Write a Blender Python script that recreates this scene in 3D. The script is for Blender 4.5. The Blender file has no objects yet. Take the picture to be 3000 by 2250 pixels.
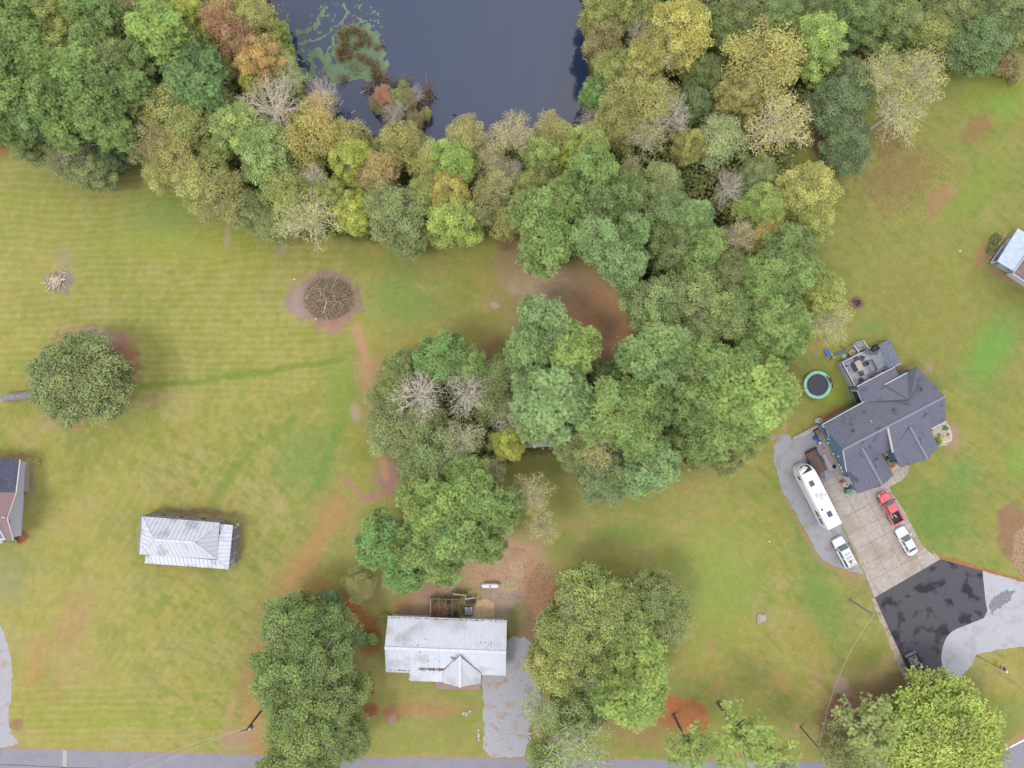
import bpy, math, random
import numpy as np
from mathutils import Vector, Matrix
R = math.radians
S = 0.054          # metres per photo pixel on the ground
HC = 110.2         # height of the drone above the ground
scene = bpy.context.scene
COL = scene.collection
# ------------------------------------------------------------------ camera
cd = bpy.data.cameras.new('camera'); cam = bpy.data.objects.new('camera', cd); COL.objects.link(cam)
cam.location = (0, 0, HC); cam.rotation_euler = (0, 0, 0)
cd.sensor_fit = 'HORIZONTAL'; cd.sensor_width = 36.0
cd.lens = 36.0 * HC / (3000 * S); cd.clip_start = 1.0; cd.clip_end = 6000
scene.camera = cam
# ------------------------------------------------------------------ world, sun, exposure
SUN_EL, SUN_AZ = 62.0, 55.0      # azimuth clockwise from +Y (top of the photo)
W = bpy.data.worlds.new('World'); scene.world = W; W.use_nodes = True
nt = W.node_tree; nt.nodes.clear()
sky = nt.nodes.new('ShaderNodeTexSky'); sky.sky_type = 'NISHITA'; sky.sun_disc = False
sky.sun_elevation = R(SUN_EL); sky.sun_rotation = R(SUN_AZ)
sky.altitude = 0; sky.air_density = 1.0; sky.dust_density = 2.0; sky.ozone_density = 1.0
bg = nt.nodes.new('ShaderNodeBackground'); bg.inputs[1].default_value = 0.15
wo = nt.nodes.new('ShaderNodeOutputWorld')
# thin even cloud over the whole sky
cl = nt.nodes.new('ShaderNodeMix'); cl.data_type = 'RGBA'; cl.inputs['Factor'].default_value = .62
nt.links.new(sky.outputs[0], cl.inputs['A']); cl.inputs['B'].default_value = (5.9, 5.75, 5.6, 1)
nt.links.new(cl.outputs['Result'], bg.inputs[0]); nt.links.new(bg.outputs[0], wo.inputs[0])
sd = bpy.data.lights.new('sun', 'SUN'); sd.energy = .85; sd.angle = R(18); sd.color = (1.0, 0.95, 0.87)
so = bpy.data.objects.new('sun', sd); COL.objects.link(so)
so.rotation_euler = (R(90 - SUN_EL), 0, R(180 - SUN_AZ) + math.pi)
so.location = (40, 60, 150)
scene.view_settings.view_transform = 'Standard'; scene.view_settings.look = 'None'
scene.view_settings.exposure = 1.02; scene.view_settings.gamma = 1.0
scene.view_settings.use_curve_mapping = False
scene.cycles.max_bounces = 6; scene.cycles.transparent_max_bounces = 8

# ------------------------------------------------------------------ helpers
def G(px, py, z=0.0):
    """the point at height z that stands at this place of the aerial plan"""
    f = 1.0 - z / HC
    return Vector(((px - 1500) * S * f, -(py - 1125) * S * f, z))
def U(gx, gy, z=0.0):
    """plan position in ground units from the plot's centre"""
    return Vector((gx * S, -gy * S, z))
def lin(c):
    return tuple(((v / 255.0) / 12.92 if v / 255.0 <= .04045 else ((v / 255.0 + .055) / 1.055) ** 2.4) for v in c)
EXPO = 0.60
def alb(r, g, b, k=1.0):
    return tuple(min(.9, v * EXPO * k) for v in lin((r, g, b)))

def newmat(name):
    m = bpy.data.materials.new(name); m.use_nodes = True
    n = m.node_tree; n.nodes.clear()
    o = n.nodes.new('ShaderNodeOutputMaterial'); p = n.nodes.new('ShaderNodeBsdfPrincipled')
    n.links.new(p.outputs[0], o.inputs[0]); return m, n, p
def noise_mat(name, c1, c2, scale=3.0, rough=.85, detail=5, bump=0.0, metal=0.0, c3=None, s3=.4, lo=.35, hi=.65, stretch=None, spec=.4, clo=.52):
    m, n, p = newmat(name); L = n.links
    tc = n.nodes.new('ShaderNodeTexCoord'); v = tc.outputs['Object']
    if stretch:
        mp = n.nodes.new('ShaderNodeMapping'); mp.inputs['Scale'].default_value = stretch
        L.new(v, mp.inputs[0]); v = mp.outputs[0]
    t = n.nodes.new('ShaderNodeTexNoise'); t.inputs['Scale'].default_value = scale; t.inputs['Detail'].default_value = detail
    L.new(v, t.inputs['Vector'])
    r = n.nodes.new('ShaderNodeValToRGB'); e = r.color_ramp.elements
    e[0].position = lo; e[1].position = hi; e[0].color = (*c1, 1); e[1].color = (*c2, 1)
    L.new(t.outputs[0], r.inputs[0]); c = r.outputs[0]
    if c3:
        t3 = n.nodes.new('ShaderNodeTexNoise'); t3.inputs['Scale'].default_value = s3; t3.inputs['Detail'].default_value = 6
        L.new(tc.outputs['Object'], t3.inputs['Vector'])
        r3 = n.nodes.new('ShaderNodeValToRGB'); r3.color_ramp.elements[0].position = clo; r3.color_ramp.elements[1].position = clo + .10
        L.new(t3.outputs[0], r3.inputs[0])
        mx = n.nodes.new('ShaderNodeMix'); mx.data_type = 'RGBA'
        L.new(r3.outputs[0], mx.inputs['Factor']); L.new(c, mx.inputs['A']); mx.inputs['B'].default_value = (*c3, 1)
        c = mx.outputs['Result']
    L.new(c, p.inputs['Base Color'])
    p.inputs['Roughness'].default_value = rough; p.inputs['Metallic'].default_value = metal
    p.inputs['Specular IOR Level'].default_value = spec
    if bump:
        b = n.nodes.new('ShaderNodeBump'); b.inputs['Strength'].default_value = bump; b.inputs['Distance'].default_value = .05
        L.new(t.outputs[0], b.inputs['Height']); L.new(b.outputs[0], p.inputs['Normal'])
    return m
def plain(name, c, rough=.5, metal=0.0, var=.12, coat=0.0):
    m = noise_mat(name, tuple(x * (1 - var) for x in c), tuple(min(1, x * (1 + var)) for x in c), 2.5, rough, metal=metal)
    if coat: m.node_tree.nodes['Principled BSDF'].inputs['Coat Weight'].default_value = coat
    return m

class MB:
    def __init__(s): s.v = []; s.f = []
    def add(s, vs, fs):
        b = len(s.v); s.v.extend([tuple(x) for x in vs]); s.f.extend([tuple(b + i for i in f) for f in fs]); return s
    def box(s, c, d, rz=0.0, M=None):
        x, y, z = d[0] / 2, d[1] / 2, d[2] / 2
        vs = [Vector((a * x, b * y, e * z)) for e in (-1, 1) for a, b in ((-1, -1), (1, -1), (1, 1), (-1, 1))]
        m = M if M is not None else Matrix.Rotation(rz, 3, 'Z')
        vs = [m @ v + Vector(c) for v in vs]
        return s.add(vs, [(3, 2, 1, 0), (4, 5, 6, 7), (0, 1, 5, 4), (1, 2, 6, 5), (2, 3, 7, 6), (3, 0, 4, 7)])
    def bar(s, a, b, w, h=None):
        a = Vector(a); b = Vector(b); d = b - a
        if d.length < 1e-6: return s
        h = h or w; z = d.normalized()
        up = Vector((0, 0, 1)) if abs(z.z) < .95 else Vector((1, 0, 0))
        x = z.cross(up).normalized(); y = x.cross(z)
        M = Matrix((x, z, y)).transposed()
        return s.box((a + b) / 2, (w, d.length, h), M=M)
    def prism(s, pts, z0, z1):
        n = len(pts); a = sum(pts[i][0] * pts[(i + 1) % n][1] - pts[(i + 1) % n][0] * pts[i][1] for i in range(n))
        if a < 0: pts = pts[::-1]
        vs = [(p[0], p[1], z0) for p in pts] + [(p[0], p[1], z1) for p in pts]
        return s.add(vs, [tuple(range(n - 1, -1, -1)), tuple(range(n, 2 * n))] + [(i, (i + 1) % n, n + (i + 1) % n, n + i) for i in range(n)])
    def slab(s, pts, t):
        """a plate: top face through pts (3D), thickness t downwards"""
        n = len(pts); nn = Vector((0, 0, 0))
        for i in range(n):
            a, b = Vector(pts[i]), Vector(pts[(i + 1) % n]); nn += a.cross(b)
        if nn.z < 0: pts = list(pts)[::-1]
        vs = [tuple(p) for p in pts] + [(p[0], p[1], p[2] - t) for p in pts]
        return s.add(vs, [tuple(range(n)), tuple(range(2 * n - 1, n - 1, -1))] + [(i, n + i, n + (i + 1) % n, (i + 1) % n) for i in range(n)])
    def tube(s, pts, rs, k=6, cap=True):
        pts = [Vector(p) for p in pts]; b = len(s.v)
        if not hasattr(rs, '__len__'): rs = [rs] * len(pts)
        for i, p in enumerate(pts):
            d = (pts[min(i + 1, len(pts) - 1)] - pts[max(i - 1, 0)])
            d = d.normalized() if d.length > 1e-9 else Vector((0, 0, 1))
            up = Vector((0, 0, 1)) if abs(d.z) < .9 else Vector((1, 0, 0))
            x = d.cross(up).normalized(); y = d.cross(x)
            for j in range(k):
                a = 2 * math.pi * j / k
                s.v.append(tuple(p + (x * math.cos(a) + y * math.sin(a)) * rs[i]))
        for i in range(len(pts) - 1):
            for j in range(k):
                s.f.append((b + i * k + j, b + i * k + (j + 1) % k, b + (i + 1) * k + (j + 1) % k, b + (i + 1) * k + j))
        if cap and k > 2:
            s.f.append(tuple(b + j for j in range(k - 1, -1, -1))); e = b + (len(pts) - 1) * k
            s.f.append(tuple(e + j for j in range(k)))
        return s
    def lathe(s, c, prof, k=16):
        """prof: (radius, z) from bottom to top"""
        b = len(s.v); c = Vector(c)
        for r, z in prof:
            for j in range(k):
                a = 2 * math.pi * j / k; s.v.append((c.x + r * math.cos(a), c.y + r * math.sin(a), c.z + z))
        for i in range(len(prof) - 1):
            for j in range(k):
                s.f.append((b + i * k + j, b + i * k + (j + 1) % k, b + (i + 1) * k + (j + 1) % k, b + (i + 1) * k + j))
        s.f.append(tuple(b + j for j in range(k - 1, -1, -1))); e = b + (len(prof) - 1) * k
        s.f.append(tuple(e + j for j in range(k)))
        return s
    def build(s, name, mat, parent=None, smooth=False, world=True):
        me = bpy.data.meshes.new(name)
        off = Vector((0, 0, 0))
        if parent is not None and world:
            r = parent
            while r is not None: off += r.location; r = r.parent
        me.from_pydata([(v[0] - off.x, v[1] - off.y, v[2] - off.z) for v in s.v], [], s.f)
        me.materials.append(mat)
        if smooth: me.polygons.foreach_set('use_smooth', [True] * len(me.polygons))
        me.update()
        o = bpy.data.objects.new(name, me); COL.objects.link(o)
        if parent is not None: o.parent = parent
        return o
def thing(name, label, cat, loc=(0, 0, 0), rz=0.0, group=None):
    o = bpy.data.objects.new(name, None); COL.objects.link(o); o.location = loc; o.rotation_euler = (0, 0, rz)
    o['label'] = label; o['category'] = cat
    if group: o['group'] = group
    return o
def tag(o, label, cat, group=None):
    o['label'] = label; o['category'] = cat
    if group: o['group'] = group
    return o
def struct(o): o['kind'] = 'structure'; return o
def stuff(o, label=None, cat=None):
    o['kind'] = 'stuff'
    if label: o['label'] = label; o['category'] = cat
    return o
def copy_tree(o, parent=None):
    c = o.copy(); COL.objects.link(c); c.parent = parent
    for ch in list(o.children): copy_tree(ch, c)
    return c
def npmesh(name, V, F, mats, tint=None):
    me = bpy.data.meshes.new(name); n = F.shape[1]
    me.vertices.add(len(V)); me.vertices.foreach_set('co', V.astype(np.float32).ravel())
    me.loops.add(F.size); me.loops.foreach_set('vertex_index', F.astype(np.int32).ravel())
    me.polygons.add(len(F)); me.polygons.foreach_set('loop_start', np.arange(0, F.size, n, dtype=np.int32))
    try: me.polygons.foreach_set('loop_total', np.full(len(F), n, dtype=np.int32))
    except Exception: pass
    for m in mats: me.materials.append(m)
    if tint is not None:
        a = me.color_attributes.new('tint', 'FLOAT_COLOR', 'POINT')
        t = np.ones((len(V), 4), np.float32); t[:, :3] = tint; a.data.foreach_set('color', t.ravel())
    me.update(calc_edges=True); me.validate(); return me
def inpoly(X, Y, poly):
    r = np.zeros(X.shape, bool); n = len(poly); j = n - 1
    for i in range(n):
        xi, yi = poly[i]; xj, yj = poly[j]
        if yi != yj: r ^= ((yi > Y) != (yj > Y)) & (X < (xj - xi) * (Y - yi) / (yj - yi) + xi)
        j = i
    return r
def polydist(X, Y, pts, closed=False):
    d = np.full(X.shape, 1e9); n = len(pts)
    for i in range(n if closed else n - 1):
        ax, ay = pts[i]; bx, by = pts[(i + 1) % n]; dx, dy = bx - ax, by - ay
        t = np.clip(((X - ax) * dx + (Y - ay) * dy) / (dx * dx + dy * dy + 1e-9), 0, 1)
        d = np.minimum(d, np.hypot(X - ax - t * dx, Y - ay - t * dy))
    return d
def vnoise(X, Y, s, seed):
    """smooth value noise with cell size s"""
    g = np.random.RandomState(seed).rand(256, 256)
    x = X / s; y = Y / s; xi = np.floor(x).astype(int); yi = np.floor(y).astype(int)
    fx = x - xi; fy = y - yi; fx = fx * fx * (3 - 2 * fx); fy = fy * fy * (3 - 2 * fy)
    a = g[yi % 256, xi % 256]; b = g[yi % 256, (xi + 1) % 256]; c = g[(yi + 1) % 256, xi % 256]; d = g[(yi + 1) % 256, (xi + 1) % 256]
    return (a * (1 - fx) + b * fx) * (1 - fy) + (c * (1 - fx) + d * fx) * fy
def fbm(X, Y, s, seed, o=4):
    r = 0; a = 1; t = 0
    for k in range(o): r = r + a * vnoise(X, Y, s / 2 ** k, seed + 17 * k); t += a; a *= .55
    return r / t
def sstep(x, a, b):
    t = np.clip((x - a) / (b - a + 1e-9), 0, 1); return t * t * (3 - 2 * t)

# ------------------------------------------------------------------ ground
POND = [(745, 30), (775, 5), (808, 60), (838, 120), (850, 190), (880, 240), (900, 300), (960, 350), (1080, 395), (1180, 420), (1270, 450), (1400, 430),
        (1520, 400), (1640, 385), (1725, 378), (1742, 300), (1728, 200), (1716, 100), (1712, -60), (1700, -380), (1300, -420), (1000, -260), (790, -190), (730, -80)]
WOOD1 = [(-150, -150), (-150, 425), (120, 430), (300, 470), (430, 400), (540, 520), (690, 640), (900, 680), (1130, 705), (1400, 690), (1470, 640), (1540, 620),
         (1560, 790), (1790, 850), (1860, 930), (1850, 1060), (1700, 1075), (1560, 1060), (1500, 1110), (1400, 1050), (1180, 1080), (1120, 1150), (1130, 1290), (1210, 1400),
         (1420, 1400), (1500, 1330), (1650, 1330), (1800, 1390), (2000, 1370), (2150, 1330), (2200, 1180), (2190, 1020), (2290, 900), (2330, 760), (2270, 600),
         (2330, 430), (2420, 280), (2620, 190), (2800, 160), (3150, 130), (3150, -150), (1700, -150), (1740, 250), (1730, 385), (1450, 440), (1270, 465), (1000, 400), (860, 260), (800, 60), (740, -150)]
def axis_coords(half, step, far):
    a = list(np.arange(-half, half + 1e-6, step)); ext = []; s = step * 2; x = half
    while x < far:
        x += s; ext.append(x); s *= 1.6
    return np.array([-e for e in ext[::-1]] + a + ext)
xs = axis_coords(84, .27, 2500); ys = axis_coords(64, .27, 2500)
X, Y = np.meshgrid(xs, ys)
PX = X / S + 1500; PY = 1125 - Y / S
warpx = (fbm(PX, PY, 60, 5) - .5) * 26; warpy = (fbm(PX, PY, 60, 6) - .5) * 26
WX, WY = PX + warpx, PY + warpy
fine = fbm(PX, PY, 14, 21, 4); mid = fbm(PX, PY, 90, 31, 5); big = fbm(PX, PY, 420, 41, 4)
C = np.zeros(PX.shape + (3,))
def A3(r, g, b): return np.array(alb(r, g, b))
g1, g2, g3, g4 = A3(168, 162, 88), A3(150, 156, 86), A3(178, 164, 108), A3(142, 152, 80)
def mixc(mask, colr):
    global C
    m = mask[..., None]; C = C * (1 - m) + np.asarray(colr) * m
C[:] = g1
mixc(sstep(big, .42, .6) * .6, g2)
mixc(sstep(mid, .45, .68) * .6, g3)
mixc(sstep(fbm(PX, PY, 110, 77), .5, .7) * .5, g4)
mixc(sstep(fbm(PX, PY, 38, 78, 5), .5, .72) * .35, A3(176, 168, 112))
# mower passes: straight across the left field, slanting elsewhere
def streak(ang, ls, lw, seed):
    c, s_ = math.cos(ang), math.sin(ang)
    return fbm((PX * c + PY * s_) / ls * lw, -PX * s_ + PY * c, lw, seed, 3)
leftf = sstep(PX, 1150, 900)
st = streak(0.03, 14, 22, 91) - .5
mixc(np.clip(st * 3.2, 0, 1) * .6 * leftf * sstep(np.abs(PY - 900), 650, 450), A3(148, 156, 66))
mixc(np.clip(-st * 3.2, 0, 1) * .55 * leftf, A3(180, 172, 104))
band = np.sin((PY + (fbm(PX, PY, 300, 61) - .5) * 60 + PX * .02) * 2 * math.pi / 21) * (.5 + fbm(PX / 4, PY, 26, 62))
lf2 = leftf * sstep(np.abs(PY - 800), 420, 300) + leftf * sstep(np.abs(PY - 2090), 110, 60)
mixc(np.clip(band, 0, 1) * .30 * lf2, A3(142, 156, 66)); mixc(np.clip(-band, 0, 1) * .30 * lf2, A3(184, 174, 110))
mixc(sstep(PX, 2050, 2350) * sstep(PY, 1750, 1500) * (.35 + .4 * sstep(mid, .4, .65)), A3(144, 148, 80))
band2 = np.sin((PX * .83 + PY * .56 + (fbm(PX, PY, 300, 63) - .5) * 60) * 2 * math.pi / 24) * (.5 + fbm(PX, PY, 40, 64))
df = sstep(PX, 120, 350) * sstep(PX, 1050, 900) * sstep(PY, 1180, 1350) * sstep(PY, 2040, 1950)
mixc(np.clip(band2, 0, 1) * .15 * df, A3(138, 152, 72)); mixc(np.clip(-band2, 0, 1) * .15 * df, A3(182, 170, 108))
st2 = streak(-0.98, 12, 30, 93) - .5
dz = sstep(PX, 300, 500) * sstep(PX, 1050, 900) * sstep(PY, 1150, 1300)
mixc(np.clip(st2 * 3.5, 0, 1) * .6 * dz, A3(126, 146, 68)); mixc(np.clip(-st2 * 3.5, 0, 1) * .5 * dz, A3(176, 164, 98))
st3 = streak(-0.95, 10, 34, 95) - .5; rr = sstep(PX, 1900, 2300)
mixc(np.clip(st3 * 3.5, 0, 1) * .6 * rr, A3(122, 142, 72)); mixc(np.clip(-st3 * 3.5, 0, 1) * .5 * rr, A3(162, 146, 88))
st4 = streak(-1.35, 10, 60, 97) - .5; cc = sstep(PX, 1050, 1150) * sstep(PX, 2200, 2050)
mixc(np.clip(st4 * 3, 0, 1) * .5 * cc, A3(134, 160, 84)); mixc(np.clip(-st4 * 3, 0, 1) * .5 * cc, A3(170, 152, 100))
def blob(cx, cy, rx, ry, colr, a=0.0, k=.9, soft=.35, n=.5):
    c, s_ = math.cos(R(a)), math.sin(R(a)); dx, dy = PX - cx + warpx * n, PY - cy + warpy * n
    d = np.hypot((dx * c + dy * s_) / rx, (-dx * s_ + dy * c) / ry) + (fine - .5) * .5 * n
    mixc(sstep(d, 1 + soft * .5, 1 - soft) * k, A3(*colr))
def path(pts, w, colr, k=.8, soft=.6, n=1.0):
    d = polydist(PX + warpx * n * .5, PY + warpy * n * .5, pts) / w + (fine - .5) * .8
    mixc(sstep(d, 1 + soft, 1 - soft) * k, A3(*colr))
# greener and paler areas of the lawns
for b in [(480, 640, 130, 90, (134, 158, 86), 0, .6), (1180, 880, 130, 90, (136, 160, 84), 0, .8), (1000, 1150, 60, 150, (140, 162, 78), 0, .7),
          (900, 1350, 100, 130, (132, 158, 82), 20, .6), (30, 1690, 60, 90, (150, 156, 112), 0, .6), (150, 800, 120, 120, (174, 164, 100), 0, .5),
          (560, 720, 260, 60, (164, 172, 74), 0, .5), (2100, 1700, 170, 200, (148, 170, 86), 0, .6), (1850, 1560, 130, 40, (134, 160, 80), 0, .6),
          (2400, 1750, 70, 160, (118, 150, 78), -20, .7), (2350, 1480, 60, 140, (112, 146, 74), -20, .6), (2900, 1020, 70, 130, (124, 168, 82), 30, .85),
          (2945, 270, 60, 75, (128, 172, 72), 0, .9), (2870, 260, 60, 80, (132, 160, 64), 0, .6), (2990, 1350, 50, 60, (140, 166, 80), 0, .8), (2820, 1390, 60, 50, (112, 156, 84), 0, .6),
          (2550, 960, 40, 30, (124, 160, 90), 0, .7), (2740, 1520, 120, 110, (112, 148, 68), 0, .7), (2700, 900, 200, 200, (152, 146, 76), 0, .4),
          (2850, 560, 140, 60, (140, 160, 76), -50, .6), (2920, 2120, 90, 80, (132, 146, 76), 0, .7), (1930, 2160, 200, 50, (150, 150, 80), 0, .5), (2150, 2090, 200, 70, (140, 150, 74), 0, .5),
          (2450, 1130, 120, 100, (128, 138, 62), 0, .6), (2480, 1080, 50, 30, (160, 140, 86), 0, .5), (2400, 1020, 50, 25, (168, 146, 92), 0, .6), (2430, 1160, 30, 18, (150, 166, 60), 0, .7)]:
    blob(b[0], b[1], b[2], b[3], b[4], b[5], b[6], .8, .8)
path([(410, 1130), (560, 1120), (900, 1070), (1000, 1055)], 9, (128, 148, 66), .75)
path([(620, 1480), (720, 1330), (860, 1230)], 14, (124, 148, 66), .55)
path([(990, 1260), (960, 1340), (930, 1420)], 16, (120, 156, 74), .6)
for yy, a in ((2110, 1), (2125, .6), (2060, .5), (2090, .8)): path([(90, yy), (640, yy + 10)], 6, (150, 166, 64), .5 * a)
# bare soil, straw and leaf litter
tan, pink, red, rust, sand, ash = (176, 156, 112), (176, 142, 122), (184, 122, 80), (150, 96, 70), (206, 182, 156), (150, 140, 134)
for b in [(262, 1085, 150, 128, (158, 128, 108), 0, .95, .2), (350, 1040, 60, 75, (164, 118, 98), 0, .9, .5), (300, 980, 90, 22, (170, 146, 130), 10, .8, .6), (205, 1000, 22, 60, (186, 156, 118), 35, .8, .6),
          (460, 1170, 85, 16, (178, 156, 128), -25, .6, .8), (220, 1240, 20, 28, (182, 138, 96), 0, .9, .3), (145, 1230, 28, 30, (176, 148, 120), 0, .6, .6), (300, 1240, 20, 10, (190, 140, 106), 0, .7, .5),
          (20, 430, 70, 40, (160, 116, 78), 0, .8, .8), (110, 440, 60, 22, (166, 132, 84), 0, .7, .8), (665, 690, 8, 50, (190, 168, 146), 0, .7, .8), (830, 730, 16, 24, (186, 160, 150), 20, .7, .8),
          (172, 826, 42, 34, ash, 0, .95, .25), (185, 775, 22, 60, (168, 156, 134), 0, .5, .8),
          (952, 878, 112, 82, (164, 138, 124), 0, .97, .15), (880, 880, 42, 60, (178, 156, 148), 0, .8, .5), (980, 950, 60, 26, (182, 140, 122), -15, .85, .5),
          (1078, 1085, 48, 55, (186, 152, 116), 0, .85, .7), (1045, 1205, 16, 34, (196, 168, 150), 0, .8, .6), (1080, 1180, 30, 120, (172, 156, 104), 0, .6, .8),
          (1150, 1410, 60, 46, (182, 142, 128), 20, .95, .4), (1095, 1455, 60, 14, (186, 146, 126), -8, .85, .6), (1010, 1410, 34, 18, (184, 146, 122), 40, .7, .7), (1180, 1350, 40, 70, (176, 142, 124), 0, .8, .6),
          (1440, 1010, 40, 14, (176, 132, 104), -30, .85, .7), (1425, 1060, 12, 44, (168, 128, 110), 12, .85, .7), (1372, 1018, 34, 9, (176, 134, 110), 10, .8, .6), (1330, 985, 8, 32, (188, 150, 128), -25, .8, .6),
          (1440, 880, 40, 24, (188, 164, 128), 0, .5, .9), (1445, 890, 14, 8, (206, 186, 170), 30, .8, .5), (1240, 842, 20, 8, (190, 160, 122), 15, .7, .6),
          (1405, 1210, 44, 60, (178, 124, 84), 0, .95, .5), (1310, 1240, 40, 30, (176, 128, 92), 0, .8, .6),
          (1640, 850, 170, 70, (186, 158, 122), 8, .95, .6), (1500, 780, 60, 60, (178, 150, 118), 20, .8, .6), (1520, 860, 44, 14, (206, 184, 160), 40, .8, .6), (1720, 920, 215, 165, (186, 152, 116), 0, .95, .3), (1640, 850, 170, 60, (204, 180, 146), 8, .9, .6), (1745, 950, 115, 130, (222, 172, 134), 20, .97, .4), (1790, 1030, 45, 70, (216, 172, 136), 0, .9, .4),  # clearing's rust soil lightened in colour to offset light blocked by the trees
          (1620, 850, 60, 24, (186, 166, 138), 0, .7, .7), (1490, 700, 44, 40, (150, 112, 96), 0, .8, .6),
          (1480, 1660, 150, 110, (204, 168, 138), 0, .95, .5), (1590, 1760, 60, 110, (196, 150, 118), -15, .9, .6), (1480, 1760, 70, 60, (186, 164, 154), 0, .85, .5), (1540, 1830, 36, 80, (158, 128, 112), -10, .8, .6),
          (1510, 1668, 26, 34, (206, 182, 152), -30, .9, .4), (1495, 1726, 32, 20, (206, 180, 146), 0, .9, .3), (1455, 1680, 18, 14, (200, 172, 146), 0, .8, .5), (1520, 1800, 34, 34, (146, 144, 84), 0, .75, .6),
          (1230, 1760, 60, 40, (178, 142, 122), 0, .9, .5), (1300, 1730, 90, 30, (172, 138, 122), 0, .9, .4), (1480, 1900, 30, 60, (148, 100, 78), 0, .9, .5),
          (1000, 1790, 86, 52, red, 30, .95, .3), (1080, 1860, 40, 70, (160, 108, 76), 0, .9, .5), (1175, 1800, 60, 22, (170, 128, 104), -10, .9, .5), (1185, 1760, 30, 46, (176, 136, 96), 30, .7, .6), (920, 1740, 60, 90, (172, 128, 84), 30, .6, .8),
          (1070, 2012, 26, 22, (166, 102, 68), 0, .98, .12), (1145, 2090, 34, 30, (172, 116, 88), 0, .9, .5), (1250, 2075, 130, 34, (178, 140, 100), 0, .75, .8), (1085, 2075, 26, 22, (164, 98, 74), 0, .9, .4), (1145, 2105, 14, 16, (170, 156, 140), 0, .8, .5),
          (2000, 2095, 86, 56, (184, 120, 80), 10, .97, .25), (1860, 2130, 90, 50, (172, 136, 100), 0, .7, .8), (1950, 2170, 90, 30, (176, 142, 100), 0, .6, .8),
          (700, 2165, 60, 40, (184, 152, 128), 0, .9, .6), (672, 2075, 14, 50, (192, 164, 122), 20, .8, .7), (740, 1960, 40, 180, (176, 146, 98), 14, .7, .9), (850, 1680, 50, 120, (178, 148, 96), 35, .65, .9), (960, 1500, 50, 90, (180, 150, 100), 20, .6, .9),
          (2500, 2110, 110, 110, (156, 118, 100), 0, .95, .4), (2470, 2010, 30, 40, (178, 152, 140), 0, .8, .6), (2570, 2040, 90, 80, (150, 122, 92), 0, .9, .5), (2600, 1960, 34, 50, (192, 168, 116), 30, .8, .6), (2560, 1980, 60, 30, (190, 164, 118), 20, .6, .7), (2620, 2000, 60, 40, (146, 128, 92), 0, .8, .6),
          (2340, 2130, 14, 12, (196, 150, 120), 30, .8, .4), (2290, 2000, 34, 36, (180, 154, 96), 0, .7, .4), (2085, 1890, 9, 12, (182, 146, 112), 0, .9, .3), (2110, 2010, 20, 14, (184, 146, 110), -30, .8, .5), (2390, 1975, 30, 10, (188, 156, 124), 30, .8, .5), (2385, 2005, 26, 10, (188, 156, 124), 10, .8, .5),
          (2315, 2090, 6, 9, (196, 146, 130), 0, .8, .4), (1870, 2130, 16, 22, (190, 160, 124), 30, .8, .5),
          (2640, 520, 130, 90, (150, 128, 86), -30, .75, .7), (2420, 420, 60, 60, (112, 84, 72), 0, .95, .5), (2600, 400, 70, 60, (140, 116, 82), 0, .7, .7), (2860, 380, 60, 30, (158, 126, 88), -50, .8, .6), (2760, 580, 70, 34, (172, 138, 100), -50, .9, .5), (2930, 240, 80, 60, (150, 136, 70), 0, .6, .8),
          (2510, 888, 26, 20, (140, 106, 88), 0, .9, .4), (2970, 1560, 50, 90, (156, 124, 96), 0, .95, .3), (2630, 1080, 40, 20, (150, 126, 84), 0, .7, .6), (2720, 1080, 16, 22, (176, 152, 122), 20, .8, .6), (2790, 1278, 24, 44, (176, 146, 120), -10, .9, .4),
          (2420, 1215, 60, 16, (160, 124, 82), -30, .8, .5), (2330, 1180, 30, 60, (150, 140, 84), 0, .6, .7), (2300, 1248, 10, 14, (190, 160, 136), 0, .8, .5), (2265, 1280, 14, 12, (186, 160, 136), 0, .8, .5),
          (2500, 1690, 40, 18, (162, 142, 104), 20, .9, .5), (2520, 1720, 30, 40, (152, 148, 96), 0, .7, .6), (2885, 745, 24, 46, (166, 136, 96), 30, .9, .5), (2920, 800, 60, 10, (170, 136, 104), 32, .8, .5),
          (570, 1500, 130, 12, (146, 122, 92), 3, .9, .5), (704, 1590, 13, 75, (160, 136, 108), 4, .9, .4), (95, 1400, 10, 60, (166, 140, 118), 4, .8, .5), (60, 1575, 26, 16, (148, 88, 68), 0, .95, .3), (50, 1340, 60, 7, (150, 120, 104), 0, .8, .5),
          (45, 2115, 26, 24, (164, 124, 100), 0, .8, .5), (210, 1830, 60, 120, (182, 152, 108), 20, .85, .9), (100, 1950, 34, 100, (184, 150, 100), 10, .85, .9), (170, 2010, 24, 60, (180, 150, 100), 20, .7, .9), (2230, 1812, 22, 20, (176, 160, 110), 0, .6, .5),
          (820, 1480, 34, 24, (184, 162, 124), 0, .6, .7), (1600, 2150, 60, 40, (170, 126, 92), 0, .8, .6), (1700, 2150, 130, 60, (150, 132, 84), 0, .6, .7)]:
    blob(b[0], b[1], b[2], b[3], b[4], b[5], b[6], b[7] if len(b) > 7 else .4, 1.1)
path([(1045, 960), (1065, 1030), (1078, 1090), (1085, 1180), (1105, 1260), (1120, 1340), (1130, 1400)], 13, (198, 156, 122), .9)
path([(1040, 1430), (1060, 1460), (1110, 1455)], 9, (186, 146, 126), .8)
path([(760, 2215), (740, 2100), (770, 2000), (860, 1700), (1000, 1480)], 26, (190, 150, 104), .7)
path([(2330, 1770), (2380, 1850), (2390, 1980)], 12, (172, 150, 92), .5)
path([(2755, 1632), (2880, 1668), (3010, 1706)], 6, (170, 118, 84), .9)
path([(2290, 1440), (2340, 1530), (2400, 1640), (2480, 1680), (2530, 1690)], 7, (172, 146, 110), .8)
path([(0, 2192), (740, 2212), (1500, 2222), (2330, 2230), (2700, 2236)], 6, (184, 152, 110), .8)
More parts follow.
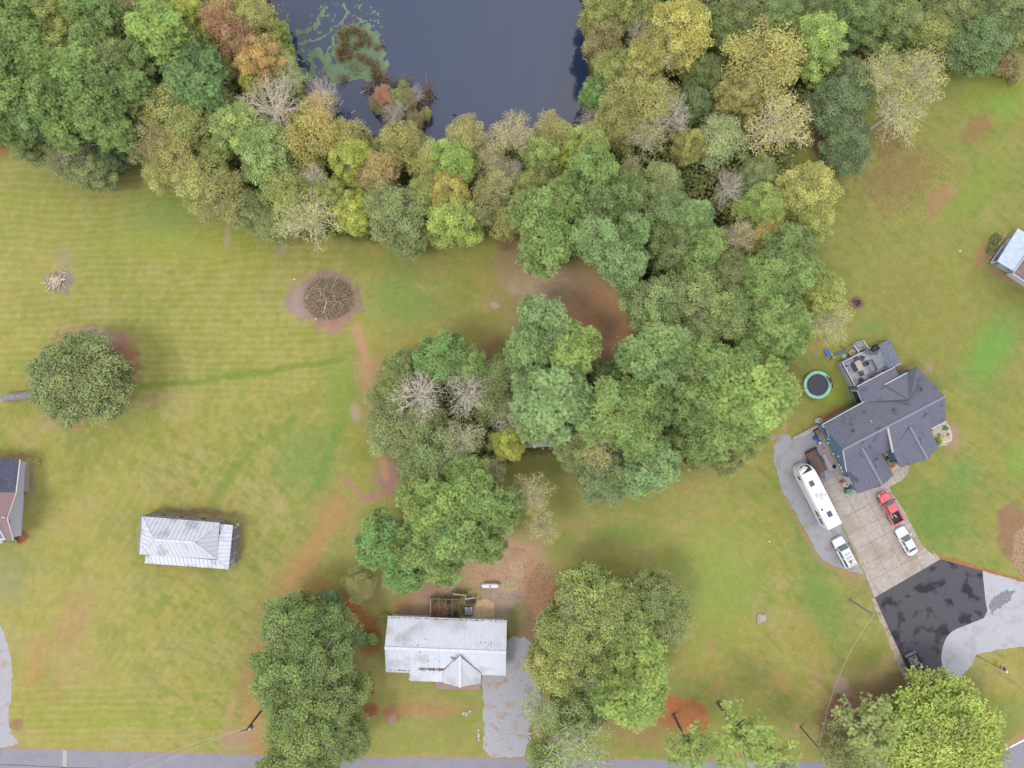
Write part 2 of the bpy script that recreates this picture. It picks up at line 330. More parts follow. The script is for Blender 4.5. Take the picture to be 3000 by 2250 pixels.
path([(2640, 2300), (2900, 2215), (3010, 2150)], 14, (186, 150, 116), .7)
# forest floor
wd = inpoly(WX, WY, WOOD1); wdist = polydist(WX, WY, WOOD1, True)
wm = sstep(np.where(wd, wdist, -wdist) + (fine - .5) * 30, -22, 22)
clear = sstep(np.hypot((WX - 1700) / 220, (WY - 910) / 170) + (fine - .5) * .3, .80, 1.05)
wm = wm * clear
fl = A3(96, 78, 62)[None, None] * (1 - sstep(mid, .4, .6))[..., None] + A3(80, 84, 50)[None, None] * sstep(mid, .4, .6)[..., None]
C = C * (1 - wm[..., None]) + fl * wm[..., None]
C *= (0.88 + .24 * fine)[..., None]
# pond bed
pd = np.where(inpoly(WX, WY, POND), polydist(WX, WY, POND, True), -polydist(WX, WY, POND, True))
Z = -2.0 * sstep(pd, -14, 60)
mixc(sstep(pd, -10, 4), A3(70, 60, 44))
far = (np.abs(X) > 90) | (np.abs(Y) > 70)
C[far] = C[far] * .2 + A3(112, 128, 66) * .8
V = np.stack([X.ravel(), Y.ravel(), Z.ravel()], 1); ny, nx = X.shape
ii = (np.arange(ny - 1)[:, None] * nx + np.arange(nx - 1)[None]).ravel()
F = np.stack([ii, ii + 1, ii + nx + 1, ii + nx], 1)
def ground_mat():
    m, n, p = newmat('lawn_soil'); L = n.links
    at = n.nodes.new('ShaderNodeAttribute'); at.attribute_name = 'tint'
    tc = n.nodes.new('ShaderNodeTexCoord')
    t1 = n.nodes.new('ShaderNodeTexNoise'); t1.inputs['Scale'].default_value = 4.2; t1.inputs['Detail'].default_value = 8; t1.inputs['Roughness'].default_value = .75
    L.new(tc.outputs['Object'], t1.inputs['Vector'])
    r1 = n.nodes.new('ShaderNodeMapRange'); r1.inputs[1].default_value = .25; r1.inputs[2].default_value = .75; r1.inputs[3].default_value = .72; r1.inputs[4].default_value = 1.28
    L.new(t1.outputs[0], r1.inputs[0])
    mx = n.nodes.new('ShaderNodeVectorMath'); mx.operation = 'SCALE'
    L.new(at.outputs['Color'], mx.inputs[0]); L.new(r1.outputs[0], mx.inputs['Scale'])
    t2 = n.nodes.new('ShaderNodeTexNoise'); t2.inputs['Scale'].default_value = .9; t2.inputs['Detail'].default_value = 6; t2.inputs['Roughness'].default_value = .7
    L.new(tc.outputs['Object'], t2.inputs['Vector'])
    hs = n.nodes.new('ShaderNodeHueSaturation'); L.new(mx.outputs[0], hs.inputs['Color'])
    r2 = n.nodes.new('ShaderNodeMapRange'); r2.inputs[1].default_value = .3; r2.inputs[2].default_value = .7; r2.inputs[3].default_value = .486; r2.inputs[4].default_value = .518
    L.new(t2.outputs[0], r2.inputs[0]); L.new(r2.outputs[0], hs.inputs['Hue'])
    L.new(hs.outputs[0], p.inputs['Base Color']); p.inputs['Roughness'].default_value = .95; p.inputs['Specular IOR Level'].default_value = .1
    b = n.nodes.new('ShaderNodeBump'); b.inputs['Strength'].default_value = .6; b.inputs['Distance'].default_value = .06
    L.new(t1.outputs[0], b.inputs['Height']); L.new(b.outputs[0], p.inputs['Normal'])
    return m
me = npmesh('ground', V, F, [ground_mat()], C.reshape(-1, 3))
me.polygons.foreach_set('use_smooth', np.ones(len(F), bool))
go = bpy.data.objects.new('ground', me); COL.objects.link(go); struct(go)

# ------------------------------------------------------------------ sheets lying on the ground
def jitter(pts, step=14, amp=3.0, seed=0, hard=()):
    """subdivide an outline and roughen it"""
    rnd = random.Random(seed); out = []; n = len(pts)
    for i in range(n):
        a, b = pts[i], pts[(i + 1) % n]; L_ = math.hypot(b[0] - a[0], b[1] - a[1]); k = max(1, int(L_ / step))
        for j in range(k):
            t = j / k; am = 0 if i in hard else amp
            out.append((a[0] + (b[0] - a[0]) * t + rnd.uniform(-am, am), a[1] + (b[1] - a[1]) * t + rnd.uniform(-am, am)))
    return out
def smoothc(pts, it=2):
    for _ in range(it):
        q = []
        for i in range(len(pts)):
            a, b = pts[i], pts[(i + 1) % len(pts)]
            q += [(a[0] * .75 + b[0] * .25, a[1] * .75 + b[1] * .25), (a[0] * .25 + b[0] * .75, a[1] * .25 + b[1] * .75)]
        pts = q
    return pts
def sheet(name, pts, z, mat, parent=None, t=.1):
    return MB().slab([G(x, y) + Vector((0, 0, z)) for x, y in pts], t).build(name, mat, parent)
m_road = noise_mat('road_asphalt', alb(144, 142, 154), alb(164, 160, 170), 14, .9, c3=alb(148, 146, 158), s3=.5, stretch=(.25, 1.6, 1), bump=.2)
m_asph = noise_mat('new_asphalt', alb(80, 77, 84), alb(98, 95, 103), 9, .85, c3=alb(44, 44, 52), s3=.42, bump=.3)
m_gravel = noise_mat('grey_gravel', alb(146, 148, 156), alb(190, 190, 196), 10, .95, detail=8, c3=alb(164, 158, 156), s3=.6, bump=.8)
m_gravel2 = noise_mat('drive_gravel', alb(170, 170, 178), alb(196, 194, 200), 8, .95, detail=8, c3=alb(184, 162, 146), s3=.6, bump=.8, clo=.55)
m_white_gravel = noise_mat('white_gravel', alb(170, 172, 180), alb(212, 214, 222), 9, .95, detail=8, c3=alb(186, 182, 184), s3=.5, bump=.9)
m_conc = noise_mat('concrete', alb(180, 170, 162), alb(198, 188, 180), 1.6, .9, c3=alb(176, 162, 148), s3=.22, bump=.15)
m_conc2 = noise_mat('dirty_concrete', alb(176, 160, 148), alb(200, 184, 168), 5, .95, c3=alb(160, 140, 120), s3=1.0, bump=.4)
m_white = plain('white_paint', (.72, .73, .76), .5)
m_whiteline = noise_mat('road_paint', (.5, .5, .52), (.72, .72, .74), 4, .7)
road = [(-400, 2183), (0, 2192), (740, 2212), (1100, 2219), (1800, 2225), (2330, 2230), (2560, 2236), (2700, 2246), (2800, 2246), (2890, 2222), (2960, 2184), (3040, 2140), (3300, 2010),
        (3400, 2130), (3120, 2270), (2900, 2400), (1800, 2370), (0, 2335), (-400, 2325)]
struct(sheet('road', jitter(road, 18, 1.3, 1), .012, m_road))
struct(sheet('road_edge_line', [(2919, 2207), (2965, 2184), (3045, 2143), (3200, 2067), (3201, 2070), (3046, 2147), (2966, 2188), (2920, 2211)], .016, m_whiteline, t=.004))
struct(sheet('road_seam', [(184, 2198), (196, 2198), (194, 2330), (182, 2330)], .016, noise_mat('seam_tar', alb(184, 174, 176), alb(192, 184, 186), 6), t=.004))
struct(sheet('road_crack', jitter([(-400, 2236), (60, 2240), (180, 2247), (600, 2256), (600, 2259), (180, 2249), (60, 2243), (-400, 2238)], 9, .6, 4), .016, noise_mat('crack_tar', alb(92, 86, 90), alb(130, 124, 128), 6), t=.004))
struct(sheet('gravel_drive', jitter(smoothc([(1412, 1990), (1410, 1930), (1480, 1880), (1520, 1860), (1575, 1890), (1600, 1960), (1585, 2060), (1552, 2120), (1547, 2190), (1535, 2221), (1412, 2219), (1420, 2120)], 1), 9, 4, 2), .008, m_gravel2))
struct(sheet('gravel_drive', jitter(smoothc([(-200, 1800), (-30, 1790), (18, 1860), (36, 1960), (34, 2030), (24, 2090), (30, 2140), (62, 2194), (-200, 2190)], 1), 9, 2.5, 3), .008, m_gravel2))
struct(sheet('gravel_pad', jitter([(2268, 1300), (2284, 1274), (2300, 1268), (2318, 1285), (2390, 1250), (2400, 1262), (2490, 1436), (2470, 1420), (2410, 1420), (2498, 1617), (2530, 1680), (2490, 1672), (2440, 1655), (2402, 1632), (2368, 1570), (2330, 1500), (2290, 1430), (2266, 1350)], 9, 3, 5), .008, m_gravel))
struct(sheet('white_gravel_lot', jitter([(2878, 1672), (3000, 1706), (3300, 1800), (3300, 1880), (3060, 1888), (2985, 1896), (2920, 1904), (2862, 1918), (2848, 1950), (2822, 1975), (2800, 2000), (2780, 2060), (2750, 2010), (2740, 1900), (2780, 1850), (2880, 1800)], 9, 2, 6), .008, m_white_gravel))
asph = smoothc([(2561, 1751), (2755, 1638), (2878, 1672), (2884, 1745), (2896, 1805), (2840, 1828), (2791, 1846), (2770, 1870), (2759, 1905), (2757, 1935), (2768, 1972), (2790, 2040), (2830, 2120), (2880, 2180), (2905, 2215), (2800, 2246), (2740, 2150), (2700, 2060), (2660, 1972), (2600, 1840)], 1)
struct(sheet('asphalt_lot', [(2561, 1751), (2755, 1638), (2878, 1672)] + asph[6:], .014, m_asph))
struct(sheet('concrete_strip', jitter([(2553, 1752), (2563, 1752), (2602, 1838), (2664, 1972), (2704, 2062), (2680, 2050), (2648, 1985), (2622, 1935), (2596, 1860), (2570, 1800)], 10, 2, 8, hard=(1, 2, 3)), .018, m_conc2))
struct(sheet('tar_patch', jitter([(2905, 1755), (2945, 1730), (2975, 1728), (2960, 1760), (2925, 1785), (2905, 1800), (2897, 1780)], 6, 4, 9), .012, noise_mat('tar_gravel', alb(110, 108, 116), alb(168, 166, 174), 5)))
struct(sheet('mulch_bed', jitter([(2975, 1560), (3010, 1530), (3100, 1560), (3100, 1720), (2990, 1690), (2962, 1640)], 8, 3, 9), .006, noise_mat('mulch', alb(130, 100, 76), alb(200, 172, 130), 5, c3=alb(150, 120, 96), s3=1.4)))
# concrete driveway: every slab is a piece
DV = [(2408, 1418), (2464, 1388), (2490, 1432), (2520, 1440), (2600, 1400), (2600, 1340), (2612, 1330), (2642, 1360), (2662, 1363), (2665, 1376), (2656, 1392), (2640, 1408), (2604, 1427),
      (2615, 1447), (2651, 1500), (2692, 1581), (2704, 1600), (2723, 1617), (2755, 1638), (2561, 1751), (2548, 1715), (2533, 1676), (2497, 1598), (2457, 1520)]
def clip_poly(subj, win):
    out = subj
    for i in range(len(win)):
        a, b = win[i], win[(i + 1) % len(win)]; inp = out; out = []
        if not inp: break
        def side(p): return (b[0] - a[0]) * (p[1] - a[1]) - (b[1] - a[1]) * (p[0] - a[0])
        for j in range(len(inp)):
            p, q = inp[j - 1], inp[j]; sp, sq = side(p), side(q)
            if (sp >= 0) != (sq >= 0):
                t = sp / (sp - sq); out.append((p[0] + (q[0] - p[0]) * t, p[1] + (q[1] - p[1]) * t))
            if sq >= 0: out.append(q)
    return out
drv = thing('concrete_driveway', 'pale concrete driveway cast in square slabs in front of the grey-roofed house', 'driveway', G(2560, 1580)); 
del drv['category']; del drv['label']; drv['kind'] = 'structure'
ud = (.463, .887); vd = (.887, -.463); rnd = random.Random(4); O = (2438, 1478)
for i in range(-6, 9):
    for j in range(-4, 7):
        q = []
        for a, b in ((i, j), (i + 1, j), (i + 1, j + 1), (i, j + 1)):
            a_ = a * 50 + (.5 if a == i else -.5); b_ = b * 49 + (.5 if b == j else -.5)
            q.append((O[0] + ud[0] * a_ + vd[0] * b_, O[1] + ud[1] * a_ + vd[1] * b_))
        ar = sum(q[k][0] * q[(k + 1) % 4][1] - q[(k + 1) % 4][0] * q[k][1] for k in range(4))
        if ar < 0: q = q[::-1]
        c = clip_poly(DV, q)
        if len(c) < 3: continue
        ar = abs(sum(c[k][0] * c[(k + 1) % len(c)][1] - c[(k + 1) % len(c)][0] * c[k][1] for k in range(len(c)))) / 2
        if ar < 60: continue
        MB().slab([G(x, y) + Vector((0, 0, .03 + rnd.uniform(0, .006))) for x, y in c], .06).build('slab', m_conc, drv)
struct(sheet('driveway_joint', DV, .0155, noise_mat('joint_dirt', alb(120, 108, 96), alb(140, 128, 114), 3), t=.01))
struct(sheet('sand_pad', jitter([(1388, 1760), (1425, 1755), (1448, 1766), (1447, 1808), (1385, 1808)], 6, 1.0, 3), .02, noise_mat('sand_concrete', alb(206, 176, 134), alb(222, 196, 156), 2)))

# ------------------------------------------------------------------ pond
def water_mat():
    m, n, p = newmat('pond_water'); L = n.links
    p.inputs['Base Color'].default_value = (.016, .028, .066, 1); p.inputs['Roughness'].default_value = .04
    p.inputs['IOR'].default_value = 1.5; p.inputs['Specular IOR Level'].default_value = .75
    tc = n.nodes.new('ShaderNodeTexCoord'); t = n.nodes.new('ShaderNodeTexNoise'); t.inputs['Scale'].default_value = 3; t.inputs['Detail'].default_value = 3
    L.new(tc.outputs['Object'], t.inputs['Vector'])
    b = n.nodes.new('ShaderNodeBump'); b.inputs['Strength'].default_value = .05; b.inputs['Distance'].default_value = .05
    L.new(t.outputs[0], b.inputs['Height']); L.new(b.outputs[0], p.inputs['Normal'])
    return m
WZ = -.35
x0, x1, y0, y1 = 690, 1790, -440, 500
wv = [G(x, y) for x, y in ((x0, y0), (x1, y0), (x1, y1), (x0, y1))]
struct(MB().add([(v.x, v.y, WZ) for v in wv], [(3, 2, 1, 0)]).build('pond_water', water_mat()))
gx = np.arange(740, 1330, 1.6); gy = np.arange(-40, 420, 1.6); AX, AY = np.meshgrid(gx, gy)
wx = AX + (fbm(AX, AY, 34, 3) - .5) * 40; wy = AY + (fbm(AX, AY, 34, 4) - .5) * 40
n1 = fbm(AX, AY, 12, 9); n2 = fbm(wx, wy, 40, 12)
def ell(cx, cy, rx, ry, a=0):
    c, s_ = math.cos(R(a)), math.sin(R(a)); return np.hypot(((wx - cx) * c + (wy - cy) * s_) / rx, (-(wx - cx) * s_ + (wy - cy) * c) / ry)
core = np.minimum.reduce([ell(1050, 148, 72, 76), ell(1015, 205, 52, 30), ell(1090, 210, 40, 24), ell(878, 212, 36, 24), ell(838, 140, 18, 70, -8), ell(1128, 195, 10, 18)])
m_core = core + (n1 - .5) * .5 < 1
ring = ((np.minimum(ell(925, 165, 22, 30, 25), ell(955, 185, 22, 24)) + (n1 - .5) * 1.4) < 1) & (ell(930, 182, 12, 14) > 1)
def strand(pts, w): return polydist(wx, wy, pts) / w + (n1 - .5) * 2.4 < .8
film = strand([(1010, 5), (1018, 46), (975, 72), (965, 100), (905, 118), (880, 130)], 5) | strand([(945, 30), (930, 60), (905, 80), (870, 92)], 10) | strand([(1060, 60), (1078, 76)], 6) | strand([(985, 200), (975, 250)], 5) | strand([(1000, 75), (960, 150), (975, 200)], 4)
thin = (n2 > .50) & (fbm(AX, AY, 7, 19) > .62) & (AX < 1120) & (AY < 230) & (AX > 800)
am = (m_core | ring | film | thin) & inpoly(AX, AY, POND)
ci, cj = np.nonzero(am[:-1, :-1])
K = len(gx); P = np.stack([(AX.ravel() - 1500) * S, (1125 - AY.ravel()) * S, np.full(AX.size, WZ + .015)], 1)
rj = np.random.RandomState(3); P[:, :2] += rj.uniform(-.02, .02, (len(P), 2))
F = np.stack([(ci + 1) * K + cj, (ci + 1) * K + cj + 1, ci * K + cj + 1, ci * K + cj], 1)
me = npmesh('duckweed', P, F, [noise_mat('duckweed_green', alb(108, 132, 100), alb(130, 154, 108), .5, .8, c3=alb(118, 144, 118), s3=.25)])
ob = bpy.data.objects.new('duckweed', me); COL.objects.link(ob); stuff(ob, 'light green duckweed and algae film floating on the dark pond', 'algae')

# ------------------------------------------------------------------ foliage
def leaf_mat(name, rough=.75, trans=.38, var=(.40, 1.6)):
    m, n, p = newmat(name); L = n.links
    oi = n.nodes.new('ShaderNodeObjectInfo'); at = n.nodes.new('ShaderNodeAttribute'); at.attribute_name = 'tint'
    sep = n.nodes.new('ShaderNodeSeparateColor'); L.new(at.outputs['Color'], sep.inputs[0])
    mr = n.nodes.new('ShaderNodeMapRange'); mr.inputs[3].default_value = var[0]; mr.inputs[4].default_value = var[1]; L.new(sep.outputs[0], mr.inputs[0])
    hs = n.nodes.new('ShaderNodeHueSaturation'); L.new(oi.outputs['Color'], hs.inputs['Color'])
    hr = n.nodes.new('ShaderNodeMapRange'); hr.inputs[3].default_value = .465; hr.inputs[4].default_value = .525; hs.inputs['Saturation'].default_value = .86; L.new(sep.outputs[1], hr.inputs[0])
    L.new(hr.outputs[0], hs.inputs['Hue']); L.new(mr.outputs[0], hs.inputs['Value'])
    L.new(hs.outputs[0], p.inputs['Base Color']); p.inputs['Roughness'].default_value = rough; p.inputs['Specular IOR Level'].default_value = .25
    tr = n.nodes.new('ShaderNodeBsdfTranslucent'); L.new(hs.outputs[0], tr.inputs[0])
    mx = n.nodes.new('ShaderNodeMixShader'); mx.inputs[0].default_value = trans
    L.new(p.outputs[0], mx.inputs[1]); L.new(tr.outputs[0], mx.inputs[2])
    out = [q for q in n.nodes if q.type == 'OUTPUT_MATERIAL'][0]; L.new(mx.outputs[0], out.inputs[0])
    return m
m_leaf = leaf_mat('leaves')
def bark_mat():
    m, n, p = newmat('bark'); L = n.links
    oi = n.nodes.new('ShaderNodeObjectInfo'); tc = n.nodes.new('ShaderNodeTexCoord')
    t = n.nodes.new('ShaderNodeTexNoise'); t.inputs['Scale'].default_value = 4; L.new(tc.outputs['Object'], t.inputs['Vector'])
    mr = n.nodes.new('ShaderNodeMapRange'); mr.inputs[3].default_value = .6; mr.inputs[4].default_value = 1.4; L.new(t.outputs[0], mr.inputs[0])
    v = n.nodes.new('ShaderNodeVectorMath'); v.operation = 'SCALE'; L.new(oi.outputs['Color'], v.inputs[0]); L.new(mr.outputs[0], v.inputs['Scale'])
    L.new(v.outputs[0], p.inputs['Base Color']); p.inputs['Roughness'].default_value = .9
    return m
m_bark = bark_mat()
def nrm(a): return a / (np.linalg.norm(a, axis=1, keepdims=True) + 1e-9)
def leaves(P, N, size, rs, tilt=.8, asp=.6):
    """one diamond-shaped leaf spray per point"""
    n = len(P); N = nrm(N + rs.normal(0, tilt, (n, 3))); A = nrm(np.cross(N, rs.normal(0, 1, (n, 3)))); B = np.cross(N, A)
    s = (size * rs.uniform(.6, 1.4, n))[:, None]
    V = np.stack([P + A * s, P + B * s * asp, P - A * s, P - B * s * asp], 1).reshape(-1, 3)
    return V, np.arange(4 * n).reshape(n, 4)
def tufts(P, N, size, rs, k=6, w=.17):
    """one star of needles per point"""
    n = len(P); N = nrm(N + rs.normal(0, .35, (n, 3))); A = nrm(np.cross(N, rs.normal(0, 1, (n, 3)))); B = np.cross(N, A)
    Vs = []; s = (size * rs.uniform(.7, 1.3, n))[:, None]
    for i in range(k):
        a = 2 * math.pi * i / k; D = nrm(N * rs.uniform(.02, .5, (n, 1)) + A * math.cos(a) + B * math.sin(a)); T = nrm(np.cross(D, N))
        Vs.append(np.stack([P + T * s * w * .5, P + D * s * .6 + T * s * w, P + D * s, P + D * s * .6 - T * s * w], 1))
    V = np.stack(Vs, 1).reshape(-1, 3); return V, np.arange(len(V)).reshape(-1, 4)
def tints(n_pts, per, rs, base, hue):
    b = np.clip(base + rs.uniform(-.22, .22, n_pts), 0, 1); h = np.clip(hue + rs.uniform(-.25, .25, n_pts), 0, 1)
    return np.repeat(np.stack([b, h, rs.rand(n_pts)], 1), per, 0)
def clump_centres(rs, n, Rr, z0, zt, dmin, low=0.0, squ=1.0, lob=1.0):
    out = []; tries = 0
    ph = rs.uniform(0, 6.28, 4)
    while len(out) < n and tries < n * 60:
        tries += 1; a = rs.uniform(0, 2 * math.pi); r = math.sqrt(rs.uniform(0, 1))
        lim = min(1.16, max(.5, 1 - .13 * lob + lob * (.13 * math.cos(2 * a + ph[0]) + .12 * math.cos(3 * a + ph[1]) + .10 * math.cos(5 * a + ph[2]) + .08 * math.cos(8 * a + ph[3]))))
        r *= lim; zz = z0 + (zt - z0) * (math.sqrt(max(0, 1 - (r / 1.2) ** 2)) * squ + (1 - squ) * rs.rand())
        zz -= rs.uniform(0, low) * (zt - z0)
        c = np.array([math.cos(a) * r * Rr, math.sin(a) * r * Rr * 1.0, zz])
        if all(np.hypot(*(c - o)[:2]) > dmin or abs(c[2] - o[2]) > dmin * 1.2 for o in out): out.append(c)
    return np.array(out)
def shell(rs, n, c, rc, flat=.7):
    D = nrm(rs.normal(0, 1, (n, 3))); D[:, 2] = np.abs(D[:, 2]) * .9 + D[:, 2] * .1
    rad = rc * rs.uniform(.55, 1.0, (n, 1)) ** .5
    return c + D * rad * np.array([1, 1, flat]), nrm(D + np.array([0, 0, .6]))
RN, HN = 5.0, 18.0     # nominal crown radius and tree height
def limbs(mb, rs, cs, z0, ztop, rt, k=4, wig=.25, frac=.8):
    for c in cs:
        if rs.rand() > frac: continue
        h0 = min(z0 + (c[2] - z0) * rs.uniform(.1, .5), c[2] - .3)
        p0 = Vector((0, 0, h0)); p1 = Vector(c); m = p0.lerp(p1, .55) + Vector((rs.normal(0, wig), rs.normal(0, wig), -.35))
        r0 = rt * .38
        mb.tube([p0, p0.lerp(m, .6), m, p1], [r0, r0 * .75, r0 * .5, r0 * .18], k, False)
def twigs(mb, rs, c, n, L_, r, up=.5, k=3):
    for _ in range(n):
        d = Vector((rs.normal(0, 1), rs.normal(0, 1), abs(rs.normal(0, 1)) * up)).normalized()
        o = Vector((c[0], c[1], 0)); o = o.normalized() * .7 if o.length > .1 else Vector((0, 0, 0))
        d = (d + o).normalized(); l = L_ * rs.uniform(.5, 1.2); p = Vector(c); q = p + d * l * .5 + Vector((rs.normal(0, .12), rs.normal(0, .12), .1)); e = q + d * l * .5
        mb.tube([p, q, e], [r, r * .7, r * .25], k, False)
PROTO = {}
def make_proto(kind, seed):
    rs = np.random.RandomState(seed); tr = MB(); parts = []
    if kind == 'pine':
        cs = clump_centres(rs, 84, RN * .95, 9.0, 17.0, .85, .32); VV = []; TT = []
        for c in cs:
            rc = rs.uniform(.5, 1.1); b = rs.uniform(.25, .8); h = rs.uniform(.3, .8)
            n = int(135 * rc * rc); P, N = shell(rs, n, c, rc, .7); P = P + rs.normal(0, .22, P.shape); V_, _ = tufts(P, N, .235, rs); VV.append(V_); TT.append(tints(n, 24, rs, b, h))
        n = 1500; a = rs.uniform(0, 6.283, n); r = np.sqrt(rs.rand(n)) * RN * .8; P = np.stack([np.cos(a) * r, np.sin(a) * r, 9.5 + rs.rand(n) * 4.5 * np.sqrt(1 - (r / RN) ** 2)], 1)
        V_, _ = leaves(P, np.tile([0, 0, 1.], (n, 1)), .34, rs); VV.append(V_); TT.append(tints(n, 4, rs, .35, .5))
        tr.tube([(0, 0, 0), (0, 0, 6), (.1, 0, 11), (.05, .1, 15.5)], [.34, .27, .2, .07], 7); limbs(tr, rs, cs, 9, 16, .28, 4)
        for c in cs[::2]: twigs(tr, rs, c - np.array([0, 0, .1]), 3, 1.2, .03)
    elif kind == 'tuftpine':      # open crown, tufts stand apart
        cs = clump_centres(rs, 50, RN * .98, 11.5, 17.0, .9, .45); VV = []; TT = []
        for c in cs:
            rc = rs.uniform(.45, .85); n = 30; P, N = shell(rs, n, c, rc, .7); P = P + rs.normal(0, .2, P.shape); V_, _ = tufts(P, N, .28, rs); VV.append(V_); TT.append(tints(n, 24, rs, rs.uniform(.35, .7), rs.uniform(.3, .6)))
        tr.tube([(0, 0, 0), (0, 0, 6), (0, 0, 11), (0, 0, 15)], [.34, .29, .22, .08], 7); limbs(tr, rs, cs, 9, 16, .34, 4, .5, 1)
    elif kind in ('broad', 'dense'):
        d = kind == 'dense'
        cs = clump_centres(rs, 150 if d else 110, RN * .95, 6 if not d else 4, 17.0, .6 if d else .75, .16 if d else .4, .93, .55 if d else 1.0); VV = []; TT = []
        for c in cs:
            rc = rs.uniform(.5, 1.0) * (.9 if d else 1); n = int(320 * rc * rc); P, N = shell(rs, n, c, rc, .7); P = P + rs.normal(0, .21, P.shape)
            V_, _ = leaves(P, N, .135, rs, .38); VV.append(V_); TT.append(tints(n, 4, rs, rs.uniform(.3, .7), rs.uniform(.3, .7)))
        n = 1800; a = rs.uniform(0, 6.283, n); r = np.sqrt(rs.rand(n)) * RN * .82; P = np.stack([np.cos(a) * r, np.sin(a) * r, 6 + rs.rand(n) * 7 * np.sqrt(1 - (r / RN) ** 2)], 1)
        V_, _ = leaves(P, np.tile([0, 0, 1.], (n, 1)), .3, rs); VV.append(V_); TT.append(tints(n, 4, rs, .35, .5))
        tr.tube([(0, 0, 0), (0, 0, 4), (.2, .1, 9), (.1, .2, 14.5)], [.36, .3, .2, .08], 7); limbs(tr, rs, cs, 4, 16, .3, 4)
        for c in cs[::3]: twigs(tr, rs, c, 4, 1.4, .035)
        for c in cs[::3]: tr.tube([(c[0] * .15, c[1] * .15, 13.2), (c[0] * .6, c[1] * .6, max(13.0, c[2]) + .3), tuple(c + np.array([0, 0, .95]))], [.07, .055, .03], 4, False)
    elif kind == 'fine':          # birch-like, feathery, olive
        cs = clump_centres(rs, 80, RN * .96, 7, 17.0, .8, .35, .8); VV = []; TT = []
        for c in cs:
            rc = rs.uniform(.6, 1.25); n = int(110 * rc * rc / .9); P, N = shell(rs, n, c, rc * 1.1, .8); P = P + rs.normal(0, .18, P.shape)
            V_, _ = leaves(P, N, .135, rs, .55, .6); VV.append(V_); TT.append(tints(n, 4, rs, rs.uniform(.3, .75), rs.uniform(.2, .75)))
        n = 1000; a = rs.uniform(0, 6.283, n); r = np.sqrt(rs.rand(n)) * RN * .8; P = np.stack([np.cos(a) * r, np.sin(a) * r, 5 + rs.rand(n) * 7 * np.sqrt(1 - (r / RN) ** 2)], 1)
        V_, _ = leaves(P, np.tile([0, 0, 1.], (n, 1)), .26, rs); VV.append(V_); TT.append(tints(n, 4, rs, .35, .5))
        tr.tube([(0, 0, 0), (.1, 0, 4), (.2, .1, 9), (.1, .2, 14.5)], [.28, .24, .17, .06], 6); limbs(tr, rs, cs, 4, 16, .22, 4)
        for c in cs: twigs(tr, rs, c, 5, 1.3, .022)
    elif kind in ('sparse', 'bare'):
        bare = kind == 'bare'; VV = []; TT = []
        cs = clump_centres(rs, 34 if bare else 44, RN * .9, 9, 17.0, .9, .3, .85)
        tr.tube([(0, 0, 0), (0, 0, 5), (.1, 0, 9), (.1, .1, 12)], [.3, .26, .2, .12], 7)
        for c in cs:
            p0 = Vector((rs.normal(0, .15), rs.normal(0, .15), rs.uniform(8, 11.5))); p1 = Vector(c); m = p0.lerp(p1, .5) + Vector((rs.normal(0, .3), rs.normal(0, .3), rs.normal(-.2, .2)))
            tr.tube([p0, m, p1], [.11, .07, .03], 4, False)
            for t in (.35, .55, .75, .9, 1.0):
                q = (p0.lerp(m, t * 2) if t < .5 else m.lerp(p1, t * 2 - 1))
                twigs(tr, rs, q, 4 if bare else 3, 1.7 if bare else 1.3, .024 if bare else .026, .5)
            n = 22 if bare else 62; P, N = shell(rs, n, c, 1.3 if bare else 1.05, .6); P = P + rs.normal(0, .2, P.shape)
            V_, _ = leaves(P, N, .11 if bare else .15, rs, 1.0, .5); VV.append(V_); TT.append(tints(n, 4, rs, rs.uniform(.3, .7), rs.uniform(.3, .7)))
    elif kind == 'shrub':
        cs = clump_centres(rs, 40, RN * .88, 4, 14.5, 1.0, .5, .8); VV = []; TT = []
        for c in cs:
            rc = rs.uniform(.9, 1.6); n = 110; P, N = shell(rs, n, c, rc, 1.6); P[:, 2] = np.maximum(P[:, 2], .6)
            V_, _ = leaves(P, N, .32, rs, .7); VV.append(V_); TT.append(tints(n, 4, rs, rs.uniform(.3, .7), rs.uniform(.3, .7)))
        for c in cs[:14]: tr.tube([(0, 0, 0), (c[0] * .4, c[1] * .4, c[2] * .5), tuple(c)], [.3, .2, .08], 4, False)
    V_ = np.concatenate(VV); T_ = np.concatenate(TT); F_ = np.arange(len(V_)).reshape(-1, 4)
    cm = npmesh('crown_' + kind, V_, F_, [m_leaf], T_)
    tm = bpy.data.meshes.new('trunk_' + kind); tm.from_pydata(tr.v, [], tr.f); tm.materials.append(m_bark)
    PROTO.setdefault(kind, []).append((cm, tm))
for kind, cnt in (('pine', 5), ('tuftpine', 2), ('broad', 4), ('dense', 2), ('fine', 4), ('sparse', 3), ('bare', 3), ('shrub', 3)):
    for i in range(cnt): make_proto(kind, 100 + 13 * i + sum(map(ord, kind)))
BARK = {'pine': (92, 74, 62), 'tuftpine': (128, 118, 112), 'broad': (132, 122, 110), 'dense': (120, 112, 104), 'fine': (168, 156, 138), 'sparse': (206, 198, 184), 'bare': (204, 196, 180), 'shrub': (100, 84, 66)}
LK = 1.95
tcount = [0]
def leafc(c, m=.32):
    c = [c[k] * (1 - m) + (156, 164, 82)[k] * m for k in range(3)]; return alb(*c, k=LK)
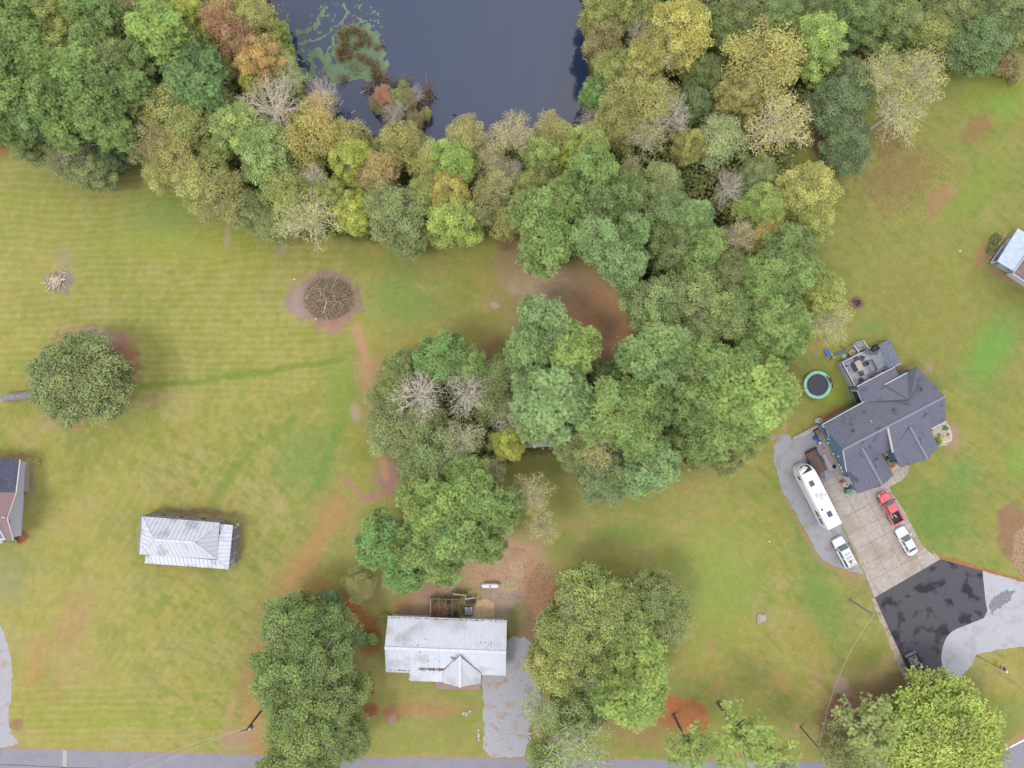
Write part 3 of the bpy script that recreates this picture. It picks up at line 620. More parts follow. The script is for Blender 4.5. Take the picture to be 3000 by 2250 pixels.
def tree(kind, px, py, d, h, c, label, cat='tree', group=None, name=None, bark=None):
    """px, py, d: where the crown stands in the aerial plan and how wide it is; h: height in metres"""
    if group is None:
        if cat == 'shrub': group = 'shrubs of the pond' if py < 420 else 'bushes by the houses'
        elif kind == 'dense' and py > 1000: group = 'large round trees standing alone'
        elif py < 730 and px < 860: group = 'trees left of the pond'
        elif py < 730 and px < 1560: group = 'trees along the lower pond bank'
        elif py < 480: group = 'trees right of the pond'
        elif py < 1380 and px > 1500: group = 'trees of the central wood'
        elif py < 1700: group = 'trees of the lower copse'
        elif px < 1100: group = 'oaks left of the white house'
        elif px < 2000: group = 'oaks right of the white house'
        else: group = 'pines along the road'
    tcount[0] += 1; i = tcount[0]; rs = random.Random(i * 7 + 1)
    h *= .86 if h > 9 else 1
    zc = h * {'dense': .55, 'shrub': .6}.get(kind, .74)
    if kind == 'dense': d *= .93
    p = G(px, py, zc); rad = d * S * (1 - zc / HC) / 2
    cm, tm = PROTO[kind][i % len(PROTO[kind])]
    name = name or {'pine': 'pine_tree', 'tuftpine': 'pine_tree', 'bare': 'bare_tree', 'shrub': 'shrub'}.get(kind, 'broadleaf_tree')
    r = thing(name, label, cat, (p.x, p.y, 0 if not inside_pond(p) else WZ), rs.uniform(0, 6.28), group)
    s = rad / (RN * 1.02); r.scale = (s * rs.uniform(.94, 1.06), s * rs.uniform(.94, 1.06), h / HN)
    a = bpy.data.objects.new('crown', cm); COL.objects.link(a); a.parent = r
    a.color = (*leafc(c), 1)
    b = bpy.data.objects.new('trunk', tm); COL.objects.link(b); b.parent = r; b.color = (*alb(*(bark or BARK[kind]), k={'sparse': 1.5, 'bare': 1.3, 'fine': 1.4, 'broad': 1.5}.get(kind, 1)), 1)
    return r
def inside_pond(p):
    x = np.array([p.x / S + 1500]); y = np.array([1125 - p.y / S]); return bool(inpoly(x, y, POND)[0])
PG, PB, PD, PY = (118, 148, 76), (120, 154, 98), (104, 128, 72), (136, 166, 74)
OL, OG, YG, LG, GG = (176, 176, 94), (152, 162, 80), (176, 188, 58), (146, 174, 88), (130, 148, 92)
GO, OR, RD, PK, DK, LM = (186, 172, 76), (200, 160, 84), (182, 112, 84), (204, 168, 128), (98, 118, 66), (156, 186, 74)
BL, TN = (92, 130, 96), (172, 152, 112)
GW = 'pines of the dense wood left of the pond'
# kind, plan x, plan y, crown width, height, colour, label
T = [
 # dense pine wood, upper left
 ('pine', 38, 42, 150, 19, PG, 'green pine in the top left corner of the photo', GW),
 ('broad', 158, 40, 150, 17, OG, 'olive green tree at the top edge, second crown from the top left corner', GW),
 ('pine', 250, 22, 140, 19, PG, 'pine at the top edge of the dense left wood, third crown from the corner', GW),
 ('pine', 322, 62, 140, 18, PD, 'dark pine of the left wood, just left of the big bright pine near the top', GW),
 ('pine', 66, 128, 150, 19, PG, 'pine near the left edge, second row of crowns from the top', GW),
 ('broad', 185, 112, 165, 17, OG, 'olive tinged crown amid the left pines, below the top edge olive tree', GW),
 ('pine', 285, 128, 150, 18, PG, 'pine in the second row of the left wood, right of its olive crown', GW),
 ('pine', 466, 92, 195, 18, PY, 'wide bright green pine left of the red autumn tree', GW),
 ('pine', 30, 205, 150, 19, PD, 'dark pine cut by the left edge, third row of crowns from the top', GW),
 ('pine', 130, 205, 160, 19, PG, 'pine of the left wood, third row, one crown in from the left edge', GW),
 ('pine', 236, 200, 170, 20, PG, 'tall pine in the very middle of the dense left wood', GW),
 ('broad', 342, 178, 150, 18, GG, 'greyish crown with bare twigs showing, inside the dense left wood', GW),
 ('pine', 408, 168, 120, 17, PD, 'small dark pine squeezed under the wide bright pine', GW),
 ('pine', 52, 290, 160, 19, PG, 'pine at the left edge, fourth row of crowns', GW),
 ('pine', 158, 285, 160, 19, PG, 'pine of the left wood, fourth row, second from the left edge', GW),
 ('pine', 252, 300, 150, 18, PG, 'pine above the bare purple-grey tree, set back in the wood', GW),
 ('pine', 330, 268, 150, 18, PD, 'dark pine in the wood left of the olive birches, upper of two', GW),
 ('pine', 392, 248, 120, 17, PG, 'slim pine between the left wood and the round dark pine', GW),
 ('pine', 95, 352, 120, 16, PB, 'bluish pine near the lower left rim of the dense wood', GW),
 ('pine', 20, 372, 120, 16, PG, 'low pine on the left edge where the wood meets the lawn', GW),
 ('pine', 195, 372, 130, 16, PG, 'pine directly above the bare purple-grey tree at the lawn', GW),
 ('pine', 292, 355, 140, 17, PG, 'pine at the lower rim of the dense wood, right of the bare tree', GW),
 ('pine', 352, 388, 110, 15, PG, 'narrow pine at the lower right tip of the dense left wood', GW),
 ('broad', 72, 415, 120, 12, GG, 'grey-green rounded tree where the left wood ends at the lawn', None),
 ('sparse', 368, 25, 100, 15, TN, 'thin brownish tree at the top edge between pines', None),
 ('broad', 448, 26, 100, 15, LG, 'pale green crown at the top edge left of the yellow tree', None),
 ('broad', 550, 40, 100, 15, YG, 'bright yellow-green tree at the top edge left of the red tree', None),
 ('fine', 640, 55, 130, 16, (178, 124, 88), 'red autumn tree near the top, left of the pond', None),
 ('fine', 695, 110, 130, 15, (178, 126, 96), 'brownish red autumn tree just below the red one', None),
 ('fine', 740, 40, 120, 15, OL, 'olive gold tree at the top left bank of the pond', None),
 ('broad', 755, 165, 140, 14, OR, 'orange-gold tree on the left bank of the pond', None),
 ('broad', 602, 108, 70, 13, YG, 'small yellow tree tucked left of the brownish red tree', None),
 ('shrub', 816, 90, 70, 3, (140, 164, 66), 'lime green shrub at the left edge of the pond, upper one', 'shrub', ),
 ('shrub', 828, 150, 70, 3, (134, 166, 74), 'lime green shrub at the left edge of the pond, lower one', 'shrub'),
 ('pine', 574, 218, 195, 15, (92, 132, 78), 'round dense dark green pine among the olive birches', None),
 ('fine', 655, 205, 90, 11, OG, 'small olive tree right of the round dark pine', None),
 ('broad', 738, 232, 80, 11, YG, 'little yellow-green tree above the big pinkish bare tree', None),
 ('sparse', 838, 215, 130, 11, LG, 'thin pale green tree with white twigs beside the algae', None),
 ('bare', 792, 308, 210, 15, PK, 'large bare pinkish cypress with pale radiating branches', None),
 ('bare', 940, 268, 110, 7, (176, 150, 150), 'purple-grey leafless bush leaning over the pond', None),
 ('fine', 420, 272, 120, 13, OL, 'olive birch at the left rim of the birches, upper one', None),
 ('fine', 478, 310, 160, 14, OL, 'broad olive birch below the round dark pine', None),
 ('fine', 625, 292, 110, 12, (166, 162, 84), 'yellowish olive birch right below the round dark pine', None),
 ('fine', 555, 370, 150, 14, OG, 'olive green birch in the middle of the birch stand', None),
 ('fine', 420, 405, 130, 13, (160, 150, 104), 'pale birch at the left rim above the dark holly corner', None),
 ('fine', 508, 440, 150, 14, (170, 160, 86), 'yellow speckled birch in the middle of the stand left of the light green tree', None),
 ('fine', 470, 500, 110, 11, OL, 'olive birch whose crown reaches down to the lawn point', None),
 ('fine', 570, 520, 150, 13, OL, 'olive birch on the lawn edge below the speckled birch', None),
 ('fine', 655, 575, 160, 13, (156, 152, 84), 'olive birch at the lawn edge above the pale dirt track', None),
 ('fine', 630, 450, 110, 12, OG, 'olive green birch left of the lower light green tree', None),
 ('broad', 692, 375, 165, 15, LG, 'light green rounded tree below the big bare cypress, upper of two', None),
 ('broad', 775, 440, 180, 15, (134, 164, 88), 'light green tree with pale limbs, lower right of its twin', None),
 ('fine', 905, 395, 170, 15, GO, 'orange-olive tree right of the light green pair', None),
 ('sparse', 935, 330, 120, 14, OR, 'orange tinged thin tree at the pond bank right of the bare cypress', None),
 ('fine', 840, 560, 150, 14, OG, 'olive green tree left of the small white dead tree', None),
 ('bare', 925, 515, 75, 16, (214, 208, 206), 'small white dead tree amid olive crowns', None),
 ('sparse', 905, 635, 200, 14, OL, 'spreading olive tree with pale fanned branches at the lawn edge', None),
 ('broad', 732, 612, 130, 10, GG, 'grey-green tree on the lawn edge left of the spreading olive tree', None),
 ('fine', 800, 660, 110, 9, GG, 'low greyish tree at the lawn edge above the oval brush pile', None),
 ('bare', 208, 408, 150, 12, (172, 156, 158), 'bare purple-grey tree at the rim of the left wood', None),
 ('dense', 330, 462, 115, 8, (72, 102, 72), 'dark green holly at the lawn corner below the left wood', 'tree'),
 ('broad', 258, 490, 130, 8, GG, 'grey-green low tree left of the dark holly', None),
 ('fine', 180, 470, 110, 8, (140, 146, 110), 'pale scrubby tree under the bare purple-grey tree', None),
 # belt along the pond's lower bank
 ('fine', 1010, 400, 130, 13, (170, 160, 88), 'olive gold tree on the lower pond bank, left of centre', None),
 ('broad', 1023, 462, 130, 14, YG, 'bright yellow-green tree in the belt below the pond', None),
 ('fine', 1170, 415, 130, 13, (168, 164, 82), 'yellow olive tree jutting into the pond below the reed island', None),
 ('fine', 1105, 500, 130, 14, (186, 158, 96), 'tan orange tree in the belt below the pond', None),
 ('fine', 1255, 470, 120, 12, OL, 'olive tree in the gap of the lower pond bank', None),
 ('broad', 1322, 468, 150, 14, (148, 182, 74), 'lime green feathery cypress right of the bank gap', None),
 ('fine', 1368, 398, 120, 13, (184, 174, 108), 'pale straw yellow tree at the water, left of three', 'tree'),
 ('sparse', 1495, 392, 140, 14, (184, 166, 104), 'pale thin tree reaching furthest up into the pond', None),
 ('sparse', 1440, 470, 100, 12, (182, 166, 116), 'thin straw coloured tree behind the furthest reaching one', None),
 ('sparse', 1455, 545, 120, 13, OL, 'olive thin tree beside the small pinkish bare tree', None),
 ('bare', 1498, 500, 80, 12, PK, 'small pinkish bare tree in the belt below the pond', None),
 ('broad', 1590, 452, 125, 13, LG, 'pale green tree with white limbs below the pond', None),
 ('fine', 1622, 385, 130, 12, (168, 158, 94), 'olive straw tree on the lower right bank of the pond', None),
 ('broad', 1722, 420, 140, 14, (162, 178, 84), 'light yellow-green tree at the lower right corner of the pond', None),
 ('broad', 1668, 460, 90, 12, YG, 'small yellow-green tree left of the corner tree', None),
 ('broad', 1030, 615, 130, 12, YG, 'yellow-green tree at the lawn edge above the brush pile, right side', None),
 ('broad', 960, 560, 110, 13, (156, 166, 82), 'pale yellow-green crown right of the small white dead tree', None),
 ('broad', 1155, 615, 190, 14, GG, 'wide grey-green tree in the lawn side of the belt', None),
 ('broad', 1315, 560, 130, 14, GO, 'golden yellow tree in the belt between two lime trees', None),
 ('broad', 1325, 640, 150, 14, LM, 'lime green drooping tree at the lawn edge below the golden one', None),
 ('fine', 1245, 560, 110, 13, OG, 'olive tree left of the golden yellow tree', None),
 ('broad', 1190, 695, 110, 9, GG, 'low grey-green tree on the lawn side below the wide grey-green tree', None),
 ('broad', 1262, 672, 80, 10, OG, 'olive green tree squeezed left of the drooping lime tree', None),
 ('fine', 1425, 600, 130, 13, (146, 146, 92), 'olive grey tree left of the big pines', None),
 ('fine', 1482, 655, 95, 12, OL, 'speckled olive tree just left of the big pines', None),
 ('fine', 1540, 555, 110, 13, OG, 'olive green tree above the big pines, left one', None),
 ('broad', 1610, 530, 120, 13, (124, 132, 66), 'dark olive tree above the big pines, right one', None),
 ('bare', 1733, 345, 95, 7, (150, 112, 112), 'dark reddish leafless bush in the corner of the pond', None),
 # right bank of the pond and the wood beyond
 ('broad', 1768, 25, 130, 15, OG, 'olive green tree at the top right bank of the pond', None),
 ('fine', 1765, 110, 120, 14, (158, 144, 92), 'tan twiggy tree on the right bank of the pond', None),
 ('bare', 1868, 88, 90, 15, (208, 190, 184), 'small white bare tree near the right bank of the pond', None),
 ('broad', 1745, 262, 90, 12, (104, 156, 80), 'bright green low tree overhanging the right bank', None),
 ('broad', 1885, 175, 150, 16, (170, 164, 78), 'golden olive tree right of the pond, left of the yellow one', None),
 ('fine', 1800, 190, 120, 15, (152, 162, 78), 'yellow-green speckled tree on the right bank of the pond', None),
 ('broad', 1860, 20, 120, 16, OG, 'green tree at the top edge left of the big yellow tree', None),
 ('broad', 1990, 85, 190, 17, (188, 182, 76), 'big bright yellow tree at the top, right of the pond', None),
 ('sparse', 1945, 145, 140, 16, (186, 176, 96), 'thin yellow tree with pale limbs left of the big yellow one', None),
 ('fine', 1820, 275, 130, 14, OL, 'olive tree just inside the right bank of the pond', None),
 ('fine', 1815, 352, 140, 14, (156, 152, 76), 'olive gold tree above the reddish leafless bush', None),
 ('fine', 1915, 292, 150, 15, OL, 'olive tree in the wood right of the pond, below the golden olive', None),
 ('bare', 1968, 340, 130, 15, (196, 184, 160), 'pale bare tree deep in the wood right of the pond', None),
 ('sparse', 1895, 400, 130, 14, (176, 168, 110), 'half bare olive tree above the small straw tree', None),
 ('sparse', 1845, 497, 85, 12, (186, 180, 120), 'small straw coloured tree above the pines', None),
 ('broad', 2150, 55, 170, 14, DK, 'dark green tree at the top edge right of the big yellow one', None),
 ('broad', 2070, 210, 120, 13, DK, 'dark green tree in shade between yellow and golden trees', None),
 ('fine', 2235, 165, 240, 17, (178, 170, 80), 'very wide golden feathery tree in the upper wood', None),
 ('broad', 2170, 270, 140, 15, (164, 156, 84), 'golden olive crown below left of the wide golden tree', None),
 ('broad', 2407, 108, 170, 15, (148, 182, 82), 'bright lime green tree in the upper right wood', None),
 ('broad', 2290, 40, 130, 14, (112, 142, 80), 'mid green tree at the top edge right of the dark one', None),
 ('broad', 2380, 15, 130, 14, DK, 'dark tree at the top edge above the lime green tree', None),
 ('broad', 2510, 35, 150, 14, (98, 130, 72), 'green tree at the top edge right of the lime tree', None),
 ('broad', 2635, 45, 160, 13, (112, 138, 74), 'green tree at the top edge, upper right wood', None),
 ('fine', 2740, 90, 130, 11, OG, 'olive tree at the rim of the upper right wood', None),
 ('broad', 2880, 110, 180, 12, (96, 128, 82), 'dark bluish green tree near the top right corner', None),
 ('broad', 2960, 45, 170, 12, (112, 132, 78), 'green tree in the top right corner of the photo', None),
 ('broad', 2800, 20, 150, 12, (118, 128, 74), 'olive green tree on the top edge left of the corner trees', None),
 ('shrub', 2960, 190, 90, 3, (128, 112, 70), 'brownish shrub under the trees of the top right corner', 'shrub'),
 ('broad', 2480, 300, 185, 12, (92, 118, 84), 'dark grey-green tree under the sparse golden tree, middle one', None),
 ('broad', 2490, 425, 150, 11, (88, 114, 82), 'dark grey-green tree at the lawn tip below its twin', None),
 ('broad', 2500, 225, 120, 12, (106, 128, 92), 'grey-green tree above the dark one in the right wood', None),
 ('sparse', 2585, 210, 150, 15, (168, 170, 86), 'sparse golden tree with white limbs, upper crown beside the lawn', None),
 ('sparse', 2700, 220, 160, 15, (172, 170, 88), 'sparse golden tree with white limbs, rightmost over the lawn', None),
 ('sparse', 2640, 310, 190, 14, (166, 168, 82), 'sparse golden tree with white limbs, largest, over the lawn', None),
 ('sparse', 2285, 365, 210, 16, (186, 174, 90), 'golden tree with fanned white branches below the wide golden one', None),
 ('fine', 2115, 405, 165, 13, (160, 176, 128), 'pale grey-green silvery tree in the middle of the right wood', None),
 ('broad', 2030, 300, 110, 13, (98, 124, 78), 'dark green tree left of the fanned golden tree', None),
 ('broad', 2025, 420, 100, 13, (168, 164, 76), 'yellow tipped tree left of the silvery tree', None),
 ('broad', 2225, 500, 110, 11, GG, 'grey-green tree right of the bare grey one', None),
 ('bare', 2136, 545, 110, 12, (176, 166, 150), 'bare grey tree in the wood left of the lime trees', None),
 ('broad', 2245, 600, 140, 13, (150, 176, 78), 'lime green tree left of the big yellow-pink tree', None),
 ('broad', 2372, 560, 190, 14, (176, 176, 84), 'big yellow-green tree with pinkish tips at the lawn edge', None),
 ('broad', 2385, 660, 120, 12, (158, 170, 80), 'yellow-green tree right below the pinkish tipped one', None),
 ('sparse', 2165, 695, 120, 13, (188, 166, 126), 'pinkish half bare tree left of the golden one', None),
 ('fine', 2248, 698, 110, 13, GO, 'small golden tree in the right wood beside the half bare one', None),
 # pines in the middle
 ('pine', 1742, 505, 150, 19, PG, 'green pine at the top of the central pine group', None),
 ('pine', 1585, 625, 170, 19, PG, 'large pine at the upper left of the central pine group', None),
 ('pine', 1668, 575, 140, 19, PG, 'pine above the middle of the central pine group', None),
 ('pine', 1600, 715, 170, 18, PG, 'large pine at the left rim of the central group, second from top', None),
 ('pine', 1745, 600, 130, 19, PD, 'darker pine right of the upper central pines', None),
 ('pine', 1740, 690, 160, 19, PB, 'bluish pine in the heart of the central pine group', None),
 ('pine', 1830, 570, 140, 18, PD, 'dark pine at the upper right of the central pine group', None),
 ('pine', 1848, 680, 110, 19, PB, 'compact bluish pine right of the heart of the group', None),
 ('pine', 1800, 735, 150, 18, PB, 'bluish green pine low in the central group', None),
 ('pine', 1836, 770, 130, 17, PB, 'bluish pine that overhangs the rusty clearing from above', None),
 ('broad', 1930, 545, 150, 15, GG, 'grey-green tree right of the central pines, upper one', None),
 ('broad', 1945, 630, 170, 16, (116, 142, 84), 'green oak right of the central pines', None),
 ('broad', 1975, 715, 150, 16, (112, 136, 78), 'green oak below the first one, right of the bluish pines', None),
 ('pine', 2030, 635, 110, 17, PB, 'small pine between the oaks and the lime tree', None),
 ('pine', 2055, 720, 140, 17, PG, 'pine right of the lower green oak', None),
 ('pine', 2310, 735, 150, 17, PD, 'dark green pine near the lawn below the yellow-green trees', None),
 ('broad', 1925, 890, 180, 16, (128, 154, 92), 'light green oak on the right rim of the clearing', None),
 ('broad', 2040, 855, 170, 16, (130, 154, 88), 'light green oak second from the clearing', None),
 ('broad', 2130, 915, 180, 16, (122, 148, 84), 'big green oak in the centre of the right wood', None),
 ('broad', 2150, 805, 150, 15, (118, 134, 80), 'olive green tree above the centre oak', None),
 ('pine', 2245, 815, 150, 17, PG, 'pine left of the lawn in the right wood, inner one', None),
 ('pine', 2325, 800, 150, 17, PG, 'pine at the lawn edge of the right wood, outer one', None),
 ('broad', 2412, 862, 150, 14, (158, 170, 76), 'yellow-green tree at the lawn left of the small fire ring', None),
 ('sparse', 2435, 940, 150, 14, (172, 176, 92), 'yellow-green tree with pale streaked limbs above the trampoline lawn', None),
 ('pine', 2280, 935, 190, 17, PG, 'big pine left of the two yellow-green lawn trees', None),
 ('pine', 2205, 1005, 90, 14, PG, 'small pine below the centre oak', None),
 ('pine', 2310, 1010, 110, 14, PG, 'pine reaching down towards the trampoline lawn', None),
 ('pine', 1940, 1045, 210, 18, (118, 152, 88), 'broad light green pine right of the clearing, lower one', None),
 ('broad', 2045, 985, 130, 15, GG, 'grey-green crown between oak and broad pine', None),
 ('pine', 2065, 1075, 170, 18, PG, 'green pine in the middle of the right wood', None),
 ('pine', 2160, 1080, 140, 17, PG, 'green pine above the big round bright pine', None),
 ('pine', 2200, 1170, 260, 19, PY, 'biggest round bright green pine at the lawn left of the house', None),
 ('pine', 2030, 1180, 150, 18, PG, 'pine left of the biggest round pine', None),
 ('pine', 2115, 1265, 160, 17, PG, 'pine below the biggest round pine', None),
 ('pine', 2045, 1300, 120, 15, (106, 132, 70), 'lower pine at the foot of the right wood', None),
 ('broad', 2195, 1290, 130, 13, (146, 158, 80), 'yellowish tree at the foot of the right wood near the gravel pad', None),
 ('broad', 2130, 1345, 100, 9, (138, 150, 82), 'low yellow-green tree at the bottom rim of the right wood', None),
 # around the clearing and the central copse
 ('pine', 1595, 955, 170, 18, PB, 'bluish green pine at the top of the copse left of the clearing', None),
 ('pine', 1550, 1020, 140, 17, PB, 'pale bluish pine left below the copse top', None),
 ('pine', 1672, 1015, 165, 17, PY, 'bright light green pine beside the rusty clearing', None),
 ('pine', 1290, 1048, 150, 14, (96, 140, 72), 'green pine at the top left of the lower copse', None),
 ('pine', 1370, 1070, 110, 13, PG, 'small green pine right of the copse top', None),
 ('broad', 1172, 1085, 120, 11, (122, 140, 76), 'olive green tree at the upper left of the lower copse', None),
 ('fine', 1130, 1165, 140, 12, (124, 142, 74), 'olive green tree on the left rim of the lower copse', None),
 ('bare', 1226, 1160, 175, 15, (216, 204, 180), 'white bare tree, left of the pair in the lower copse', None),
 ('bare', 1365, 1145, 150, 15, (218, 204, 168), 'white bare tree with yellow tips, right of the pair', None),
 ('fine', 1450, 1105, 120, 12, GG, 'grey-green tree between copse and bluish pines, upper one', None),
 ('fine', 1452, 1180, 130, 12, GG, 'grey-green tree between copse and bluish pines, lower one', None),
 ('pine', 1612, 1175, 230, 18, PB, 'big bluish green pine in the middle of the photo', None),
 ('pine', 1545, 1130, 100, 17, PB, 'small bluish pine attached to the left of the big one', None),
 ('broad', 1768, 1105, 110, 9, (100, 124, 70), 'dark green shrubby tree at the lower rim of the clearing', None),
 ('bare', 1493, 1220, 140, 12, (212, 204, 190), 'pale bare tree above the bright yellow-green one', None),
 ('broad', 1490, 1298, 110, 12, (176, 186, 56), 'bright yellow-green small tree left of the old tin roof', None),
 ('fine', 1155, 1270, 170, 13, GG, 'grey-green wispy tree on the left side of the lower copse', None),
 ('fine', 1240, 1230, 120, 13, (124, 142, 84), 'green tree below the left white bare tree', None),
 ('broad', 1265, 1340, 190, 14, (120, 142, 84), 'wide green tree with pale limbs in the lower copse', None),
 ('sparse', 1350, 1292, 140, 15, (156, 160, 120), 'green tree with bare white limbs left of the yellow-green one', None),
 ('fine', 1215, 1420, 110, 11, GG, 'grey-green tree at the lower left of the copse', None),
 ('sparse', 1440, 1380, 110, 11, (146, 144, 92), 'thin olive tree below the yellow-green one', None),
 ('sparse', 1745, 1295, 150, 14, (186, 172, 88), 'golden tree with fanned pale branches among the lower pines', None),
 ('pine', 1790, 1210, 190, 18, PG, 'big green pine right of the bluish one', None),
 ('pine', 1872, 1165, 140, 17, PG, 'pine between the big green pine and the broad light one', None),
 ('pine', 1955, 1190, 120, 16, PD, 'dark pine left of the wood centre', None),
 ('pine', 1872, 1275, 150, 17, PG, 'pine right of the golden fanned tree', None),
 ('pine', 1905, 1362, 170, 16, PB, 'bluish pine at the bottom corner above the open lawn', None),
 ('broad', 1690, 1315, 130, 12, GG, 'grey-green tree right of the old tin roof', None),
 ('broad', 1770, 1395, 170, 12, (116, 138, 96), 'grey-green wide tree above the lawn below the golden one', None),
 ('fine', 1830, 1410, 90, 10, GG, 'small grey-green tree left of the bottom bluish pine', None),
 ('broad', 1955, 1290, 90, 12, (110, 128, 70), 'olive green tree right of the lower pines', None),
 ('sparse', 1565, 1445, 130, 13, (176, 168, 92), 'thin golden tree right of the pines above the white house', None),
 ('sparse', 1590, 1540, 110, 12, (172, 162, 92), 'small thin golden tree with white twigs at the lawn', None),
 ('pine', 1370, 1390, 120, 17, PG, 'pine standing above the pine group by the white house', None),
 ('pine', 1265, 1480, 190, 18, PY, 'bright pine at the upper left of the group by the white house', None),
 ('pine', 1400, 1450, 150, 18, PG, 'pine at the upper right of the group by the white house', None),
 ('pine', 1470, 1500, 120, 17, PG, 'pine at the right rim of the group by the white house', None),
 ('pine', 1115, 1585, 150, 17, (100, 146, 76), 'pine at the left rim of the group by the white house', None),
 ('pine', 1325, 1560, 190, 18, PG, 'pine in the middle of the group by the white house', None),
 ('pine', 1205, 1590, 150, 17, PG, 'pine left of the middle of the group by the white house', None),
 ('pine', 1180, 1675, 130, 15, (98, 144, 76), 'pine reaching lowest towards the white house roof', None),
 ('pine', 1295, 1650, 140, 15, PG, 'pine just above the wooden deck of the white house', None),
 ('pine', 1420, 1600, 110, 15, PG, 'small pine above the propane tank', None),
 # lone trees
 ('dense', 246, 1115, 325, 14, (114, 132, 80), 'huge round evergreen standing alone on the left lawn', 'tree'),
 ('broad', 862, 1850, 205, 16, (104, 132, 66), 'upper crown of the big oaks left of the white house', 'tree'),
 ('broad', 935, 1925, 210, 16, (100, 128, 66), 'right upper oak of the group left of the white house', None),
 ('broad', 838, 1975, 230, 17, (108, 136, 68), 'left middle oak beside the power pole', None),
 ('broad', 962, 2060, 195, 15, (106, 130, 66), 'right lower oak of the group left of the white house', None),
 ('broad', 880, 2120, 240, 17, (112, 138, 66), 'lower oak overhanging the road left of the white house', None),
 ('broad', 985, 2175, 180, 13, (108, 128, 68), 'small oak at the road left of the white house', None),
 ('broad', 860, 2245, 200, 15, (110, 134, 66), 'oak on the road edge at the bottom, lowest of the group', None),
 ('shrub', 970, 1762, 70, 2.5, (76, 136, 96), 'blue-green shrub on the red mulch left of the white house', 'shrub'),
 ('fine', 1052, 1722, 95, 4, (158, 152, 82), 'small olive gold tree above the red mulch', None),
 ('shrub', 1092, 1872, 36, 1.6, (124, 168, 64), 'bright green bush at the left end of the white house', 'shrub'),
 ('shrub', 1060, 1870, 44, 1.8, (84, 132, 78), 'dark green bush left of the bright green bush', 'shrub'),
 ('shrub', 1128, 1808, 26, 1.4, (128, 160, 72), 'small green bush at the upper left corner of the white house', 'shrub'),
 ('broad', 1752, 1782, 225, 17, (138, 156, 76), 'big oak on the lawn right of the white house, top crown', None),
 ('broad', 1680, 1860, 200, 17, (142, 156, 76), 'oak crown nearest the white house, right side', None),
 ('sparse', 1700, 1800, 170, 17, (148, 152, 86), 'pale limbed crown in the middle of the oaks right of the white house', None),
 ('broad', 1630, 1950, 180, 15, (154, 162, 78), 'yellowish oak hanging over the gravel drive', None),
 ('broad', 1830, 1840, 190, 16, (132, 154, 76), 'green oak in the right half of the oak group', None),
 ('broad', 1912, 1768, 175, 14, (122, 142, 78), 'grey-green oak at the upper right of the oak group', None),
 ('fine', 1950, 1830, 160, 14, (126, 142, 84), 'grey-green twiggy tree at the right rim of the oak group', None),
 ('broad', 1745, 1955, 170, 15, (120, 140, 70), 'oak between the yellowish one and the bright pine', None),
 ('pine', 1865, 1945, 190, 17, (136, 162, 68), 'bright green pine at the lower right of the oak group', None),
 ('pine', 1845, 2045, 190, 17, (132, 160, 68), 'bright green pine below its twin, above the road', None),
 ('broad', 1690, 2090, 170, 13, (108, 132, 68), 'dark green tree right of the gravel drive', None),
 ('sparse', 1690, 2190, 220, 17, (126, 158, 74), 'open crowned tree with thick white limbs over the road', None),
 ('sparse', 1590, 2090, 130, 15, (128, 160, 74), 'thin tree with crooked white limbs beside the gravel drive', None),
 ('fine', 1600, 2240, 120, 14, (124, 148, 72), 'feathery tree over the road at the bottom, left of the white limbed one', None),
 ('tuftpine', 2018, 2185, 150, 15, (126, 164, 68), 'open pine at the bottom edge with trunk visible, left of three', None),
 ('tuftpine', 2170, 2160, 190, 17, (134, 168, 66), 'open pine at the bottom edge above the road, middle of three', None),
 ('tuftpine', 2260, 2215, 150, 15, (140, 170, 62), 'open pine at the bottom edge above the road, right of three', None),
 ('tuftpine', 2545, 2125, 190, 15, (140, 160, 86), 'thin grey-green tree beside the big round yellow-green tree', None),
 ('fine', 2500, 2225, 170, 13, (130, 140, 82), 'thin grey-green tree at the road below the leaf litter', None),
 ('dense', 2742, 2160, 385, 14, (146, 170, 50), 'huge round yellow-green tree in the lower right', 'tree'),
 # beyond the top edge, mirrored in the pond
 ('broad', 895, -330, 150, 17, DK, 'dark tree beyond the top edge mirrored in the pond', None),
 ('broad', 1795, -80, 150, 16, OG, 'olive tree beyond the top edge on the right bank', None),
]
for row in T:
    kind, px, py, d, h, c, label = row[:7]; ex = row[7] if len(row) > 7 else None
    if ex and ex.startswith('pines'): q = tree(kind, px, py, d, h, c, label, 'tree', ex)
    else: q = tree(kind, px, py, d * 1.08, h, c, label, 'shrub' if kind == 'shrub' else 'tree')

    if label.startswith('huge round evergreen'): q.rotation_euler.z = 0; q.scale.y *= .82
    if label.startswith('huge round yellow'): q.rotation_euler.z = 0; q.scale.y *= .92
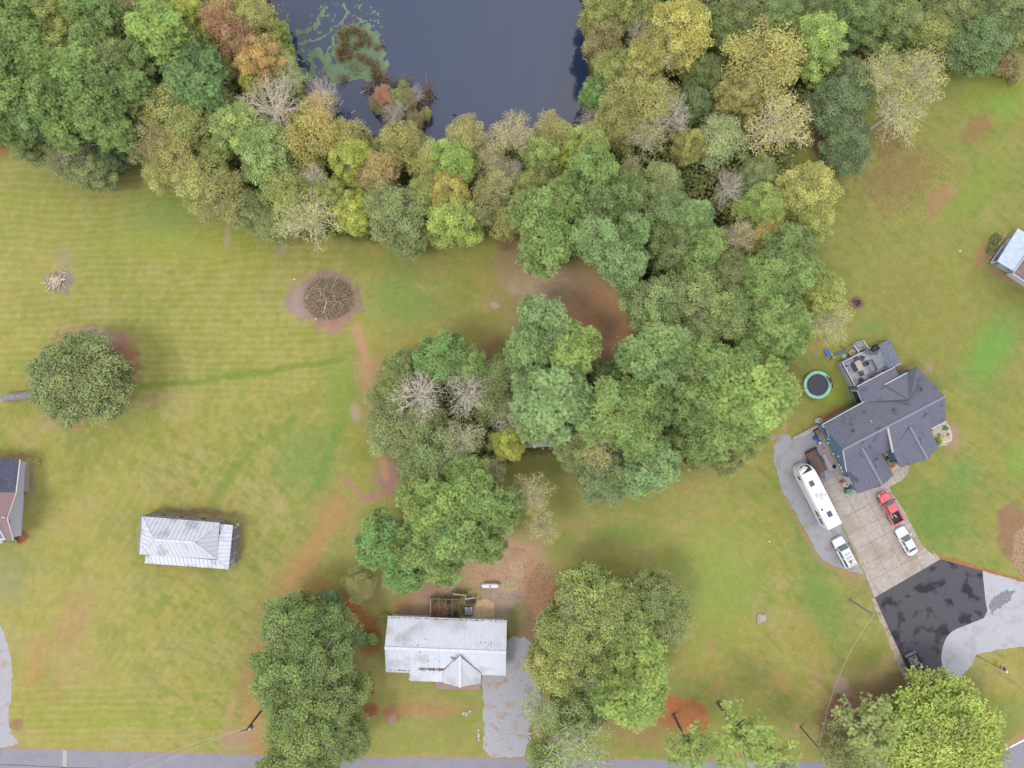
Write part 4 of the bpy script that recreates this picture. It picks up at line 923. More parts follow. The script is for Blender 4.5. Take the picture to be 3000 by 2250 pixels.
# undergrowth between the trunks: nobody could count its stems
rs = np.random.RandomState(77); n = 300000
ux = rs.uniform(-60, 3060, n); uy = rs.uniform(-60, 1480, n)
ok = inpoly(ux, uy, WOOD1) & (fbm(ux, uy, 60, 50) + rs.uniform(-.1, .1, n) > .41) & (np.hypot((ux - 1700) / 220, (uy - 910) / 170) > .97) & (np.hypot((ux - 1572) / 70, (uy - 1285) / 50) > 1)
ux, uy = ux[ok], uy[ok]; n = len(ux); hgt = rs.rand(n) ** 1.2 * 4.5 * (.4 + fbm(ux, uy, 30, 51))
P = np.stack([(ux - 1500) * S, (1125 - uy) * S, hgt + .05], 1)
V_, F_ = leaves(P, np.tile([0, 0, 1.], (n, 1)), .30, rs, .45)
b = .25 + .5 * fbm(ux, uy, 24, 52)
cm = npmesh('undergrowth', V_, F_, [m_leaf], np.repeat(np.stack([np.clip(b + rs.uniform(-.2, .2, n), 0, 1), np.clip(fbm(ux, uy, 50, 53) * 1.1 + rs.uniform(-.2, .2, n), 0, 1), b], 1), 4, 0))
uo = bpy.data.objects.new('undergrowth', cm); COL.objects.link(uo); uo.color = (*alb(138, 146, 78, k=1.75), 1)
stuff(uo, 'tangled green and brown undergrowth between the trees of the woods', 'undergrowth')
# fallen leaves
def leaf_litter(name, regs, n, c, label, size=.11):
    rs = np.random.RandomState(len(label)); P = []
    for cx, cy, rx, ry, w in regs:
        m = int(n * w); a = rs.uniform(0, 6.283, m); r = np.sqrt(rs.rand(m)); P.append(np.stack([cx + np.cos(a) * r * rx, cy + np.sin(a) * r * ry], 1))
    P = np.concatenate(P); m = len(P); Q = np.stack([(P[:, 0] - 1500) * S, (1125 - P[:, 1]) * S, rs.uniform(.02, .06, m)], 1)
    V_, F_ = leaves(Q, np.tile([0, 0, 1.], (m, 1)), size, rs, .35, .7)
    o = bpy.data.objects.new(name, npmesh(name, V_, F_, [m_leaf], tints(m, 4, rs, .55, .5))); COL.objects.link(o); o.color = (*alb(*c), 1); stuff(o, label, 'fallen leaves')
leaf_litter('fallen_leaves', [(2620, 500, 170, 120, .5), (2450, 440, 40, 60, .12), (2560, 640, 160, 90, .2), (2700, 1000, 160, 200, .08), (2330, 1120, 60, 90, .1)], 2600, (196, 138, 92), 'orange fallen leaves scattered on the right lawn', .08)
leaf_litter('fallen_leaves', [(1480, 1700, 130, 100, .35), (1590, 1760, 50, 110, .3), (1480, 2040, 60, 150, .07), (1750, 960, 90, 100, .1), (1620, 850, 120, 50, .1)], 5200, (200, 156, 124), 'brown fallen leaves around the white house and on its gravel drive', .07)
# ------------------------------------------------------------------ shared materials
m_shingle = noise_mat('grey_shingles', alb(100, 102, 120), alb(134, 136, 152), 6, .85, detail=8, c3=alb(88, 90, 108), s3=.7, stretch=(1, 2.5, 2), bump=.5, clo=.60)
m_shingle_ridge = noise_mat('shingle_ridge', alb(134, 136, 152), alb(150, 152, 166), 6, .85)
m_metal_roof = noise_mat('white_metal_roof', alb(212, 215, 225, 1.14), alb(224, 228, 240, 1.08), 1.2, .5, c3=alb(206, 208, 216, .98), s3=.3, bump=0)
m_barn_roof = noise_mat('galvanized_roof', alb(216, 219, 228, 1.16), alb(230, 234, 246, 1.08), 1.0, .5, c3=alb(206, 210, 222, .96), s3=.35)
m_ridge = plain('ridge_cap', alb(216, 222, 236, 1.08), .45)
m_blue = noise_mat('blue_siding', alb(112, 140, 168), alb(124, 152, 180), 2, .7, stretch=(1, 1, 12))
m_trim = plain('white_trim', alb(214, 212, 214), .6, var=.05)
m_siding = noise_mat('white_siding', alb(206, 210, 226, 1.08), alb(222, 226, 240, 1.08), 3, .6, stretch=(1, 1, 8))
m_brick = noise_mat('tan_brick', alb(176, 158, 146), alb(196, 180, 168), 8, .9)
m_glass = plain('dark_glass', (.02, .025, .035), .06, var=.2)
m_carglass = plain('car_glass', (.075, .10, .11), .08, var=.1, coat=.5)  # sky reflection put into the base colour as a lighter blue-green grey
m_deckgrey = noise_mat('grey_deck_boards', alb(168, 174, 188), alb(196, 200, 212), 3, .8, c3=alb(128, 130, 142), s3=.35, stretch=(1, 1, 1))
m_oldwood = noise_mat('old_wood', alb(82, 68, 60), alb(124, 108, 90), 6, .95, c3=alb(70, 58, 50), s3=.6, bump=.3)
m_mosswood = noise_mat('mossy_wood', alb(104, 100, 70), alb(140, 132, 98), 5, .95)
m_newwood = plain('new_wood', alb(210, 188, 144), .8)
m_greywood = noise_mat('grey_wood', alb(140, 136, 140), alb(172, 166, 166), 5, .95, stretch=(1, 1, 4))
m_black = plain('black_plastic', (.018, .019, .024), .5)
m_dkgrey = plain('dark_grey_metal', alb(84, 86, 100), .5, .2)
m_grey = plain('grey_metal', alb(150, 156, 168), .45, .3)
m_tyre = plain('tyre_rubber', (.02, .02, .022), .85)
m_carwhite = plain('white_car_paint', (.62, .63, .66), .25, var=.03, coat=.6)
m_red = plain('red_car_paint', (.50, .075, .085), .28, var=.08, coat=.6)
m_navy = plain('dark_teal_paint', (.012, .05, .075), .25, var=.1, coat=.6)
m_chrome = plain('chrome', (.55, .56, .58), .2, .9)
m_redlamp = plain('red_lamp', (.4, .01, .02), .3)
m_lamp = plain('clear_lamp', (.6, .62, .65), .15)
m_stone = noise_mat('white_stones', alb(196, 186, 178), alb(226, 220, 214), 3, .9)
m_tanstone = noise_mat('tan_stones', alb(196, 172, 140), alb(222, 202, 168), 3, .9)
m_blueplastic = plain('blue_plastic', (.01, .12, .55), .4)
m_tan = plain('tan_plastic', alb(196, 184, 158), .6)
m_mint = plain('mint_pad', alb(146, 206, 184), .6)
m_wire = plain('wire', alb(196, 190, 176), .5)
m_log = noise_mat('split_logs', alb(210, 170, 120, 1.2), alb(230, 206, 170, 1.3), 4, .9)
m_ashwood = noise_mat('grey_logs', alb(190, 180, 170, 1.2), alb(216, 208, 200, 1.3), 4, .9)
m_branch = noise_mat('dry_branches', alb(160, 132, 108, 1.1), alb(200, 178, 150, 1.2), 3, .95)
m_rusttin = noise_mat('rusty_tin', alb(150, 142, 144), alb(184, 180, 184), 3, .6, c3=alb(150, 104, 84), s3=.8, metal=.2)

def plate(mb, q, t=.02, off=.012, shrink=.0):
    """a thin pane laid on the outside of the quad q (counter-clockwise from outside)"""
    q = [Vector(p) for p in q]; c = sum(q, Vector((0, 0, 0))) / len(q); q = [p.lerp(c, shrink) for p in q]
    n = (q[1] - q[0]).cross(q[2] - q[0]).normalized(); k = len(q)
    vs = [p + n * (off - t) for p in q] + [p + n * off for p in q]
    return mb.add(vs, [tuple(range(k - 1, -1, -1)), tuple(range(k, 2 * k))] + [(i, (i + 1) % k, k + (i + 1) % k, k + i) for i in range(k)])
def vr(poly2, u):
    lo, hi = 1e9, -1e9; n = len(poly2)
    for i in range(n):
        a, b = poly2[i], poly2[(i + 1) % n]
        if min(a[0], b[0]) - 1e-6 <= u <= max(a[0], b[0]) + 1e-6:
            if abs(a[0] - b[0]) < 1e-6: vs = (a[1], b[1])
            else: vs = (a[1] + (b[1] - a[1]) * (u - a[0]) / (b[0] - a[0]),)
            lo = min(lo, *vs); hi = max(hi, *vs)
    return (lo, hi) if hi > -1e8 else None
def ribbed(pts, eave, width, ribs, parent, mat, name='roof_panel', rib=.035, rw=.05, seed=1, lift=.03, gap=.004):
    """cover the convex roof face pts with separate ribbed sheets, width metres each"""
    rnd = random.Random(seed); pts = [Vector(p) for p in pts]; o = pts[0]; Uu = Vector(eave).normalized()
    N = Vector((0, 0, 0))
    for i in range(len(pts)): N += pts[i].cross(pts[(i + 1) % len(pts)])
    N.normalize(); N = -N if N.z < 0 else N; Uu = (Uu - N * Uu.dot(N)).normalized(); Vv = N.cross(Uu)
    p2 = [((p - o).dot(Uu), (p - o).dot(Vv)) for p in pts]; u0 = min(p[0] for p in p2); u1 = max(p[0] for p in p2)
    k = max(1, round((u1 - u0) / width)); w = (u1 - u0) / k
    for i in range(k):
        a = u0 + i * w; us = []; pw = w / ribs
        for j in range(ribs):
            s0 = a + j * pw; us += [(s0 + (gap if j == 0 else .004), 0), (s0 + pw - rw * 1.6, 0), (s0 + pw - rw * 1.2, rib), (s0 + pw - rw * .3, rib), (s0 + pw - (gap if j == ribs - 1 else .004), 0)]
        verts = []; faces = []; zj = lift + rnd.uniform(0, .006)
        for u, h in us:
            r = vr(p2, min(max(u, u0 + 1e-4), u1 - 1e-4))
            if r is None: continue
            for v, dz in ((r[0], h), (r[1], h), (r[0], -.02), (r[1], -.02)): verts.append(o + Uu * u + Vv * v + N * (zj + dz))
        m = len(verts) // 4
        for j in range(m - 1):
            q = 4 * j; faces += [(q, q + 4, q + 5, q + 1), (q + 2, q + 3, q + 7, q + 6), (q, q + 2, q + 6, q + 4), (q + 1, q + 5, q + 7, q + 3)]
        if m > 1:
            faces += [(0, 1, 3, 2), (4 * m - 4, 4 * m - 2, 4 * m - 1, 4 * m - 3)]
            MB().add(verts, faces).build(name, mat, parent)
def ridge(a, b, parent, mat, w=.28, name='ridge_cap'):
    a, b = Vector(a) + Vector((0, 0, .07)), Vector(b) + Vector((0, 0, .07)); MB().bar(a, b, w, .05).build(name, mat, parent)

# ------------------------------------------------------------------ old barn with white hip roof
br = thing('barn', 'old farm building with white hipped tin roof on the left lawn', 'barn', G(560, 1585))
ze, zr = 3.8, 6.7
a, b, c, d = G(417, 1513, ze), G(643, 1532, ze), G(635, 1638, ze), G(409, 1624, ze); r1, r2 = G(451, 1580, zr), G(570, 1589, zr)
rd = MB()
dn = Vector((0, 0, -.14))
for f in ((a, b, r2, r1), (b, c, r2), (c, d, r1, r2), (d, a, r1)): rd.slab([q + dn for q in f], .1)
rd.build('roof_deck', m_greywood, br)
for i, (f, e) in enumerate((((a, b, r2, r1), b - a), ((b, c, r2), c - b), ((c, d, r1, r2), d - c), ((d, a, r1), a - d))): ribbed(f, e, .66, 1, br, m_barn_roof, seed=i, gap=.012, rib=.045)
for p, q in ((r1, r2), (a, r1), (d, r1), (b, r2), (c, r2)): ridge(p, q, br, m_ridge, .2, 'ridge_cap')
zi, zo = 3.7, 2.9
k0, k1, k2, k3, k4 = G(642, 1570, zi), G(634, 1641, zi), G(669.5, 1667.5, zo), G(682.5, 1539, zo), G(643, 1535, zo)
k5, k6, k7 = G(424.6, 1650, zo), G(450, 1625, zi), G(427, 1625, zo)
rd = MB()
for f in ((k0, k3, k2, k1), (k4, k3, k0), (k6, k1, k2, k5), (k7, k6, k5)): rd.slab([q + dn for q in f], .08)
rd.build('porch_roof_deck', m_greywood, br)
for i, (f, e) in enumerate((((k0, k3, k2, k1), k2 - k3), ((k4, k3, k0), k3 - k4), ((k6, k1, k2, k5), k2 - k5), ((k7, k6, k5), k5 - k7))): ribbed(f, e, .62, 1, br, m_barn_roof, 'porch_roof_panel', seed=9 + i, gap=.012, rib=.045)
for p, q in ((k0, k3), (k1, k2), (k6, k5)): ridge(p, q, br, m_ridge, .16, 'ridge_cap')
w = [G(432, 1519), G(648, 1537), G(640, 1630), G(424, 1616)]
w = [G(446, 1501), G(667, 1521), G(657, 1612), G(437, 1596)]
MB().prism(w, 0, 3.5).build('wall', m_greywood, br)
for i in range(34):
    t0, t1 = i / 34 + .002, (i + 1) / 34 - .002; p, q = w[0].lerp(w[1], t0), w[0].lerp(w[1], t1); n = Vector((.08, 1, 0)).normalized() * .03
    MB().prism([p, q, q + n, p + n], .1, 3.6).build('wall_board', m_greywood, br)
for t in (.18, .42, .7):
    p, q = w[0].lerp(w[1], t), w[0].lerp(w[1], t + .08); n = Vector((.08, 1, 0)).normalized() * .08
    f = MB().prism([p, q, q + n, p + n], 1.0, 2.4).build('window', m_trim, br); p2, q2 = p.lerp(q, .1), p.lerp(q, .9)
    MB().prism([p2 + n * .9, q2 + n * .9, q2 + n * 1.2, p2 + n * 1.2], 1.1, 2.3).build('pane', m_glass, f)
fl = [G(657, 1534), G(701, 1537), G(690, 1655), G(450, 1632), G(452, 1612), G(650, 1626)]
MB().prism(fl, .02, .45).build('porch_floor', m_greywood, br)
for px, py in ((697, 1541), (695, 1572), (691, 1615), (687, 1648), (600, 1645), (530, 1640), (460, 1634)):
    p = G(px, py); MB().box((p.x, p.y, 1.65), (.16, .16, 2.4)).build('porch_post', m_trim, br)
for px, py in ((699, 1536), (697, 1570), (691, 1617), (688, 1650), (468, 1508), (480, 1508), (500, 1512), (560, 1517), (620, 1521), (664, 1525)):
    p = G(px, py); MB().box((p.x, p.y, .2), (.42, .42, .4)).build('pier', m_stone, br)

# ------------------------------------------------------------------ white house at the road
wh = thing('white_house', 'long white house with ribbed white metal roof and small front gable beside the gravel drive', 'house', G(1308, 1890))
ze, zr, zp = 3.0, 4.7, 2.7
A_, B_, C_, D_ = G(1136, 1807, ze), G(1485, 1820, ze), G(1481.5, 1977, ze), G(1130, 1966, ze); R1, R2 = G(1127, 1898, zr), G(1483, 1911, zr)
rd = MB(); [rd.slab(f, .14) for f in ((A_, B_, R2, R1), (R1, R2, C_, D_))]; rd.build('roof_deck', m_trim, wh)
ribbed((A_, B_, R2, R1), B_ - A_, .92, 3, wh, m_metal_roof, seed=31, rib=.045, rw=.07)
V0, V1, V2 = G(1347.5, 1923, 4.55), G(1301, 1961, 3.12), G(1409, 1975, 3.0)
ribbed((R1, R2, C_, D_), C_ - D_, .92, 3, wh, m_metal_roof, seed=32, rib=.045, rw=.07)
ridge(R1, R2, wh, m_ridge, .45)
P0, P1, P2, P3 = G(1200, 1957, 3.1), G(1306, 1961, 3.1), G(1304, 1998, 2.75), G(1200, 1994.5, 2.75)
MB().slab((P0, P1, P2, P3), .12).build('porch_roof_deck', m_trim, wh); ribbed((P0, P1, P2, P3), P2 - P3, .92, 3, wh, m_metal_roof, 'porch_roof_panel', seed=33, rib=.045, rw=.07)
ga, gb, gc, gd, ge = G(1301, 1960, 3.2), G(1301, 1999, 3.0), G(1348, 2012.5, 4.6), G(1409, 2000.5, 3.0), G(1409, 1973, 3.2)
gt = G(1347.5, 1922, 4.75)
rd = MB(); up = Vector((0, 0, .10)); rd.slab((ga + up, gb + up, gc + up, gt + up), .14); rd.slab((gt + up, gc + up, gd + up, ge + up), .14); rd.build('gable_roof_deck', m_trim, wh)
ribbed((ga + up, gb + up, gc + up, gt + up), gb - ga, .92, 3, wh, m_metal_roof, 'gable_roof_panel', seed=34, rib=.045, rw=.07)
ribbed((gt + up, gc + up, gd + up, ge + up), gd - ge, .92, 3, wh, m_metal_roof, 'gable_roof_panel', seed=35, rib=.045, rw=.07)
ridge(gt + up, gc + up, wh, m_ridge, .4, 'gable_ridge_cap')
w = [G(1149, 1799), G(1477, 1811), G(1473, 1950), G(1142, 1940)]
MB().prism(w, 0, 2.95).build('wall', m_siding, wh)
for y0, y1, x in ((0, 1, 0),):
    gm = MB(); gm.add([w[0] + Vector((0, 0, 2.95)), w[3] + Vector((0, 0, 2.95)), (w[0].lerp(w[3], .52)) + Vector((0, 0, 4.5))], [(0, 1, 2)]); gm.add([w[2] + Vector((0, 0, 2.95)), w[1] + Vector((0, 0, 2.95)), (w[1].lerp(w[2], .52)) + Vector((0, 0, 4.5))], [(0, 1, 2)]); gm.build('gable_wall', m_siding, wh)
MB().prism([G(1312, 1940), G(1398, 1943), G(1396, 1968), G(1310, 1965)], 0, 2.9).build('gable_wall', m_siding, wh)
MB().bar(A_ + Vector((0, .08, -.05)), B_ + Vector((0, .08, -.05)), .14, .14).build('gutter', m_trim, wh)
MB().bar(D_ + Vector((0, -.08, -.05)), C_ + Vector((0, -.08, -.05)), .14, .14).build('gutter', m_trim, wh)
for t in (.08, .2, .62, .8):
    p, q = w[0].lerp(w[1], t), w[0].lerp(w[1], t + .07); n = Vector((.03, 1, 0)) * .07
    f = MB().prism([p, q, q + n, p + n], 1.1, 2.3).build('window', m_trim, wh); p2, q2 = p.lerp(q, .1), p.lerp(q, .9)
    MB().prism([p2 + n * .9, q2 + n * .9, q2 + n * 1.3, p2 + n * 1.3], 1.2, 2.2).build('pane', m_glass, f)
MB().prism([G(1276, 1985), G(1410, 1989), G(1408, 2020), G(1276, 2016)], .0, .22).build('porch_floor', noise_mat('brick_porch', alb(164, 136, 132), alb(190, 164, 158), 6), wh)
for px, py in ((1206, 1968), (1250, 1969), (1302, 1971), (1396, 1975)):
    p = G(px, py); MB().box((p.x, p.y, 1.45), (.16, .16, 2.5)).build('porch_post', m_trim, wh)
def debris(regs, n, size, label, zf):
    rs = np.random.RandomState(n); P = []
    for (ax, ay), (bx, by), wd_, k in regs:
        t = rs.rand(k); P.append(np.stack([ax + (bx - ax) * t + rs.normal(0, wd_, k), ay + (by - ay) * t + rs.normal(0, wd_, k)], 1))
    P = np.concatenate(P); Q = np.array([list(zf(x, y)) for x, y in P]); m = len(Q)
    V_, F_ = leaves(Q, np.tile([0, 0, 1.], (m, 1)), size, rs, .25, .6)
    o = bpy.data.objects.new('roof_leaves', npmesh('roof_leaves', V_, F_, [m_leaf], tints(m, 4, rs, .5, .5))); COL.objects.link(o); o.color = (*alb(140, 92, 68), 1); stuff(o, label, 'fallen leaves')
def wroof(x, y):
    # height of the white house roof under this plan position
    yn = 1807 + (x - 1136) * .0372; yr = 1898 + (x - 1127) * .0365; ys = 1966 + (x - 1130) * .0313
    z = ze + (zr - ze) * ((y - yn) / (yr - yn) if y < yr else max(-.3, 1 - (y - yr) / (ys - yr)))
    xr = 1348
    if y > 1925 and abs(x - xr) < 56: z = max(z, 4.7 - 1.55 * abs(x - xr) / 52)
    return G(x, y, z + .12)
debris([((1347, 1925), (1301, 1961), 1.0, 130), ((1349, 1925), (1409, 1974), 1.2, 170), ((1225, 1960), (1300, 1962), 2.2, 300), ((1140, 1963), (1200, 1965), 1.2, 50), ((1140, 1809), (1480, 1821), 1.0, 150), ((1200, 1900), (1290, 1950), 14, 60), ((1160, 1860), (1270, 1880), 12, 30), ((1380, 1880), (1470, 1895), 8, 40), ((1321, 1925), (1334, 1932), 2.5, 40)], 700, .07, 'brown leaves lying in the valleys and on the ribs of the white metal roof', wroof)

# wooden deck behind the white house
dk = thing('wooden_deck', 'dark weathered wooden deck with stairs behind the white house', 'deck', G(1310, 1780))
z = .75
dp = [(1264, 1749), (1347, 1752), (1347, 1811), (1262, 1808)]
nb = 17
for i in range(nb):
    t0, t1 = i / nb + .004, (i + 1) / nb - .004
    q = [G(dp[0][0] + (dp[1][0] - dp[0][0]) * t, dp[0][1] + 3 * t, z) for t in (t0, t1)] + [G(dp[3][0] + (dp[2][0] - dp[3][0]) * t, dp[3][1] + 3 * t, z) for t in (t1, t0)]
    MB().slab(q, .05).build('board', m_oldwood if i % 4 else m_mosswood, dk)
MB().slab([G(1348, 1749, z), G(1364, 1750, z), G(1364, 1772, z), G(1348, 1771, z)], .05).build('landing', m_mosswood, dk)
for i in range(7): # stairs going left-up and right
    MB().slab([G(1326 + i * 5.5, 1734, z - .03 - .0 * i), G(1330.5 + i * 5.5, 1734, z - .03), G(1330.5 + i * 5.5, 1748, z - .03), G(1326 + i * 5.5, 1748, z - .03)], .05).build('stair_tread', m_mosswood, dk)
for i in range(7):
    zz = z - .1 * (i + 1); MB().slab([G(1366 + i * 4, 1752 - i * .8, zz), G(1369.5 + i * 4, 1752 - i * .8, zz), G(1369.5 + i * 4, 1770 - i * .5, zz), G(1366 + i * 4, 1770 - i * .5, zz)], .05).build('stair_tread', m_oldwood, dk)
def rail(parent, pts, zf, zt, mat, mtop=None, name='railing', step=.16, th=.05):
    mb = MB()
    for (a0, b0) in zip(pts[:-1], pts[1:]):
        p, q = Vector(a0), Vector(b0); n = max(2, int((q - p).length / step))
        for i in range(n + 1):
            t = i / n; o = p.lerp(q, t); mb.box((o.x, o.y, (zf + zt) / 2 + o.z), (.035, .035, zt - zf))
        mb.bar(p + Vector((0, 0, zf + .1)), q + Vector((0, 0, zf + .1)), .05)
    r = mb.build(name, mat, parent)
    tb = MB()
    for (a0, b0) in zip(pts[:-1], pts[1:]): tb.bar(Vector(a0) + Vector((0, 0, zt)), Vector(b0) + Vector((0, 0, zt)), .13, .05)
    tb.build('handrail', mtop or mat, r)
def GX(px, py, zz): v = G(px, py, zz); return Vector((v.x, v.y, 0))
rail(dk, [GX(1264, 1749, z), GX(1347, 1752, z)], z, z + .9, m_mosswood)
rail(dk, [GX(1263, 1750, z), GX(1262, 1806, z)], z, z + .9, m_greywood)
rail(dk, [GX(1348, 1772, z), GX(1348, 1808, z)], z, z + .9, m_mosswood, m_oldwood)
rail(dk, [GX(1326, 1734, z), GX(1350, 1738, z), GX(1365, 1738, z), GX(1365, 1752, z)], z, z + .9, m_mosswood, m_newwood)
rail(dk, [GX(1366, 1753, z), GX(1394, 1748, z)], z - .4, z + .4, m_greywood, m_trim)
rail(dk, [GX(1366, 1772, z), GX(1394, 1768, z)], z - .4, z + .4, m_mosswood)
for px, py in ((1264, 1749), (1305, 1750), (1347, 1752), (1365, 1738), (1326, 1734), (1394, 1748), (1394, 1768)):
    p = G(px, py, z); MB().box((p.x, p.y, .85), (.1, .1, 1.7)).build('post', m_mosswood, dk)
lf = leaf_litter('fallen_leaves', [(1292, 1780, 22, 20, 1)], 160, (190, 130, 90), 'orange leaves lying on the boards of the dark wooden deck', .1)
bpy.data.objects['fallen_leaves.002'].location.z = z + .0

ac = thing('air_conditioner', 'grey air conditioning unit with round fan beside the wooden deck', 'air conditioner', G(1373, 1790))
p = G(1373, 1790, 1.0)
MB().box((p.x, p.y, .55), (1.15, 1.2, .95)).build('cabinet', m_grey, ac); MB().lathe((p.x - .02, p.y + .28, 1.03), [(.33, 0), (.33, .04), (.3, .05)], 20).build('fan_grille', m_dkgrey, ac)
fb = MB(); [fb.box((p.x - .02, p.y + .28, 1.1), (.5, .1, .02), rz=R(k * 60)) for k in range(3)]; fb.build('fan_blade', m_grey, ac)
MB().box((p.x, p.y - .72, .5), (.9, .3, .3)).build('duct', m_dkgrey, ac)
pt = thing('propane_tank', 'long white propane tank lying on legs above the white house', 'propane tank', G(1436, 1716))
p = G(1436, 1716, .8); mb = MB(); L_ = 1.38; rr_ = .36
mb.tube([(p.x + x, p.y, .8) for x in (-L_, -L_ + .06, -L_ + .2, -L_ + .4, L_ - .4, L_ - .2, L_ - .06, L_)], [.05, .2, .31, rr_, rr_, .31, .2, .05], 20); mb.build('tank', m_carwhite, pt, True)
MB().lathe((p.x + .0, p.y, 1.12), [(.14, 0), (.14, .12), (.08, .16)], 14).build('valve_dome', plain('dome_pink', alb(168, 130, 126), .6), pt)
for s_ in (-.8, .8): MB().box((p.x + s_, p.y, .25), (.12, .5, .5)).build('leg', m_grey, pt)
def ladder(px0, py0, px1, py1, w_, n, name, label, mat, rmat, cat='ladder'):
    a0, b0 = G(px0, py0, .1), G(px1, py1, .1); t = thing(name, label, cat, a0.lerp(b0, .5) * Vector((1, 1, 0)) if False else Vector(((a0.x + b0.x) / 2, (a0.y + b0.y) / 2, 0)))
    d_ = (b0 - a0).normalized(); s_ = Vector((-d_.y, d_.x, 0)) * w_ / 2
    for k in (-1, 1): MB().bar(a0 + s_ * k, b0 + s_ * k, .06, .1).build('side_rail', mat, t)
    for i in range(n):
        o = a0.lerp(b0, (i + .5) / n); MB().bar(o - s_, o + s_, .15 if w_ > .6 else .06, .05).build('rung', rmat, t)
    return t
ladder(1169, 1791, 1237, 1797, .42, 12, 'ladder', 'aluminium ladder lying along the back wall of the white house', m_grey, m_trim)
def rocks(name, label, pts, r, mat, parent_name='stone', group=None, cat='stones'):
    p0 = G(*pts[0]); t = thing(name, label, cat, p0, group=group); rnd = random.Random(len(pts)); base = None
    for i, (x, y) in enumerate(pts):
        p = G(x, y); rr_ = r * rnd.uniform(.7, 1.3); mb = MB(); mb.lathe((0, 0, 0), [(rr_ * .7, 0), (rr_, rr_ * .35), (rr_ * .7, rr_ * .75), (rr_ * .2, rr_ * .9)], 7)
        mb.v = [(v[0] * rnd.uniform(.8, 1.2), v[1] * rnd.uniform(.8, 1.2), v[2]) for v in mb.v]
        o = mb.build(parent_name, mat, t, world=False); o.location = (p.x - p0.x, p.y - p0.y, 0)
    return t
rocks('stone_border', 'short row of white stones on the lawn left of the gravel drive', [(1402, 2138), (1402.5, 2146), (1403, 2152), (1402, 2158), (1403, 2166)], .2, m_stone)
rocks('stone_border', 'cluster of white stones at the right side of the gravel drive', [(1548, 2147), (1554, 2149), (1551, 2158), (1553, 2164), (1549, 2170), (1555, 2147)], .18, m_stone)
rocks('stone_pile', 'small heap of white stones on the lawn below the white house', [(1357, 2090), (1362, 2087), (1368, 2090), (1364, 2094), (1374, 2085), (1378, 2082)], .2, m_stone)
mbx = thing('mailbox', 'white mailbox on a post at the road, right of the gravel drive', 'mailbox', G(1596, 2186)); p = G(1596, 2187, 1.1)
MB().tube([(p.x, p.y - .3, 1.1), (p.x, p.y + .3, 1.1)], .15, 12).build('box', m_carwhite, mbx); MB().box((p.x, p.y, .5), (.1, .1, 1.0)).build('post', m_trim, mbx); MB().box((p.x + .16, p.y, 1.2), (.02, .06, .2)).build('flag', m_redlamp, mbx)
lp = thing('yard_lamp', 'small white yard lamp under the trees right of the gravel drive', 'lamp', G(1624, 2100)); p = G(1619, 2099, 1.5)
MB().tube([(G(1624, 2100).x, G(1624, 2100).y, 0), (p.x, p.y, 1.5)], .04, 8).build('pole', m_trim, lp); MB().lathe((p.x, p.y, 1.45), [(.1, 0), (.2, .12), (.08, .3)], 12).build('lamp_head', m_carwhite, lp)
st_ = thing('planter', 'white planter in the round pine straw bed left of the white house', 'planter', G(1068, 2016)); p = G(1068, 2016)
MB().lathe((p.x, p.y, 0), [(.12, 0), (.2, .3), (.22, .35)], 12).build('pot', m_carwhite, st_); MB().lathe((p.x, p.y, .3), [(.18, 0), (.1, .2)], 8).build('plant', m_stone, st_)

# ------------------------------------------------------------------ house with grey shingle roof
gh = thing('grey_roof_house', 'blue-sided house with complex grey shingle roof at the concrete driveway', 'house', G(2550, 1250))
Z1, Z2 = 3.2, 6.25
def face(pts, name='roof', t=.2, mat=None): return MB().slab([G(*p) for p in pts], t).build(name, mat or m_shingle, gh)
face([(2408, 1245, Z1), (2469.8, 1317.5, Z2), (2768.6, 1161.6, Z2), (2702, 1094, Z1), (2663, 1170, 5.0), (2533, 1177, Z1)], 'roof')
face([(2469.8, 1317.5, Z2), (2768.6, 1161.6, Z2), (2771.5, 1233, Z1), (2726, 1257, Z1), (2616, 1313, Z1), (2480, 1381.5, Z1)], 'roof')
ridge(G(2469.8, 1317.5, Z2), G(2768.6, 1161.6, Z2), gh, m_shingle_ridge, .34)
# front wing at the driveway
face([(2480, 1380, 3.3), (2525, 1312, 5.25), (2585, 1423, 5.25), (2513, 1445.5, 3.2)], 'wing_roof')
face([(2525, 1312, 5.25), (2582.5, 1331, 3.3), (2618.5, 1392, 3.2), (2585, 1423, 5.25)], 'wing_roof')
ridge(G(2525, 1312, 5.25), G(2585, 1423, 5.25), gh, m_shingle_ridge, .30)
# raised part right of the entrance and the second front wing
face([(2601, 1254, 6.25), (2720, 1191, 6.4), (2727, 1268, 3.9), (2617, 1324, 3.9)], 'raised_roof', .12)
MB().slab([G(2599.5, 1254, 6.33), G(2603.5, 1252, 6.33), G(2618.5, 1325, 4.0), (G(2614.5, 1326, 4.0))], .28).build('fascia', m_trim, gh)
face([(2615.7, 1323, 3.95), (2665.6, 1250, 5.6), (2717, 1345, 5.3), (2637.4, 1370, 3.3)], 'wing_roof')
face([(2665.6, 1250, 5.6), (2726.4, 1262, 3.95), (2748, 1310, 3.3), (2717, 1345, 5.3)], 'wing_roof')
ridge(G(2665.6, 1250, 5.6), G(2717, 1345, 5.3), gh, m_shingle_ridge, .30)
